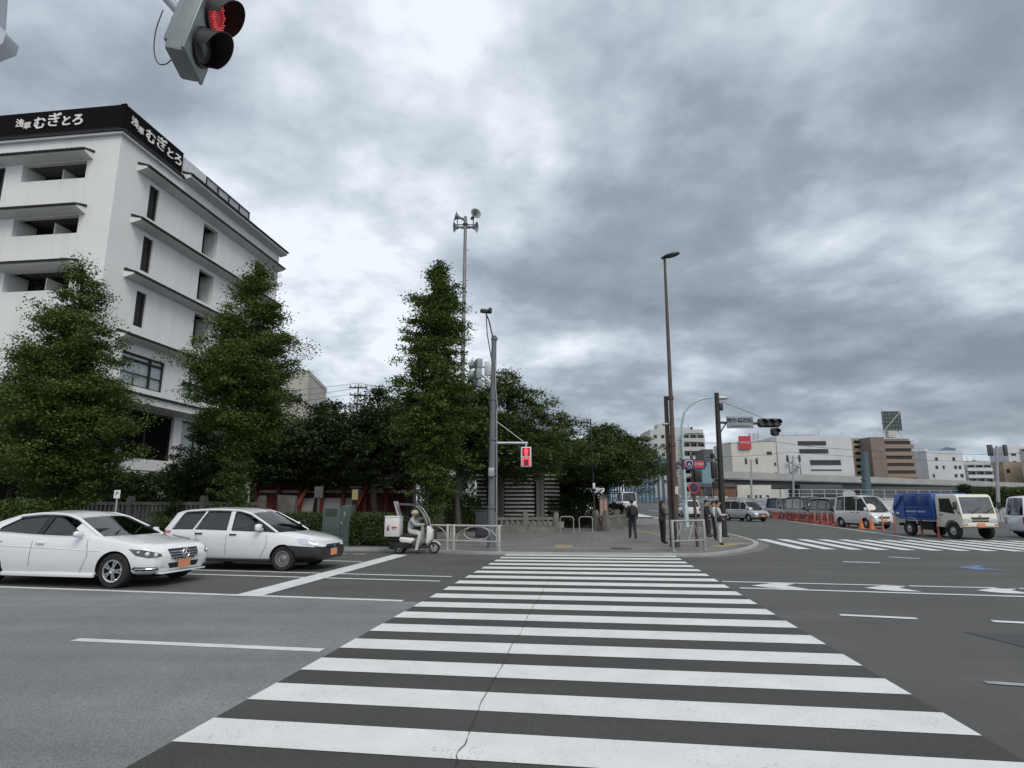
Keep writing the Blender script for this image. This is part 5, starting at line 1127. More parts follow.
# utility poles, twin-headed posts, teal column, wires
def upole(label, x, Y, ztop, r=.16):
    t = thing('utility_pole', label, 'utility pole', (x, Y, 0)); w = MB(); w.cyl((0, 0, 0), (0, 0, ztop), r, 12, r * .6); obj('pole', w, concrete, t, 40)
    w = MB()
    for k, z in enumerate((.4, 1.2, 2.2)): w.box((0, -.1, ztop - z), (1.9 - .3 * k, .12, .12)); [w.cyl((x_, -.1, ztop - z + .06), (x_, -.1, ztop - z + .28), .05, 8) for x_ in (-.8, -.3, .3, .8)]
    obj('crossarm', w, dark_metal, t, 40)
    w = MB(); w.cyl((-.55, -.15, ztop - 3.0), (-.55, -.15, ztop - 2.1), .28, 14); w.cyl((.5, -.15, ztop - 3.0), (.5, -.15, ztop - 2.2), .25, 14); obj('transformer', w, grey_metal, t, 40)
    return t
q = A(358.5, 384, 62); upole('far utility pole with crossarms peeking over the wide park tree', q.x, 62, q.z)
def twin(label, px, ytop, Y, hw, ph, pw=.3, base=0.0):
    q = A(px, ytop, Y); bs = A(px, 505, Y); t = thing('twin_lamp_post', label, 'lamp post', (bs.x, Y, base), 0); dx = q.x - bs.x; h = q.z - base
    w = MB(); w.cyl((0, 0, 0), (dx, 0, h), .16, 12, .09); w.box((dx, 0, h - .25), (hw * 2, .1, .1)); obj('pole', w, grey_metal, t, 40)
    for s_ in (-1, 1): w = MB(); w.box((dx + s_ * hw, -.06, h - ph / 2 + .1), (pw, .16, ph), .35 * s_, bev=.02); obj('lamp_panel', w, mat('panel_dark', (.05, .055, .06), .4), t, 30)
    return t
twin('thin post with two small dark panels before the cream wing', 751, 459, 80, .72, .8)
twin('thin post with two small dark panels before the zigzag stair', 793, 456, 80, .8, .85)
twin('tall grey post with two slanted dark panels right of the garbage truck', 996.5, 446, 52, .66, .95, .40)
bs = A(867, 498, 100); tq = A(864.5, 452, 100); t = thing('teal_column', 'thick teal steel column between the white minivan and the garbage truck', 'column', (bs.x, 100, 0)); w = MB(); w.tube([(0, 0, 0), (0, 0, 2), (tq.x - bs.x, 0, tq.z)], [.8, .75, .5], 16)
for z in (2, 3.5, 5, 6.5): w.cyl((0, 0, z), (0, 0, z + .15), .86 - .045 * z, 16)
obj('shaft', w, mat('teal_steel', (.075, .115, .13), .5, .2, var=.15), t, 40)
def wire(name, label, pts, r, sag=.3):
    w = MB(); P = []
    for i in range(len(pts) - 1):
        p, q = Vector(pts[i]), Vector(pts[i + 1])
        for k in range(12): s_ = k / 12; P.append(p.lerp(q, s_) - Vector((0, 0, sag * 4 * s_ * (1 - s_))))
    P.append(Vector(pts[-1])); w.tube(P, r, 5); return tag(obj(name, w, dark_metal, None, 60), label, 'cable')
wire('overhead_cable', 'upper thin cable stretched right across above the waiting cars', [A(676, 440, 60), A(770, 441, 62), A(905, 451, 64), A(1040, 452, 66)], .022)
wire('overhead_cable', 'lower thin cable passing across the front of the zigzag stair', [A(676, 455, 60), A(790, 452, 62), A(1040, 462, 66)], .018)
for k, (y0, y1, lab) in enumerate(((389, 383, 'topmost cable reaching left from the far utility pole'), (396, 388, 'middle cable reaching left from the far utility pole'), (402, 393, 'lowest cable reaching left from the far utility pole'))):
    wire('overhead_cable', lab, [A(250, y0 + 3, 70), A(358, y1, 62)], .02, .2)
for k, (y1, lab) in enumerate(((383, 'upper cable running right from the far utility pole into the trees'), (388, 'lower cable running right from the far utility pole into the trees'))):
    wire('overhead_cable', lab, [A(358, y1, 62), A(470, y1 + 12, 56)], .02, .2)

# orange delineator posts, barriers, cones along the centre line
org = mat('delineator_orange', (.40, .085, .05), .5, var=.2, scale=5); pink = mat('barrier_red', (.36, .095, .075), .55, var=.3, scale=3)
base = None
refl = mat('reflective_band', (.44, .36, .32), .4)
GR = 'orange delineator posts along the centre line'
px = [(945, 537.6), (928, 536.0), (913, 534.4), (900.5, 533.0), (888, 531.0), (853, 527.2), (846, 526.6), (839, 525.8), (832, 525.0), (826, 524.4), (819, 523.7)]
def post_at(p, label):
    global base
    if base is None:
        base = thing('delineator_post', label, 'delineator', p, 0, GR)
        w = MB(); w.lathe([(0, 0), (.105, 0), (.10, .03), (.05, .05), (.043, .06), (.042, .82), (.03, .84), (0, .845)], 14); obj('post', w, org, base, 40)
        for z in (.5, .68): w = MB(); w.lathe([(.0435, z), (.0445, z + .002), (.0445, z + .06), (.0435, z + .062)], 14, close=True); obj('band', w, refl, base, 40)
        pass
        return base
    return dup(base, p, 0, label)
labs = ['orange delineator post in front of the garbage truck front wheel', 'orange delineator post right of the truck rear wheel', 'orange delineator post at the garbage truck rear wheel', 'orange delineator post at the tail of the garbage truck', 'orange delineator post at the minivan front bumper']
for i, (x, y) in enumerate(px):
    p = G(x, y); p.x -= .25
    post_at(p, labs[i] if i < len(labs) else 'thin orange delineator post beside the white minivan')
cone = thing('traffic_cone', 'orange cone standing before the minivan front wheel', 'traffic cone', G(875.5, 529.3) - Vector((.2, 0, 0)), 0, 'orange cones by the minivan')
w = MB(); w.box((0, 0, .02), (.38, .38, .04), bev=.01); w.lathe([(.15, .04), (.03, .70), (.0, .71)], 18); obj('cone', w, mat('cone_orange', (.55, .16, .05), .5, var=.1), cone, 40)
w = MB(); w.lathe([(.112, .215), (.116, .215), (.087, .345), (.083, .345)], 18, close=True); obj('band', w, refl, cone, 40)
dup(cone, G(865, 528.7) - Vector((.2, 0, 0)), 0, 'orange cone beside the rear side door of the minivan')
# red water barriers (A-frame panels) in a row before the dark cars
bl = [(843, 526.3), (832, 525.2), (821, 524), (810, 522.9), (799, 521.7), (788, 520.6), (778, 519.5), (769, 518.4)]
bb = None
for i in range(len(bl) - 1):
    p, q = G(*bl[i]), G(*bl[i + 1]); L_ = min((q - p).length * .96, 3.2); ang = math.atan2((q - p).y, (q - p).x)
    lab = 'red slatted barrier panel in the row before the dark waiting cars'
    if bb is None:
        bb = thing('barrier', lab, 'barrier', p, ang, 'red barrier panels before the dark cars'); w = MB()
        for z in (.12, .60): w.box((1.2, 0, z), (2.4, .06, .07))
        for k in range(6): w.box((.05 + k * .46, 0, .36), (.06, .05, .62))
        obj('panel', w, pink, bb, 20)
        for x in (.1, 2.3): w = MB(); w.box((x, 0, .03), (.12, .6, .06)); w.bar((x, .25, .05), (x, 0, .62), .05); obj('foot', w, pink, bb, 20)
    else: dup(bb, p, ang, lab)
for i, (x, y) in enumerate([(762, 517.6), (758, 517.1), (754, 516.6), (750, 516.1), (746, 515.6), (742, 515.2)]):
    post_at(G(x, y), 'thin orange delineator post in front of the small silver car')
# guard posts right of the truck
for x, y, lab in ((1001, 523, 'pale concrete guard post between the truck and the white van at the frame edge'),):
    p = G(x, y); t = thing('guard_fence', lab, 'fence', p); w = MB(); w.box((0, 0, .55), (1.3, .25, 1.1), bev=.05); obj('body', w, mat('guard_grey', (.26, .27, .28), .7), t, 20); w = MB(); [w.box((-.5 + .25 * k, -.14, .55), (.12, .03, .9)) for k in range(5)]; obj('slat', w, galv, t, 20)
# ------------------------------------------------------------------ vehicles
carw = mat('car_white', (.66, .675, .69), .22, var=.02, coat=.8, scale=.5)
truck_cream = mat('truck_cream', (.62, .60, .52), .3, var=.03, coat=.6)
truck_blue = mat('truck_blue', (.030, .090, .34), .5, var=.2, scale=2)
silver = mat('car_silver', (.40, .42, .44), .25, .35, var=.04, coat=.8)
dgrey = mat('car_dark', (.035, .038, .042), .22, .2, var=.05, coat=.8)
cglass = glass('car_glass', (.16, .19, .20), .035)
interior_m = mat('car_interior', (.018, .018, .019), .8)
lampg = mat('headlamp', (.50, .53, .56), .08, .3, var=.3, scale=22, coat=1)
lampd = mat('headlamp_dark', (.05, .055, .06), .08, .2, coat=1)
plate_o = mat('plate_orange', (.62, .24, .12), .6, var=.05)
tail = mat('tail_lamp', (.30, .015, .02), .2, coat=1)
under = mat('underbody', (.010, .010, .010), .9)
def crom(P, n):
    P = [np.array(p, float) for p in P]; out = []
    for i in range(len(P) - 1):
        p1, p2 = P[i], P[i + 1]; m1 = (P[i + 1] - P[i - 1]) / 2 if i else (p2 - p1); m2 = (P[i + 2] - P[i]) / 2 if i + 2 < len(P) else (p2 - p1)
        for k in range(n):
            t = k / n; out.append((2*t**3-3*t*t+1)*p1 + (t**3-2*t*t+t)*m1*.8 + (-2*t**3+3*t*t)*p2 + (t**3-t*t)*m2*.8)
    out.append(P[-1]); return out
def wheel(parent, x, y, r, wd, style, side):
    """tyre mesh named wheel, with its rim as a child"""
    M = Matrix.Translation((x, y, r)) @ Matrix.Rotation(PI / 2 * (-1 if side > 0 else 1), 4, 'X')   # local +z points outward
    ri = r * .64; w = MB()
    w.lathe([(ri, -wd / 2), (r * .93, -wd / 2), (r, -wd * .36), (r, wd * .36), (r * .93, wd / 2), (ri, wd / 2 - .01)], 32, M, close=True)
    o = obj('wheel', w, rubber, parent, 40)
    m = {'alloy': chrome, 'steel': mat('steel_rim', (.20, .20, .205), .5, .4), 'plain': galv}[style]; b = MB()
    b.lathe([(ri + .004, wd * .48), (ri - .03, wd * .46), (ri - .035, wd * .1), (.0, wd * .05)], 32, M, caps=False)
    b2 = MB()
    if style == 'alloy':
        b2.lathe([(ri + .008, wd * .42), (ri + .004, wd * .52), (ri - .025, wd * .50), (ri - .03, wd * .40)], 32, M, close=True); b2.lathe([(.065, wd * .2), (.06, wd * .50), (.0, wd * .52)], 16, M)
        for k in range(5):
            for da in (-.16, .16):
                a = 2 * PI * k / 5 + da; p = M @ Vector((.04 * math.cos(a), .04 * math.sin(a), wd * .46)); q = M @ Vector(((ri - .02) * math.cos(a * 1), (ri - .02) * math.sin(a), wd * .46))
                b2.bar(p, q, .032, .04, up=(0, 1, 0))
    else:
        b2.lathe([(ri - .03, wd * .2), (ri - .05, wd * .32), (ri * .62, wd * .34), (ri * .5, wd * .26), (ri * .34, wd * .42), (0, wd * .46)], 24, M)
    bmesh.ops.recalc_face_normals(b.bm, faces=b.bm.faces)
    obj('rim', b2, m, o, 40); obj('rim_barrel', b, interior_m if style == 'alloy' else MATS['steel_rim'] if style == 'steel' else dark_metal, o, 40)
    return o
class Car:
    def __init__(s, name, label, cat, loc, rz, st, wheels, wr, paint, group=None, wstyle='alloy', ww=.21):
        """st: stations rear to front of (x, zbottom, ztop, half width)"""
        s.t = thing(name, label, cat, loc, rz, group); s.paint = paint
        S = crom(st, 5); b = MB(); rings = []
        for x, zb, zt, hw in S:
            h = zt - zb
            half = [(0, zb), (.80, zb), (.945, zb + .05), (.985, zb + .16 * h), (1.0, zb + .42 * h), (.995, zb + .62 * h), (.978, zt - .16 * h), (.945, zt - .06 * h), (.86, zt - .008), (.45, zt + .012), (0, zt + .018)]
            pts = [(u * hw, z) for u, z in half] + [(-u * hw, z) for u, z in half[-2:0:-1]]
            rings.append([b.vert((x, y, z)) for y, z in pts])
        n = len(rings[0])
        for i in range(len(rings) - 1):
            for j in range(n): b.face((rings[i][j], rings[i][(j + 1) % n], rings[i + 1][(j + 1) % n], rings[i + 1][j]))
        b.face(rings[0][::-1]); b.face(rings[-1])
        bmesh.ops.recalc_face_normals(b.bm, faces=b.bm.faces)
        s.bvh = BVHTree.FromBMesh(b.bm)
        o = obj('body', b, [paint, under], s.t, 45); s.body = o
        hwm = max(x[3] for x in S); cut = MB(); cut.mi = 1
        for x in wheels:
            for sd in (-1, 1): cut.tube([(x, sd * (hwm - .30), wr * .98), (x, sd * (hwm + .2), wr * .98)], wr + .055, 28)
        co = obj('cutter', cut, [under, under], s.t, 0)
        md = o.modifiers.new('arch', 'BOOLEAN'); md.operation = 'DIFFERENCE'; md.object = co; md.solver = 'EXACT'
        bpy.context.view_layer.update()
        me = bpy.data.meshes.new_from_object(o.evaluated_get(bpy.context.evaluated_depsgraph_get())); old = o.data
        o.modifiers.clear(); o.data = me; bpy.data.meshes.remove(old); bpy.data.objects.remove(co)
        me.shade_smooth(); me.set_sharp_from_angle(angle=R(38))
        for x in wheels:
            for sd in (-1, 1): wheel(s.t, x, sd * (hwm - ww / 2 - .03), wr, ww, wstyle, sd)
        s.hwm = hwm
        w = MB(); w.box(((wheels[0] + wheels[1]) / 2, 0, .27), (abs(wheels[1] - wheels[0]) + wr * 3.2, hwm * 1.25, .20)); obj('underbody', w, under, s.t, 0)  # box hung low and shaped to deepen the shade beneath the car
    def hit(s, o, d):
        r = s.bvh.ray_cast(Vector(o), Vector(d).normalized()); return r[0], r[1]
    def sidey(s, x, z, sd):
        p, n = s.hit((x, sd * 3, z), (0, -sd, 0)); return p.y if p else sd * s.hwm
    def patch(s, name, pts, d, m, th=.012, parent=None, mirror=False, sub=2, off=.004):
        """outline (u, z) projected on the body along -d (d points outward, horizontal); u runs to the right of d"""
        for sg in ((1, -1) if mirror else (1,)):
            D = Vector((d[0], d[1] * sg, 0)).normalized(); U = Vector((-D.y, D.x, 0)) * sg
            b = bmesh.new(); f = b.faces.new([b.verts.new((u, z, 0)) for u, z in pts])
            bmesh.ops.triangulate(b, faces=b.faces[:])
            bmesh.ops.subdivide_edges(b, edges=b.edges[:], cuts=sub, use_grid_fill=True)
            ok = []
            for v in b.verts:
                o = U * v.co.x + Vector((0, 0, v.co.y)) + D * 5
                p, nn = s.hit(o, -D)
                ok.append(p is not None)
                v.co = (p + D * off) if p else Vector((0, 0, -99))
            bad = [v for v in b.verts if v.co.z < -50]
            if bad: bmesh.ops.delete(b, geom=bad, context='VERTS')
            r = bmesh.ops.extrude_face_region(b, geom=b.faces[:])
            for e in r['geom']:
                if isinstance(e, bmesh.types.BMVert): e.co += D * th
            w = MB(); w.bm.free(); w.bm = b; o = obj(name, w, m, parent or s.t, 50)
        return o
    def seam(s, lines, m=None, r=.006):
        w = MB()
        for ln in lines:
            for sd in (-1, 1):
                P = []
                for i in range(len(ln) - 1):
                    for k in range(6): t = k / 6; P.append((ln[i][0] + (ln[i + 1][0] - ln[i][0]) * t, ln[i][1] + (ln[i + 1][1] - ln[i][1]) * t))
                P.append(ln[-1]); w.tube([(x, s.sidey(x, z, sd), z) for x, z in P], r, 4)
        return obj('door_seam', w, m or mat('seam_dark', (.06, .06, .065), .7), s.t, 0)
    def house(s, out, i0, i1, yb, yt, wins, pillars, bp=.035, crown=.05, glass_m=None, rail=None, front_bulge=.16, rear_bulge=.06):
        """out: outline (x,z) from the front pillar foot over the roof to the rear foot; points i0..i1 are the roof"""
        glass_m = glass_m or cglass
        z0 = out[0][1]; z1 = max(p[1] for p in out)
        Y = lambda z: yb + (yt - yb) * max(0, (z - z0) / (z1 - z0)) ** 1.2
        def shell(seg, cz, bx, m, name, th, shrink=0.0):
            w = MB(); nt = 10; rows = []
            for k, (x, z) in enumerate(seg):
                f = math.sin(PI * k / (len(seg) - 1)) if len(seg) > 2 else 0
                rows.append([w.vert((x + bx * (1 - (2 * j / nt - 1) ** 2), (2 * j / nt - 1) * (Y(z) - shrink), z + cz * (1 - (2 * j / nt - 1) ** 2) * ((z - z0) / (z1 - z0)))) for j in range(nt + 1)])
            for a in range(len(rows) - 1):
                for j in range(nt): w.face((rows[a][j], rows[a][j + 1], rows[a + 1][j + 1], rows[a + 1][j]))
            r = bmesh.ops.extrude_face_region(w.bm, geom=w.bm.faces[:])
            for e in r['geom']:
                if isinstance(e, bmesh.types.BMVert): e.co.z -= th
            return obj(name, w, m, s.t, 60)
        fine = [tuple(p) for p in crom(out[i0:i1 + 1], 4)]
        shell(fine, crown, 0, s.paint, 'roof', .03)
        shell([tuple(p) for p in out[:i0 + 1]], crown, front_bulge, glass_m, 'windscreen', .008, .03)
        shell([tuple(p) for p in out[i1:]], crown, -rear_bulge, glass_m, 'rear_window', .008, .04)
        full = [tuple(p) for p in out[:i0]] + fine + [tuple(p) for p in out[i1 + 1:]]
        w = MB()
        for sd in (-1, 1): w.tube([(x, sd * (Y(z) - bp * .8), z - bp * .5) for x, z in full], bp, 8)
        obj('pillar', w, s.paint, s.t, 60)
        for sd in (-1, 1):
            for poly, dark in pillars:
                w = MB(); e0, e1 = (.002, .05) if dark else (.006, .03)
                A_ = [w.vert((x, sd * (Y(z) - e0), z)) for x, z in poly]; B_ = [w.vert((x, sd * (Y(z) - e1), z)) for x, z in poly]; n_ = len(poly)
                w.face(A_); w.face(B_[::-1]); [w.face((A_[i], A_[(i + 1) % n_], B_[(i + 1) % n_], B_[i])) for i in range(n_)]
                obj('centre_pillar' if dark else 'rear_pillar', w, black if dark else s.paint, s.t, 0)
        for poly in wins:
            for sd in (-1, 1):
                w = MB(); a = [w.vert((x, sd * (Y(z) - .018), z)) for x, z in poly]; w.face(a)
                o = obj('side_window', w, glass_m, s.t, 0)
                f = MB(); f.tube([(x, sd * (Y(z) - .010), z) for x, z in poly], .012, 5, closed=True); obj('frame', f, black, o, 60)
        s.Y = Y
    def seats(s, xs, zb, w=.5, h=.62):
        b = MB()
        for x, ys in xs:
            for y in ys:
                b.box((x, y, zb + .06), (.5, w, .14), bev=.04); b.box((x - .26, y, zb + h * .5), (.14, w, h), bev=.05); b.box((x - .28, y, zb + h + .10), (.09, .24, .18), bev=.03)
        obj('seat', b, interior_m, s.t, 40)
    def floorpan(s, x0, x1, z, hw):
        b = MB(); b.box(((x0 + x1) / 2, 0, z), (x1 - x0, hw * 2, .01)); b.box((x1 - .2, 0, z + .05), (.5, hw * 1.9, .12), bev=.03); obj('interior', b, interior_m, s.t, 20)
    def mirror(s, x, z, m, y=None, d=(.11, .22, .15)):
        for sd in (-1, 1):
            b = MB(); yy = (y or s.hwm) * sd; b.box((x, yy + sd * .10, z), d, bev=.045); b.bar((x + .02, yy - sd * .10, z - .06), (x, yy + sd * .06, z - .05), .05); o = obj('mirror', b, m, s.t, 50)
    def handles(s, pts, m):
        for x, z in pts:
            for sd in (-1, 1):
                b = MB(); y = s.sidey(x, z, sd); b.box((x, y + sd * .018, z), (.2, .03, .034), bev=.012); obj('door_handle', b, m, s.t, 40)
    def plate(s, x0, z, w=.33, h=.165, name='number_plate', m=None, d=1):
        p, n = s.hit((d * 5, 0, z), (-d, 0, 0)); b = MB(); x = p.x if p else x0
        b.box((x + d * .022, 0, z), (.014, w, h), bev=.004); return obj(name, b, m or plate_o, s.t, 20)
HR = -R(10.6)
# --- white sedan
sed = Car('sedan', 'white four door saloon car with a round star grille, nearest on the left', 'car', (-8.72, 12.82, 0), HR,
  [(-2.36, .52, .78, .62), (-2.30, .34, .95, .78), (-2.05, .28, 1.02, .875), (-1.45, .25, 1.04, .915), (-.6, .20, 1.00, .925), (.2, .20, .975, .925), (.75, .20, .985, .92), (1.0, .20, .965, .915), (1.45, .22, .90, .905), (1.9, .24, .82, .87), (2.07, .25, .745, .80), (2.17, .29, .67, .71), (2.21, .37, .59, .60)], (-1.435, 1.435), .325, carw)
sed.house([(1.02, .95), (.72, 1.10), (.30, 1.30), (-.05, 1.385), (-.6, 1.405), (-1.1, 1.36), (-1.55, 1.21), (-2.0, 1.02)], 2, 5, .80, .58,
  [[(.62, .97), (.35, 1.10), (.02, 1.265), (-.12, 1.315), (-.28, 1.33), (-.36, .985)], [(-.48, .99), (-.40, 1.335), (-.75, 1.33), (-1.1, 1.27), (-1.38, 1.12), (-1.48, 1.02)]],
  [([(-.36, .97), (-.28, 1.34), (-.40, 1.34), (-.48, .97)], True), ([(-1.48, .98), (-1.38, 1.12), (-1.1, 1.27), (-1.1, 1.35), (-1.55, 1.20), (-2.0, 1.0)], False), ([(.62, .95), (.35, 1.10), (.42, 1.20), (.95, .95)], False)])
sed.t.scale = (1, 1, .97)
sed.floorpan(-1.8, .8, 1.0, .74); sed.seats([(.0, (-.36, .36)), (-.95, (-.36, .36))], .55)
sed.seam([[(.80, .95), (.86, .6), (.72, .28)], [(-.42, .97), (-.44, .28)], [(-1.45, 1.0), (-1.15, .62), (-1.05, .3)], [(-1.05, .27), (.8, .27)]])
w = MB()
for sd in (-1, 1): w.tube([(x, sed.sidey(x, z, sd), z) for x, z in [(-1.9 + .2 * k, .80 - .012 * k * .6) for k in range(16)]], .010, 4)
obj('side_crease', w, carw, sed.t, 0)
sed.mirror(.66, 1.01, carw, .86, (.10, .20, .12)); sed.handles([(-.22, .83), (-1.22, .87)], carw)
# front: grille with slats and star, headlamps, lower intakes
gr_ = sed.patch('grille', [(-.40, .70), (.40, .70), (.36, .56), (.26, .50), (-.26, .50), (-.36, .56)], (1, 0), mat('grille_dark', (.03, .03, .032), .4, .3), .012)
w = MB()
def front_line(car, ys, z, r, m_, w):
    P = []
    for y in ys:
        p, n = car.hit((5, y, z), (-1, 0, 0))
        if p: P.append(p + Vector((.022, 0, 0)))
    if len(P) > 1: w.tube(P, r, 6)
for z in (.545, .60, .655): front_line(sed, np.linspace(-.37, .37, 9), z, .011, chrome, w)
front_line(sed, np.linspace(-.40, .40, 9), .705, .009, chrome, w); front_line(sed, np.linspace(-.27, .27, 9), .497, .009, chrome, w)
obj('slat', w, chrome, gr_, 50)
p, n = sed.hit((5, 0, .605), (-1, 0, 0)); w = MB(); X0 = p.x + .04
w.tube([(X0, .095 * math.cos(a), .605 + .095 * math.sin(a)) for a in np.linspace(0, 2 * PI, 24, endpoint=False)], .012, 6, closed=True)
for k in range(3): a = PI / 2 + 2 * PI * k / 3; w.tube([(X0, 0, .605), (X0, .09 * math.cos(a), .605 + .09 * math.sin(a))], [.016, .005], 6)
obj('star_emblem', w, chrome, gr_, 50)
sed.patch('headlight', [(-.30, .715), (-.02, .685), (.20, .60), (.16, .545), (-.08, .555), (-.26, .63)], (1, -.95), lampd, .010, mirror=True) if False else None
for sg in (1, -1):
    D = Vector((1, -sg * .85, 0)).normalized()
for sg in (-1, 1):
    D = (1, sg * .85); U = Vector((-D[1], D[0], 0)).normalized(); c = Vector((2.0, sg * .72, 0)).dot(U); s_ = sg
    poly = [(c + s_ * .30, .735), (c + s_ * .05, .715), (c - s_ * .22, .63), (c - s_ * .24, .585), (c - s_ * .02, .565), (c + s_ * .20, .615)]
    h = sed.patch('headlight', poly, D, lampd, .008)
    for k, (du, dz, r) in enumerate(((.02, .635, .048), (-.12, .612, .042), (.16, .67, .03))):
        Dv = Vector((D[0], D[1], 0)).normalized(); o0 = U * (c + s_ * du) + Vector((0, 0, dz)) + Dv * 5; p, n = sed.hit(o0, -Dv)
        if p: w = MB(); w.ball(p + Dv * .010, r, 10); obj('lamp_lens', w, lampg, h, 50)
    poly = [(c + s_ * .20, .40), (c - s_ * .16, .385), (c - s_ * .20, .33), (c + s_ * .15, .32), (c + s_ * .24, .36)]
    h = sed.patch('air_intake', poly, D, black, .006)
    Dv = Vector((D[0], D[1], 0)).normalized(); w = MB(); P = []
    for k in range(6):
        p, n = sed.hit(U * (c + s_ * (.19 - .07 * k)) + Vector((0, 0, .362)) + Dv * 5, -Dv)
        if p: P.append(p + Dv * .014)
    w.tube(P, .008, 6); obj('chrome_strip', w, chrome, h, 50)
sed.patch('lower_intake', [(-.42, .44), (.42, .44), (.36, .335), (-.36, .335)], (1, 0), black, .006)
sed.plate(2.28, .42); w = MB(); w.box((2.18, 0, .262), (.16, 1.2, .03), bev=.01); obj('front_lip', w, carw, sed.t, 30)
w = MB()
for sd in (-1, 1): w.box((0, sd * .895, .235), (2.1, .06, .09), bev=.025)
obj('side_skirt', w, carw, sed.t, 40)
w = MB()
for k in range(2): w.bar((1.12, -.1 - .5 * k, 1.0), (.86, .35 - .5 * k, 1.10), .015)
obj('wiper', w, black, sed.t, 0)
# --- white wagon
wag = Car('station_wagon', 'white station wagon with black unpainted front bumper waiting behind the saloon', 'car', (-6.38, 15.45, 0), HR,
  [(-2.16, .50, .80, .70), (-2.12, .34, .95, .79), (-1.9, .28, .99, .83), (-1.2, .24, .99, .845), (-.3, .22, .97, .845), (.4, .22, .95, .845), (.78, .22, .955, .84), (1.1, .24, .92, .835), (1.5, .25, .86, .82), (1.85, .27, .78, .77), (2.06, .25, .69, .70), (2.15, .26, .62, .62), (2.18, .30, .58, .55)], (-1.265, 1.265), .295, carw, wstyle='steel', ww=.175)
for pf in wag.body.data.polygons:
    if pf.center.x > 1.30 and pf.center.z < .50 and pf.center.x - 1.265 > .2: pf.material_index = 1
wag.t.scale = (.95, .96, .95)
wag.house([(1.05, .93), (.68, 1.14), (.22, 1.37), (-.15, 1.455), (-.9, 1.475), (-1.6, 1.44), (-1.88, 1.38), (-2.12, .96)], 2, 6, .765, .60,
  [[(.70, .96), (.42, 1.13), (.10, 1.31), (-.06, 1.375), (-.22, 1.385), (-.22, .975)], [(-.36, .98), (-.36, 1.40), (-1.02, 1.40), (-1.26, .99)], [(-1.34, .99), (-1.09, 1.39), (-1.70, 1.36), (-1.93, .99)]],
  [([(-.22, .95), (-.22, 1.42), (-.36, 1.42), (-.36, .95)], False), ([(-1.26, .95), (-1.02, 1.42), (-1.09, 1.42), (-1.34, .95)], False), ([(-1.93, .95), (-1.70, 1.36), (-1.66, 1.43), (-1.86, 1.38), (-2.1, .95)], False), ([(.70, .92), (.42, 1.13), (.5, 1.22), (1.0, .92)], True)], bp=.03)
wag.floorpan(-2.0, .85, .97, .72); wag.seats([(.0, (-.33, .33)), (-.95, (-.33, .33))], .60, .46, .56)
wag.seam([[(.80, .92), (.82, .6), (.66, .30)], [(-.30, .96), (-.30, .28)], [(-1.25, .98), (-1.06, .65), (-.92, .3)]])
wag.mirror(.62, 1.04, carw, .80, (.12, .20, .17)); wag.handles([(-.12, .86), (-1.08, .88)], black)
w = MB()
for sd in (-1, 1): w.box((0, sd * .815, .245), (1.85, .08, .08), bev=.02)
obj('sill', w, black, wag.t, 30)
wag.patch('front_bumper', [(-.70, .60), (-.38, .545), (.38, .545), (.70, .60), (.70, .30), (.45, .27), (-.45, .27), (-.70, .30)], (1, 0), mat('bumper_black', (.018, .018, .019), .55, var=.1), .020, off=.004, sub=3)
for sg in (-1, 1):
    D = (1, sg * 1.2); U = Vector((-D[1], D[0], 0)).normalized(); c = Vector((1.92, sg * .72, 0)).dot(U); s_ = sg
    wag.patch('bumper_corner', [(c + s_ * .52, .62), (c - s_ * .1, .575), (c - s_ * .22, .55), (c - s_ * .22, .28), (c + s_ * .27, .27), (c + s_ * .33, .44)], D, MATS['bumper_black'], .014, sub=3)
    wag.patch('headlight', [(c + s_ * .27, .77), (c + s_ * .08, .785), (c - s_ * .14, .69), (c - s_ * .20, .625), (c + s_ * .02, .61), (c + s_ * .20, .67)], D, lampg, .012)
    D2 = (-1, sg * .9); U = Vector((-D2[1], D2[0], 0)).normalized(); c = Vector((-2.08, sg * .80, 0)).dot(U)
    wag.patch('tail_light', [(c - .10, .95), (c + .10, .95), (c + .10, .80), (c - .10, .80)], D2, mat('tail_pink', (.45, .06, .09), .25, coat=1), .01)
wag.patch('grille', [(-.34, .625), (.34, .625), (.32, .555), (-.32, .555)], (1, 0), mat('grille_dark', (.03, .03, .032)), .028)
p, n = wag.hit((5, 0, .60), (-1, 0, 0)); w = MB(); w.lathe([(0, 0), (.05, 0), (.05, .012), (0, .014)], 16, Matrix.Translation((p.x + .034, 0, .59)) @ Matrix.Rotation(PI / 2, 4, 'Y')); obj('emblem', w, mat('emblem_blue', (.06, .12, .22), .3), wag.t, 40)
wag.plate(2.18, .43); w = MB(); w.cyl((.2, .0, 1.47), (-.0, .0, 1.50), .006, 5); obj('aerial', w, black, wag.t, 0)

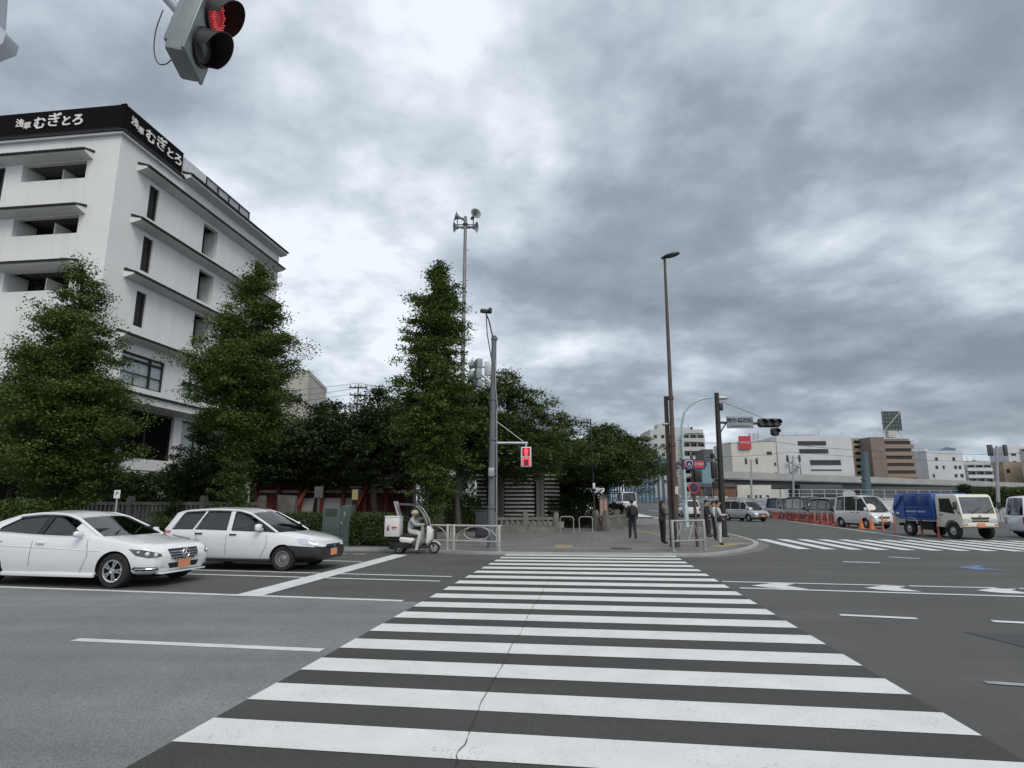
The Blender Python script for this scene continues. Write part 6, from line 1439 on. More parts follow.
# --- one-box vans and cars of the queue
def van(name, label, cat, loc, rz, L_, hw, H, paint, nose=.55, belt=.98, group=None, dark=False, wr=.29, rear_only=False, wheelbase=None):
    wb = wheelbase or L_ * .62; xf, xr = L_ / 2, -L_ / 2
    c = Car(name, label, cat, loc, rz, [(xr, .42, belt - .1, hw * .90), (xr + .06, .28, belt - .01, hw * .965), (xr + .5, .24, belt, hw), (0, .23, belt, hw), (xf - nose - .25, .23, belt - .01, hw), (xf - nose, .24, belt - .06, hw * .995), (xf - nose * .5, .25, belt - .16, hw * .97), (xf - .12, .27, belt - .26, hw * .90), (xf - .02, .32, belt - .38, hw * .80), (xf, .42, belt - .46, hw * .70)], (-wb / 2 - .05, wb / 2 - .05), wr, paint, group, 'plain', .165)
    zr = H - .05; fx = xf - nose - .02
    c.house([(fx + .12, belt - .05), (fx - .22, (belt + zr) / 2 + .02), (fx - .55, zr - .04), (fx - .95, zr + .01), (0, zr + .03), (xr + .45, zr), (xr + .16, zr - .08), (xr + .03, belt)], 2, 6, hw - .055, hw - .17,
      [[(fx - .12, belt + .01), (fx - .40, (belt + zr) / 2 + .04), (fx - .66, zr - .13), (fx - .92, zr - .12), (fx - .92, belt + .01)], [(fx - 1.02, belt + .01), (fx - 1.02, zr - .11), (fx - 1.02 - (fx - 1.02 - xr) * .48, zr - .11), (fx - 1.02 - (fx - 1.02 - xr) * .48, belt + .01)], [(fx - 1.12 - (fx - 1.02 - xr) * .48, belt + .01), (fx - 1.12 - (fx - 1.02 - xr) * .48, zr - .11), (xr + .30, zr - .14), (xr + .20, belt + .01)]],
      [([(fx - .92, belt - .02), (fx - .92, zr - .06), (fx - 1.02, zr - .06), (fx - 1.02, belt - .02)], False), ([(fx - 1.02 - (fx - 1.02 - xr) * .48, belt - .02), (fx - 1.02 - (fx - 1.02 - xr) * .48, zr - .06), (fx - 1.12 - (fx - 1.02 - xr) * .48, zr - .06), (fx - 1.12 - (fx - 1.02 - xr) * .48, belt - .02)], False), ([(xr + .20, belt - .02), (xr + .30, zr - .14), (xr + .2, zr - .08), (xr + .04, belt)], False)], bp=.035, crown=.04, front_bulge=.12)
    c.floorpan(xr + .15, fx - .1, belt, hw - .12); c.seats([(fx - 1.0, (-.33, .33)), (fx - 1.9, (-.33, .33))], belt - .30, .46, .52)
    c.seam([[(fx - .97, belt), (fx - .97, .3)], [(fx - .05, belt - .05), (fx - .1, .5)], [(fx - 1.07 - (fx - 1.02 - xr) * .48, belt), (fx - 1.07 - (fx - 1.02 - xr) * .48, .3)]])
    c.mirror(fx - .02, belt + .08, paint if not dark else black, hw - .02, (.1, .18, .2)); c.handles([(fx - .78, belt - .12), (fx - 1.25, belt - .12)], black if not dark else chrome)
    for sg in (-1, 1):
        D = (1, sg * .6); U = Vector((-D[1], D[0], 0)).normalized(); q = Vector((xf - .1, sg * hw * .82, 0)).dot(U); zt = belt - .28
        c.patch('headlight', [(q + .16, zt), (q - .16, zt), (q - .18, zt - .16), (q + .16, zt - .17)], D, lampg, .01)
        D = (-1, sg * .5); U = Vector((-D[1], D[0], 0)).normalized(); q = Vector((xr, sg * hw * .9, 0)).dot(U)
        c.patch('tail_light', [(q + .07, belt - .1), (q - .07, belt - .1), (q - .07, belt - .4), (q + .07, belt - .4)], D, tail, .01)
    c.patch('grille', [(-hw * .5, belt - .34), (hw * .5, belt - .34), (hw * .46, belt - .46), (-hw * .46, belt - .46)], (1, 0), mat('grille_dark', (.03, .03, .032)), .008)
    c.patch('lower_intake', [(-hw * .6, .42), (hw * .6, .42), (hw * .5, .32), (-hw * .5, .32)], (1, 0), black, .008)
    c.plate(xf, .47 if belt - .46 > .5 else .45)
    return c
QR = -PI / 2 - .12
van('minivan', 'white minivan with pale grille waiting behind the garbage truck', 'van', (21.5, 37.6, 0), -PI / 2 + .16, 3.4, .74, 1.92, mat('van_white', (.58, .60, .60), .25, var=.03, coat=.7), .42, 1.05)
van('small_car', 'small silver car at the left end of the waiting queue', 'car', A(745, 506, 50).xy.to_tuple() + (0,), -PI / 2 + .35, 3.9, .80, 1.62, silver, .75, .98)
for i, (px, Y, ln, hh, lab, pt) in enumerate(((776, 57, 4.6, 1.9, 'silver grey car between the small silver car and the dark saloon', mat('car_grey', (.16, .17, .18), .25, .3, coat=.8)), (798, 50, 4.8, 1.95, 'dark car with a large pale windscreen in the middle of the queue', dgrey), (824, 45.0, 4.6, 1.8, 'low dark car just ahead of the white minivan tail', mat('car_black', (.015, .016, .018), .2, .1, coat=.8)))):
    p = A(px, 506, Y) + Vector((.75, 0, 0)); van('waiting_car', lab, 'car', (p.x, Y, 0), -PI / 2 - .02, ln, .88, hh, pt, .95, .96, dark=True)
p = A(688, 508, 60); van('white_car', 'white car driving away between the brown and pale blue lamp posts', 'car', (p.x, 60, .1), PI / 2 - .12, 3.9, .84, 1.6, carw, .8, .97)
p = A(626, 500, 77); van('delivery_van', 'white van with square tail on the ramp past the walking man', 'van', (p.x, 77, .54), PI / 2, 4.6, .98, 2.15, carw, .5, 1.05)
p = A(1023, 520, 27.8); van('minivan', 'white boxy van cut by the frame edge beyond the garbage truck', 'van', (p.x + 1.05, 27.2, 0), -.18, 3.4, .74, 1.84, carw, .42, 1.0)

# --- garbage truck
gt = thing('garbage_truck', 'garbage truck with cream cab and blue ribbed body turning at the crossing', 'truck', (19.72, 28.0, 0), -PI / 2 + .07); gt.scale = (.95, .95, .92)
hw = .86
cab = MB()
prof = [(.55, .52), (1.50, .52), (1.86, .50), (2.02, .58), (2.05, .95), (2.01, 1.14), (1.84, 1.94), (1.72, 2.05), (.62, 2.07), (.52, 1.9)]
def cabshell(prof, hw):
    b = MB(); L_, Rr = [], []
    n = len(prof)
    for sd, lst in ((-1, L_), (1, Rr)):
        for x, z in prof: lst.append(b.vert((x, sd * (hw - .05 * max(0, (z - 1.15)) - .05 * max(0, x - 1.9) * 4), z)))
    b.face(L_); b.face(Rr[::-1])
    for i in range(n): b.face((L_[i], L_[(i + 1) % n], Rr[(i + 1) % n], Rr[i]))
    es = [e for e in b.bm.edges if e.calc_length() > .05]
    r = bmesh.ops.bevel(b.bm, geom=b.bm.edges[:], offset=.035, segments=3, profile=.5, affect='EDGES')
    bmesh.ops.recalc_face_normals(b.bm, faces=b.bm.faces); return b
b = cabshell(prof, hw); bv = BVHTree.FromBMesh(b.bm)
cabo = obj('cab', b, truck_cream, gt, 40)
# wheel arch of the cab
cut = MB()
for sd in (-1, 1): cut.tube([(1.42, sd * .55, .40), (1.42, sd * 1.2, .40)], .46, 24)
co = obj('cutter', cut, under, gt, 0); md = cabo.modifiers.new('a', 'BOOLEAN'); md.object = co; md.solver = 'EXACT'; bpy.context.view_layer.update()
me = bpy.data.meshes.new_from_object(cabo.evaluated_get(bpy.context.evaluated_depsgraph_get())); cabo.modifiers.clear(); cabo.data = me; bpy.data.objects.remove(co); me.shade_smooth(); me.set_sharp_from_angle(angle=R(38))
class TP(Car):
    def __init__(s, t, bvh, hwm): s.t = t; s.bvh = bvh; s.hwm = hwm
T = TP(gt, bv, hw)
tglass = mat('truck_glass', (.045, .055, .06), .05, var=.5, scale=3, coat=1)
T.patch('windscreen', [(-.76, 1.17), (.76, 1.17), (.73, 1.92), (-.73, 1.92)], (1, 0), tglass, .006)
T.patch('side_window', [(.78, 1.22), (1.70, 1.10), (1.56, 1.40), (1.40, 1.88), (.78, 1.88)] if False else [(-1.66, 1.14), (-.78, 1.24), (-.78, 1.86), (-1.42, 1.86)], (0, 1), tglass, .006)
T.patch('side_window', [(.78, 1.24), (1.66, 1.14), (1.42, 1.86), (.78, 1.86)], (0, -1), mat('open_window', (.008, .008, .008), .8), .004)
T.patch('grille', [(-.46, 1.00), (.46, 1.00), (.36, .90), (-.36, .90)], (1, 0), mat('grille_dark', (.03, .03, .032)), .012)
T.patch('grille', [(-.42, .86), (.42, .86), (.40, .79), (-.40, .79)], (1, 0), MATS['grille_dark'], .012)
T.patch('headlight', [(-.80, .92), (-.50, .90), (-.46, .76), (-.80, .76)], (1, 0), lampg, .014); T.patch('headlight', [(.50, .90), (.80, .92), (.80, .76), (.46, .76)], (1, 0), lampg, .014)
T.patch('lower_intake', [(-.50, .68), (.50, .68), (.50, .58), (-.50, .58)], (1, 0), black, .008); T.plate(2.05, .62, .34, .17)
w = MB(); w.box((1.97, 0, .66), (.16, 1.66, .2), bev=.04); obj('front_bumper', w, truck_cream, gt, 40); T.plate(2.05, .63)
w = MB(); w.box((2.075, 0, .655), (.02, .36, .17)); obj('number_plate', w, plate_o, gt, 20)
for sd in (-1, 1):
    w = MB(); w.bar((1.80, sd * .82, 1.70), (1.96, sd * 1.02, 1.70), .03); w.bar((1.94, sd * .84, 1.15), (1.98, sd * 1.02, 1.30), .03); w.box((1.96, sd * 1.05, 1.52), (.07, .18, .36), bev=.03); obj('mirror', w, black, gt, 40)
w = MB()
for y in (-.35, .3): w.bar((2.05, y, 1.19), (1.98, y + .45, 1.42), .02)
obj('wiper', w, black, gt, 0)
for y in (-.72, .72): w = MB(); w.box((2.055, y, .68), (.03, .16, .07), bev=.01); obj('indicator', w, mat('amber', (.5, .2, .03), .3), gt, 20)
w = MB(); w.lathe([(0, 0), (.06, 0), (.06, .02), (0, .02)], 16, Matrix.Translation((2.045, 0, 1.06)) @ Matrix.Rotation(PI / 2, 4, 'Y')); obj('emblem', w, chrome, gt, 40)
T.handles([(.86, 1.10)], black); w = MB()
for P in ([(.74, 1.9), (.74, .62)], [(1.78, 1.1), (1.80, .86), (1.70, .70)]):
    for sd in (-1, 1): w.tube([(x, T.sidey(x, z, sd), z) for i in range(len(P) - 1) for k in range(5) for x, z in [((P[i][0] + (P[i + 1][0] - P[i][0]) * k / 4), (P[i][1] + (P[i + 1][1] - P[i][1]) * k / 4))]], .006, 4)
obj('door_seam', w, mat('seam_dark', (.06, .06, .065)), gt, 0)
w = MB(); w.box((0, 0, 1.32), (1, 1, 1)) if False else None
w.prism([(-2.35, 1.35), (-2.05, 2.06), (-1.80, 2.12), (.40, 2.12), (.40, .80), (-1.45, .80), (-2.15, .92)], -.90, .90, Matrix(((1, 0, 0, 0), (0, 0, 1, 0), (0, 1, 0, 0), (0, 0, 0, 1))))
bmesh.ops.bevel(w.bm, geom=w.bm.edges[:], offset=.03, segments=2, profile=.5, affect='EDGES'); tb = obj('refuse_body', w, truck_blue, gt, 40)
for sd in (-1, 1):
    w = MB()
    for z in (1.02, 1.40): w.box((-.55, sd * .915, z), (1.75, .05, .07), bev=.012)
    for x in (-1.42, -.55, .33): w.box((x, sd * .915, 1.48), (.07, .05, 1.15), bev=.012)
    w.box((-1.0, sd * .915, 1.74), (.72, .04, .5), bev=.015); w.box((-.1, sd * .915, 1.74), (.72, .04, .5), bev=.015)
    w.bar((-2.2, sd * .93, 1.3), (-1.5, sd * .93, 2.0), .06); w.lathe([(0, 0), (.1, 0), (.1, .03), (0, .03)], 14, Matrix.Translation((-1.75, sd * .90, 1.70)) @ Matrix.Rotation(-sd * PI / 2, 4, 'X'))
    obj('rib', w, mat('truck_blue_rib', (.018, .05, .20), .4, var=.2), tb, 30)

w = MB()
for k in range(9): w.box((-1.25 + k * .145, -.932, 1.22), (.085, .012, .085))
obj('lettering', w, mat('faded_letter', (.45, .5, .58), .6), tb, 0); w = MB(); w.box((-1.95, -.915, 1.12), (.2, .02, .1)); obj('marker', w, swhite, tb, 0)
w = MB(); w.box((-.3, 0, .60), (4.0, .7, .2)); w.box((-.2, -.62, .52), (.8, .4, .35), bev=.03); w.box((-.3, .62, .55), (.7, .4, .35), bev=.03); w.box((-2.1, 0, .55), (.12, 1.5, .14)); obj('chassis', w, under, gt, 20)
w = MB(); w.tube([(-1.55, -.88, .62), (-1.45, -.88, .88), (-1.1, -.88, .93), (-.8, -.88, .85), (-.68, -.88, .62)], .03, 6); obj('mudguard', w, galv, gt, 40)
for x in (1.42, -1.35):
    for sd in (-1, 1): wheel(gt, x, sd * .76, .37, .22, 'plain', sd)

# --- scooter
fx = G(434, 552.6)
sc = thing('delivery_scooter', 'white three wheeled delivery scooter with roof and white box at the kerb', 'scooter', (fx.x - .50, 19.35, 0), -R(6)); sc.scale = (.85, .85, .81)
sw = mat('scooter_white', (.62, .63, .62), .3, var=.04, coat=.5)
def scwheel(x, y, r, wd):
    M = Matrix.Translation((x, y, r)) @ Matrix.Rotation(PI / 2, 4, 'X'); w = MB(); w.lathe([(r * .66, -wd / 2), (r * .9, -wd / 2), (r, 0), (r * .9, wd / 2), (r * .66, wd / 2)], 26, M, close=True); o = obj('wheel', w, rubber, sc, 40)
    w = MB(); w.lathe([(r * .67, wd * .3), (r * .58, wd * .3), (r * .58, -wd * .3), (r * .67, -wd * .3)], 26, M, close=True); w.lathe([(0, wd * .5), (r * .2, wd * .5), (r * .2, -wd * .5), (0, -wd * .5)], 14, M)
    for k in range(3): a = 2 * PI * k / 3 + .4; w.bar(M @ Vector((0, 0, 0)), M @ Vector((r * .6 * math.cos(a), r * .6 * math.sin(a), 0)), .05, .05, up=(0, 1, 0))
    obj('rim', w, chrome, o, 40)
scwheel(.64, 0, .215, .1); scwheel(-.62, .2, .19, .12); scwheel(-.62, -.2, .19, .12)
w = MB(); w.tube([(.64, -.02, .43), (.52, -.02, .45), (.84, -.02, .37)], .01, 6)
for k in range(9): a0, a1 = R(25 + k * 15), R(25 + (k + 1) * 15); w.bar((.64 + .25 * math.cos(a0), 0, .215 + .25 * math.sin(a0)), (.64 + .25 * math.cos(a1), 0, .215 + .25 * math.sin(a1)), .14, .03)
obj('front_fender', w, sw, sc, 50)
w = MB(); w.bar((.64, .065, .215), (.50, .065, .62), .03); w.bar((.64, -.065, .215), (.50, -.065, .62), .03); w.tube([(.50, 0, .55), (.36, 0, 1.02)], .03, 8); w.tube([(.33, -.28, 1.0), (.36, -.1, 1.06), (.36, .1, 1.06), (.33, .28, 1.0)], .017, 8); w.box((.36, -.24, 1.08), (.05, .12, .09), bev=.02); w.box((.36, .24, 1.08), (.05, .12, .09), bev=.02); obj('fork', w, black, sc, 40)
w = MB(); w.prism([(.40, .34), (.56, .50), (.60, .78), (.52, .98), (.40, 1.06), (.36, .98), (.44, .74), (.34, .44)], -.19, .19, M := Matrix(((1, 0, 0, 0), (0, 0, 1, 0), (0, 1, 0, 0), (0, 0, 0, 1)))); bmesh.ops.bevel(w.bm, geom=w.bm.edges[:], offset=.04, segments=3, profile=.5, affect='EDGES'); fo = obj('front_shield', w, sw, sc, 50)
w = MB(); w.ball((.57, 0, .84), (.05, .11, .08), 12); obj('headlight', w, lampg, fo, 50)
w = MB(); w.box((.08, 0, .24), (.62, .36, .1), bev=.03); obj('footboard', w, black, sc, 30)
w = MB(); w.prism([(-.26, .34), (-.06, .48), (-.08, .58), (-.62, .62), (-.66, .5), (-.52, .36)], -.20, .20, M); bmesh.ops.bevel(w.bm, geom=w.bm.edges[:], offset=.05, segments=3, profile=.5, affect='EDGES'); obj('rear_cowl', w, sw, sc, 50)
w = MB(); w.box((-.62, 0, .30), (.78, .46, .26), bev=.05); w.box((-.85, 0, .54), (.5, .4, .14), bev=.03); obj('engine', w, under, sc, 40)
w = MB(); w.box((-.30, 0, .66), (.58, .30, .11), bev=.04); obj('seat', w, black, sc, 50)
w = MB(); w.box((-.90, 0, 1.0), (.56, .56, .76), bev=.05); w.box((-.90, 0, 1.38), (.58, .58, .05), bev=.02); bx_ = obj('delivery_box', w, mat('box_white', (.58, .58, .57), .5, var=.05), sc, 40)
w = MB(); w.tube([(-1.02, -.289, .84), (-1.06, -.289, .93), (-1.03, -.289, 1.03), (-1.0, -.289, 1.09)], [.008, .03, .02, .004], 6); obj('flame_mark', w, mat('mark_black', (.05, .045, .05), .6), bx_, 50)
w = MB(); w.tube([(-.985, -.289, .86), (-1.0, -.289, .93), (-.985, -.289, 1.0)], [.006, .022, .004], 6); w.box((-.80, -.284, .985), (.19, .012, .05)); w.box((-.80, -.284, .92), (.17, .012, .018)); obj('red_mark', w, mat('mark_red', (.42, .04, .03), .6), bx_, 20)
w = MB(); w.tube([(.50, 0, 1.02), (.42, 0, 1.30), (.20, 0, 1.66), (.02, 0, 1.80)], .02, 8); w.tube([(.42, -.24, 1.1), (.34, -.24, 1.34), (.14, -.24, 1.66), (-.02, -.24, 1.80), (-.70, -.22, 1.84)], .015, 8); w.tube([(.42, .24, 1.1), (.34, .24, 1.34), (.14, .24, 1.66), (-.02, .24, 1.80), (-.70, .22, 1.84)], .015, 8)
w.bar((-.66, -.16, 1.3), (-.86, -.16, 1.96), .09, .05); w.bar((-.66, .16, 1.3), (-.86, .16, 1.96), .09, .05); obj('roof_frame', w, mat('frame_grey', (.34, .35, .36), .5), sc, 50)
w = MB()
prev = None
for x, z in ((-.02, 1.81), (-.35, 1.845), (-.72, 1.85)):
    cur = [w.vert((x, y, z + .04 * (1 - (y / .26) ** 2))) for y in (-.26, -.13, 0, .13, .26)]
    if prev: [w.face((prev[j], prev[j + 1], cur[j + 1], cur[j])) for j in range(4)]
    prev = cur
r = bmesh.ops.extrude_face_region(w.bm, geom=w.bm.faces[:]); [setattr(e, 'co', e.co - Vector((0, 0, .015))) for e in r['geom'] if isinstance(e, bmesh.types.BMVert)]
obj('roof', w, mat('roof_dark', (.05, .052, .055), .4), sc, 50)
w = MB(); prev = None
for x, z in ((.46, 1.08), (.37, 1.34), (.17, 1.66), (.0, 1.80)):
    cur = [w.vert((x + .03 * (1 - (y / .24) ** 2), y, z)) for y in (-.24, -.12, 0, .12, .24)]
    if prev: [w.face((prev[j], prev[j + 1], cur[j + 1], cur[j])) for j in range(4)]
    prev = cur
obj('windscreen', w, glass('clear_screen', (.8, .84, .85), .02), sc, 50)

# ------------------------------------------------------------------ people
skin = mat('skin', (.40, .26, .19), .6, var=.06, scale=10); hair_b = mat('hair_black', (.012, .010, .009), .6)
def person(label, loc, rz, J, cloth, hair='short', scale=1.0, extras=None, helmet=None):
    """J: joints overriding the standing pose, x forward; cloth: materials by limb"""
    B = dict(pelvis=(0, 0, .95), belly=(0, 0, 1.10), chest=(.0, 0, 1.30), neck=(0, 0, 1.45), head0=(.015, 0, 1.535), head1=(.03, 0, 1.62), head2=(.02, 0, 1.69),
             shL=(0, .155, 1.385), elL=(-.03, .215, 1.11), wrL=(.05, .225, .87), shR=(0, -.155, 1.385), elR=(-.03, -.215, 1.11), wrR=(.05, -.225, .87),
             hipL=(0, .085, .90), knL=(.015, .095, .49), anL=(0, .095, .085), toL=(.15, .11, .035), hipR=(0, -.085, .90), knR=(.015, -.095, .49), anR=(0, -.095, .085), toR=(.15, -.11, .035))
    B.update({k: v for k, v in (J or {}).items() if k != 'look'})
    rad = dict(pelvis=.155, belly=.145, chest=.165, neck=.058, head0=.078, head1=.095, head2=.075, shL=.088, elL=.062, wrL=.040, shR=.088, elR=.062, wrR=.040, hipL=.115, knL=.082, anL=.064, toL=.042, hipR=.115, knR=.082, anR=.064, toR=.042)
    E_ = [('pelvis', 'belly'), ('belly', 'chest'), ('chest', 'neck'), ('neck', 'head0'), ('head0', 'head1'), ('head1', 'head2')]
    for s_ in 'LR': E_ += [('chest', 'sh' + s_), ('sh' + s_, 'el' + s_), ('el' + s_, 'wr' + s_), ('pelvis', 'hip' + s_), ('hip' + s_, 'kn' + s_), ('kn' + s_, 'an' + s_), ('an' + s_, 'to' + s_)]
    names = list(B); bm = bmesh.new(); sl_ = bm.verts.layers.skin.verify(); vs_ = {}
    for n_ in names:
        v = bm.verts.new(B[n_]); v[sl_].radius = (rad[n_] * (1.12 if n_ in ('pelvis', 'chest') and False else 1),) * 2; vs_[n_] = v
    vs_['pelvis'][sl_].use_root = True
    for a, b_ in E_: bm.edges.new((vs_[a], vs_[b_]))
    me = bpy.data.meshes.new('p'); bm.to_mesh(me); bm.free(); o = bpy.data.objects.new('p', me); COL.objects.link(o)
    md = o.modifiers.new('s', 'SKIN'); md.branch_smoothing = .4; o.modifiers.new('u', 'SUBSURF').levels = 2
    bpy.context.view_layer.update(); m2 = bpy.data.meshes.new_from_object(o.evaluated_get(bpy.context.evaluated_depsgraph_get())); bpy.data.objects.remove(o); bpy.data.meshes.remove(me)
    w = MB(); w.bm.from_mesh(m2); bpy.data.meshes.remove(m2)
    mats_ = [cloth.get('top'), cloth.get('legs'), skin, cloth.get('shoes', black)]
    segs = []
    for a, b_ in E_:
        k = 2 if 'head' in b_ or 'neck' in a else 3 if b_.startswith('to') else 1 if (b_[:2] in ('kn', 'an') or b_.startswith('hip')) else 0
        segs.append((Vector(B[a]), Vector(B[b_]), k))
    for f in w.bm.faces:
        c = f.calc_center_median(); best = None
        for a, b_, k in segs:
            d = b_ - a; t = max(0, min(1, (c - a).dot(d) / d.length_squared)); dd = (c - a - d * t).length
            if best is None or dd < best[0]: best = (dd, k)
        f.material_index = best[1]; f.smooth = True
    # hands: palm, four fingers, thumb, closing a little
    w.mi = 2
    for s_ in 'LR':
        el, wr = Vector(B['el' + s_]), Vector(B['wr' + s_]); d = (wr - el).normalized(); sd = 1 if s_ == 'L' else -1
        u = Vector((1, 0, 0)) - d * d.x; u = u.normalized() if u.length > .2 else Vector((0, 0, 1)); nrm_ = d.cross(u) * sd
        w.tube([wr - d * .02, wr + d * .03, wr + d * .085], [.026, .036, .032], 8)
        for k in range(4):
            b0 = wr + d * .08 + u * (-.024 + .016 * k); ln = (.055, .07, .075, .065)[k]
            w.tube([b0, b0 + d * ln * .55 + nrm_ * .006, b0 + d * ln * .85 + nrm_ * .028], [.0088, .008, .006], 6)
        tb_ = wr + d * .03 + u * .03; w.tube([tb_, tb_ + d * .03 + u * .025, tb_ + d * .06 + u * .028 + nrm_ * .015], [.011, .0095, .007], 6)
    # face
    h = Vector(B['head1']); n0 = Vector(B['head0']); fw = Vector(J.get('look', (1, 0, 0)) if J else (1, 0, 0)).normalized(); up_ = (Vector(B['head2']) - n0).normalized(); fw = (fw - up_ * fw.dot(up_)).normalized(); lt = up_.cross(fw)
    w.mi = 2
    w.tube([h + fw * .088 + up_ * .012, h + fw * .112 - up_ * .025, h + fw * .090 - up_ * .032], [.008, .014, .010], 6)
    for s_ in (-1, 1): w.ball(h + lt * s_ * .092 - up_ * .01, (.016, .012, .028), 8)
    w.mi = 4
    for s_ in (-1, 1): w.ball(h + fw * .086 + lt * s_ * .033 + up_ * .010, (.010, .012, .007), 8)
    w.ball(h + fw * .083 - up_ * .055, (.012, .024, .006), 8)
    o = obj('person', w, mats_ + [mat('face_dark', (.06, .03, .028), .6)], None, 60)
    o.location = loc; o.rotation_euler = (0, 0, rz); o.scale = (scale,) * 3; tag(o, label, 'person')
    w = MB()
    if helmet is None:
        M_ = Matrix.Translation(h + up_ * .022 - fw * .018) @ Matrix((( fw.x, lt.x, up_.x, 0), (fw.y, lt.y, up_.y, 0), (fw.z, lt.z, up_.z, 0), (0, 0, 0, 1)))
        w.lathe([(.088, -.01), (.094, .02), (.085, .055), (.062, .082), (.03, .094), (0, .097)], 20, M_)
        w.lathe([(.05, -.08), (.084, -.03), (.09, .03), (.05, .07)], 12, Matrix.Translation(-fw * .022) @ M_)
        if hair == 'long': w.tube([h - fw * .05 + up_ * .04, h - fw * .085 - up_ * .05, h - fw * .085 - up_ * .20], [.075, .085, .05], 12)
        obj('hair', w, hair_b, o, 60)
    else:
        M_ = Matrix.Translation(h + up_ * .03) @ Matrix((( fw.x, lt.x, up_.x, 0), (fw.y, lt.y, up_.y, 0), (fw.z, lt.z, up_.z, 0), (0, 0, 0, 1)))
        w.lathe([(.128, -.05), (.135, .0), (.132, .04), (.11, .085), (.06, .118), (0, .125)], 22, M_); w.box(None, (.08, .17, .012), mtx=M_ @ Matrix.Translation((.13, 0, .0)), bev=.004); obj('helmet', w, helmet, o, 60)
        w = MB(); w.tube([h + lt * .10 - up_ * .02, h + lt * .07 - up_ * .10 + fw * .02, h - up_ * .115 + fw * .03, h - lt * .07 - up_ * .10 + fw * .02, h - lt * .10 - up_ * .02], .008, 6); w.tube([h - fw * .09 + up_ * .0, h - fw * .095 - up_ * .09], [.08, .05], 10); obj('hair', w, hair_b, o, 60)
    if extras: extras(o, B)
    return o
def cl(n, c): return mat('cloth_' + n, c, .85, var=.15, scale=9)
blk = cl('black', (.013, .013, .015)); navy = cl('navy', (.02, .023, .035)); lgrey = cl('pale_grey', (.40, .41, .42)); whit = cl('white', (.52, .52, .50)); beige = cl('light_trousers', (.46, .45, .43)); suit = cl('suit', (.018, .018, .021)); char = cl('charcoal', (.04, .04, .043))
def backpack(o, B):
    w = MB(); w.box((-.19, 0, 1.22), (.17, .30, .44), bev=.06); w.box((-.285, 0, 1.13), (.05, .22, .20), bev=.02); b = obj('backpack', w, cl('pack', (.022, .022, .024)), o, 50)
    w = MB(); [w.tube([(-.1, s_ * .11, 1.42), (.0, s_ * .12, 1.47), (.13, s_ * .12, 1.36), (.10, s_ * .13, 1.12), (-.1, s_ * .13, 1.02)], .02, 6) for s_ in (-1, 1)]; obj('strap', w, blk, b, 50)
def bag(x, y, z):
    def f(o, B):
        w = MB(); w.box((x, y, z), (.22, .10, .20), bev=.04); b = obj('bag', w, blk, o, 50); w = MB(); w.tube([(x - .1, y, z + .1), (0, y * .6, 1.42), (x + .1, y, z + .1)], .012, 6); obj('strap', w, blk, b, 50)
    return f
def phone(o, B):
    p = (Vector(B['wrR']) + Vector(B['wrL'])) / 2 + Vector((.09, 0, .05)); w = MB(); w.box(p, (.012, .075, .15), bev=.003); obj('phone', w, black, o, 30)
g = G(633, 539, PZ)
person('person in black with a backpack walking away along the pavement', (g.x, g.y, PZ), PI / 2 + .05, dict(knL=(.07, .09, .50), anL=(.16, .085, .10), toL=(.30, .09, .05), knR=(.0, -.09, .48), anR=(-.20, -.085, .12), toR=(-.07, -.09, .035), elL=(-.10, .22, 1.13), wrL=(-.06, .24, .90), elR=(.0, -.23, 1.12), wrR=(.12, -.24, .92)), dict(top=blk, legs=navy), extras=backpack, scale=.93)
g = G(668.5, 544.5, PZ)
person('person in a dark coat looking at a phone beside the tall lamp post', (g.x - .1, g.y + .35, PZ), .15, dict(elR=(.02, -.20, 1.12), wrR=(.24, -.08, 1.22), elL=(.02, .20, 1.12), wrL=(.24, .06, 1.20), head0=(.04, 0, 1.53), head1=(.065, 0, 1.60), head2=(.07, 0, 1.67), look=(1, -.1, -.5)), dict(top=char, legs=blk), hair='long', extras=lambda o, B: (bag(-.12, -.2, .95)(o, B), phone(o, B)), scale=.91)
g = G(708, 537.2, PZ)
person('person in a dark suit standing leftmost of the waiting group', (g.x, g.y, PZ), -.5, dict(elR=(-.03, -.21, 1.12), wrR=(.10, -.12, 1.0), wrL=(.10, .1, 1.0), look=(1, .2, 0)), dict(top=suit, legs=suit), scale=.92)
g = G(713, 537, PZ)
person('person in dark clothes half hidden in the middle of the waiting group', (g.x, g.y + .45, PZ), -.4, {}, dict(top=suit, legs=char), scale=.90)
g = G(715.5, 540.5, PZ)
person('person in a white top with a black shoulder bag in the waiting group', (g.x, g.y, PZ), -.2, dict(wrR=(.08, -.20, .92), look=(1, -.2, 0)), dict(top=whit, legs=blk), extras=bag(-.05, -.20, 1.05), scale=.90)
g = G(719.8, 545, PZ)
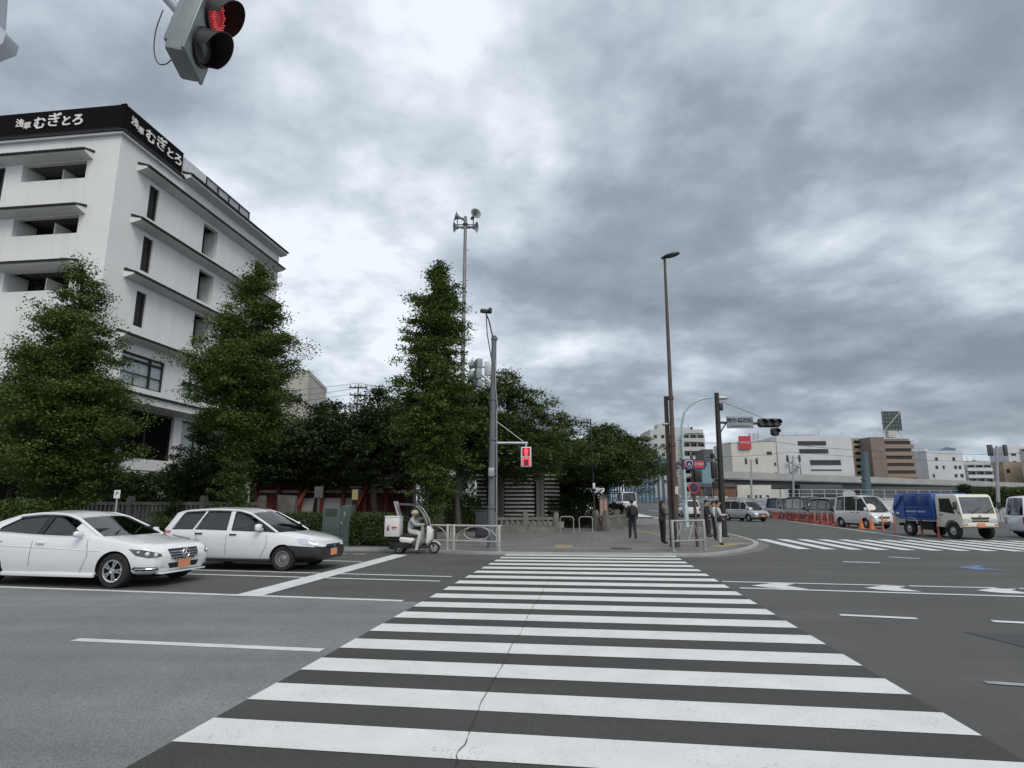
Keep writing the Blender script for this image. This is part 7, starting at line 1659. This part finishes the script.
person('person in pale grey jacket and light trousers holding out a phone on the corner', (g.x, g.y, PZ), -.15, dict(elR=(.05, -.22, 1.14), wrR=(.24, -.14, 1.16), elL=(.0, .21, 1.12), wrL=(.14, .10, 1.02), look=(1, .1, 0)), dict(top=lgrey, legs=beige), extras=lambda o, B: (bag(.02, -.24, 1.0)(o, B),), scale=.91)
# rider on the scooter
sit = dict(pelvis=(-.28, 0, .80), belly=(-.27, 0, .94), chest=(-.22, 0, 1.14), neck=(-.18, 0, 1.29), head0=(-.155, 0, 1.365), head1=(-.13, 0, 1.44), head2=(-.14, 0, 1.505), shL=(-.20, .16, 1.225), shR=(-.20, -.16, 1.225), elL=(-.02, .24, 1.03), elR=(-.02, -.24, 1.03), wrL=(.24, .255, 1.035), wrR=(.24, -.255, 1.035), hipL=(-.24, .09, .78), hipR=(-.24, -.09, .78), knL=(.14, .13, .72), knR=(.14, -.15, .70), anL=(.16, .13, .34), anR=(.02, -.22, .10), toL=(.30, .14, .30), toR=(.17, -.25, .045), look=(.4, -.9, 0))
person('person in a pale grey suit and beige helmet riding the delivery scooter', sc.location.copy(), sc.rotation_euler.z, sit, dict(top=cl('rider_grey', (.30, .31, .32)), legs=cl('rider_legs', (.42, .42, .41))), helmet=mat('helmet_beige', (.50, .40, .29), .4, coat=.4), scale=.84)
def driver(label, car, x, y, z, m, turn=(1, 0, 0)):
    J = dict(sit); off = Vector((x + .28, y, z - .80)); J = {k: (tuple(Vector(v_) + off) if k != 'look' else turn) for k, v_ in sit.items()}
    for k, v_ in dict(wrL=(.18, .16, 1.06), wrR=(.18, -.16, 1.06), elL=(-.02, .22, .98), elR=(-.02, -.22, .98), anR=(.40, -.12, .42), toR=(.55, -.12, .44), anL=(.40, .12, .42), toL=(.55, .12, .44)).items(): J[k] = tuple(Vector(v_) + off)
    return person(label, car.location.copy(), car.rotation_euler.z, J, dict(top=m, legs=navy), scale=1.0)
driver('person driving the white station wagon, seen through its side window', wag.t, -.12, -.33, .60, cl('driver_blue', (.18, .24, .30)))
driver('person leaning at the open cab window of the garbage truck', gt, .98, -.50, .98, cl('driver_brown', (.12, .05, .04)), (.8, -.6, 0))
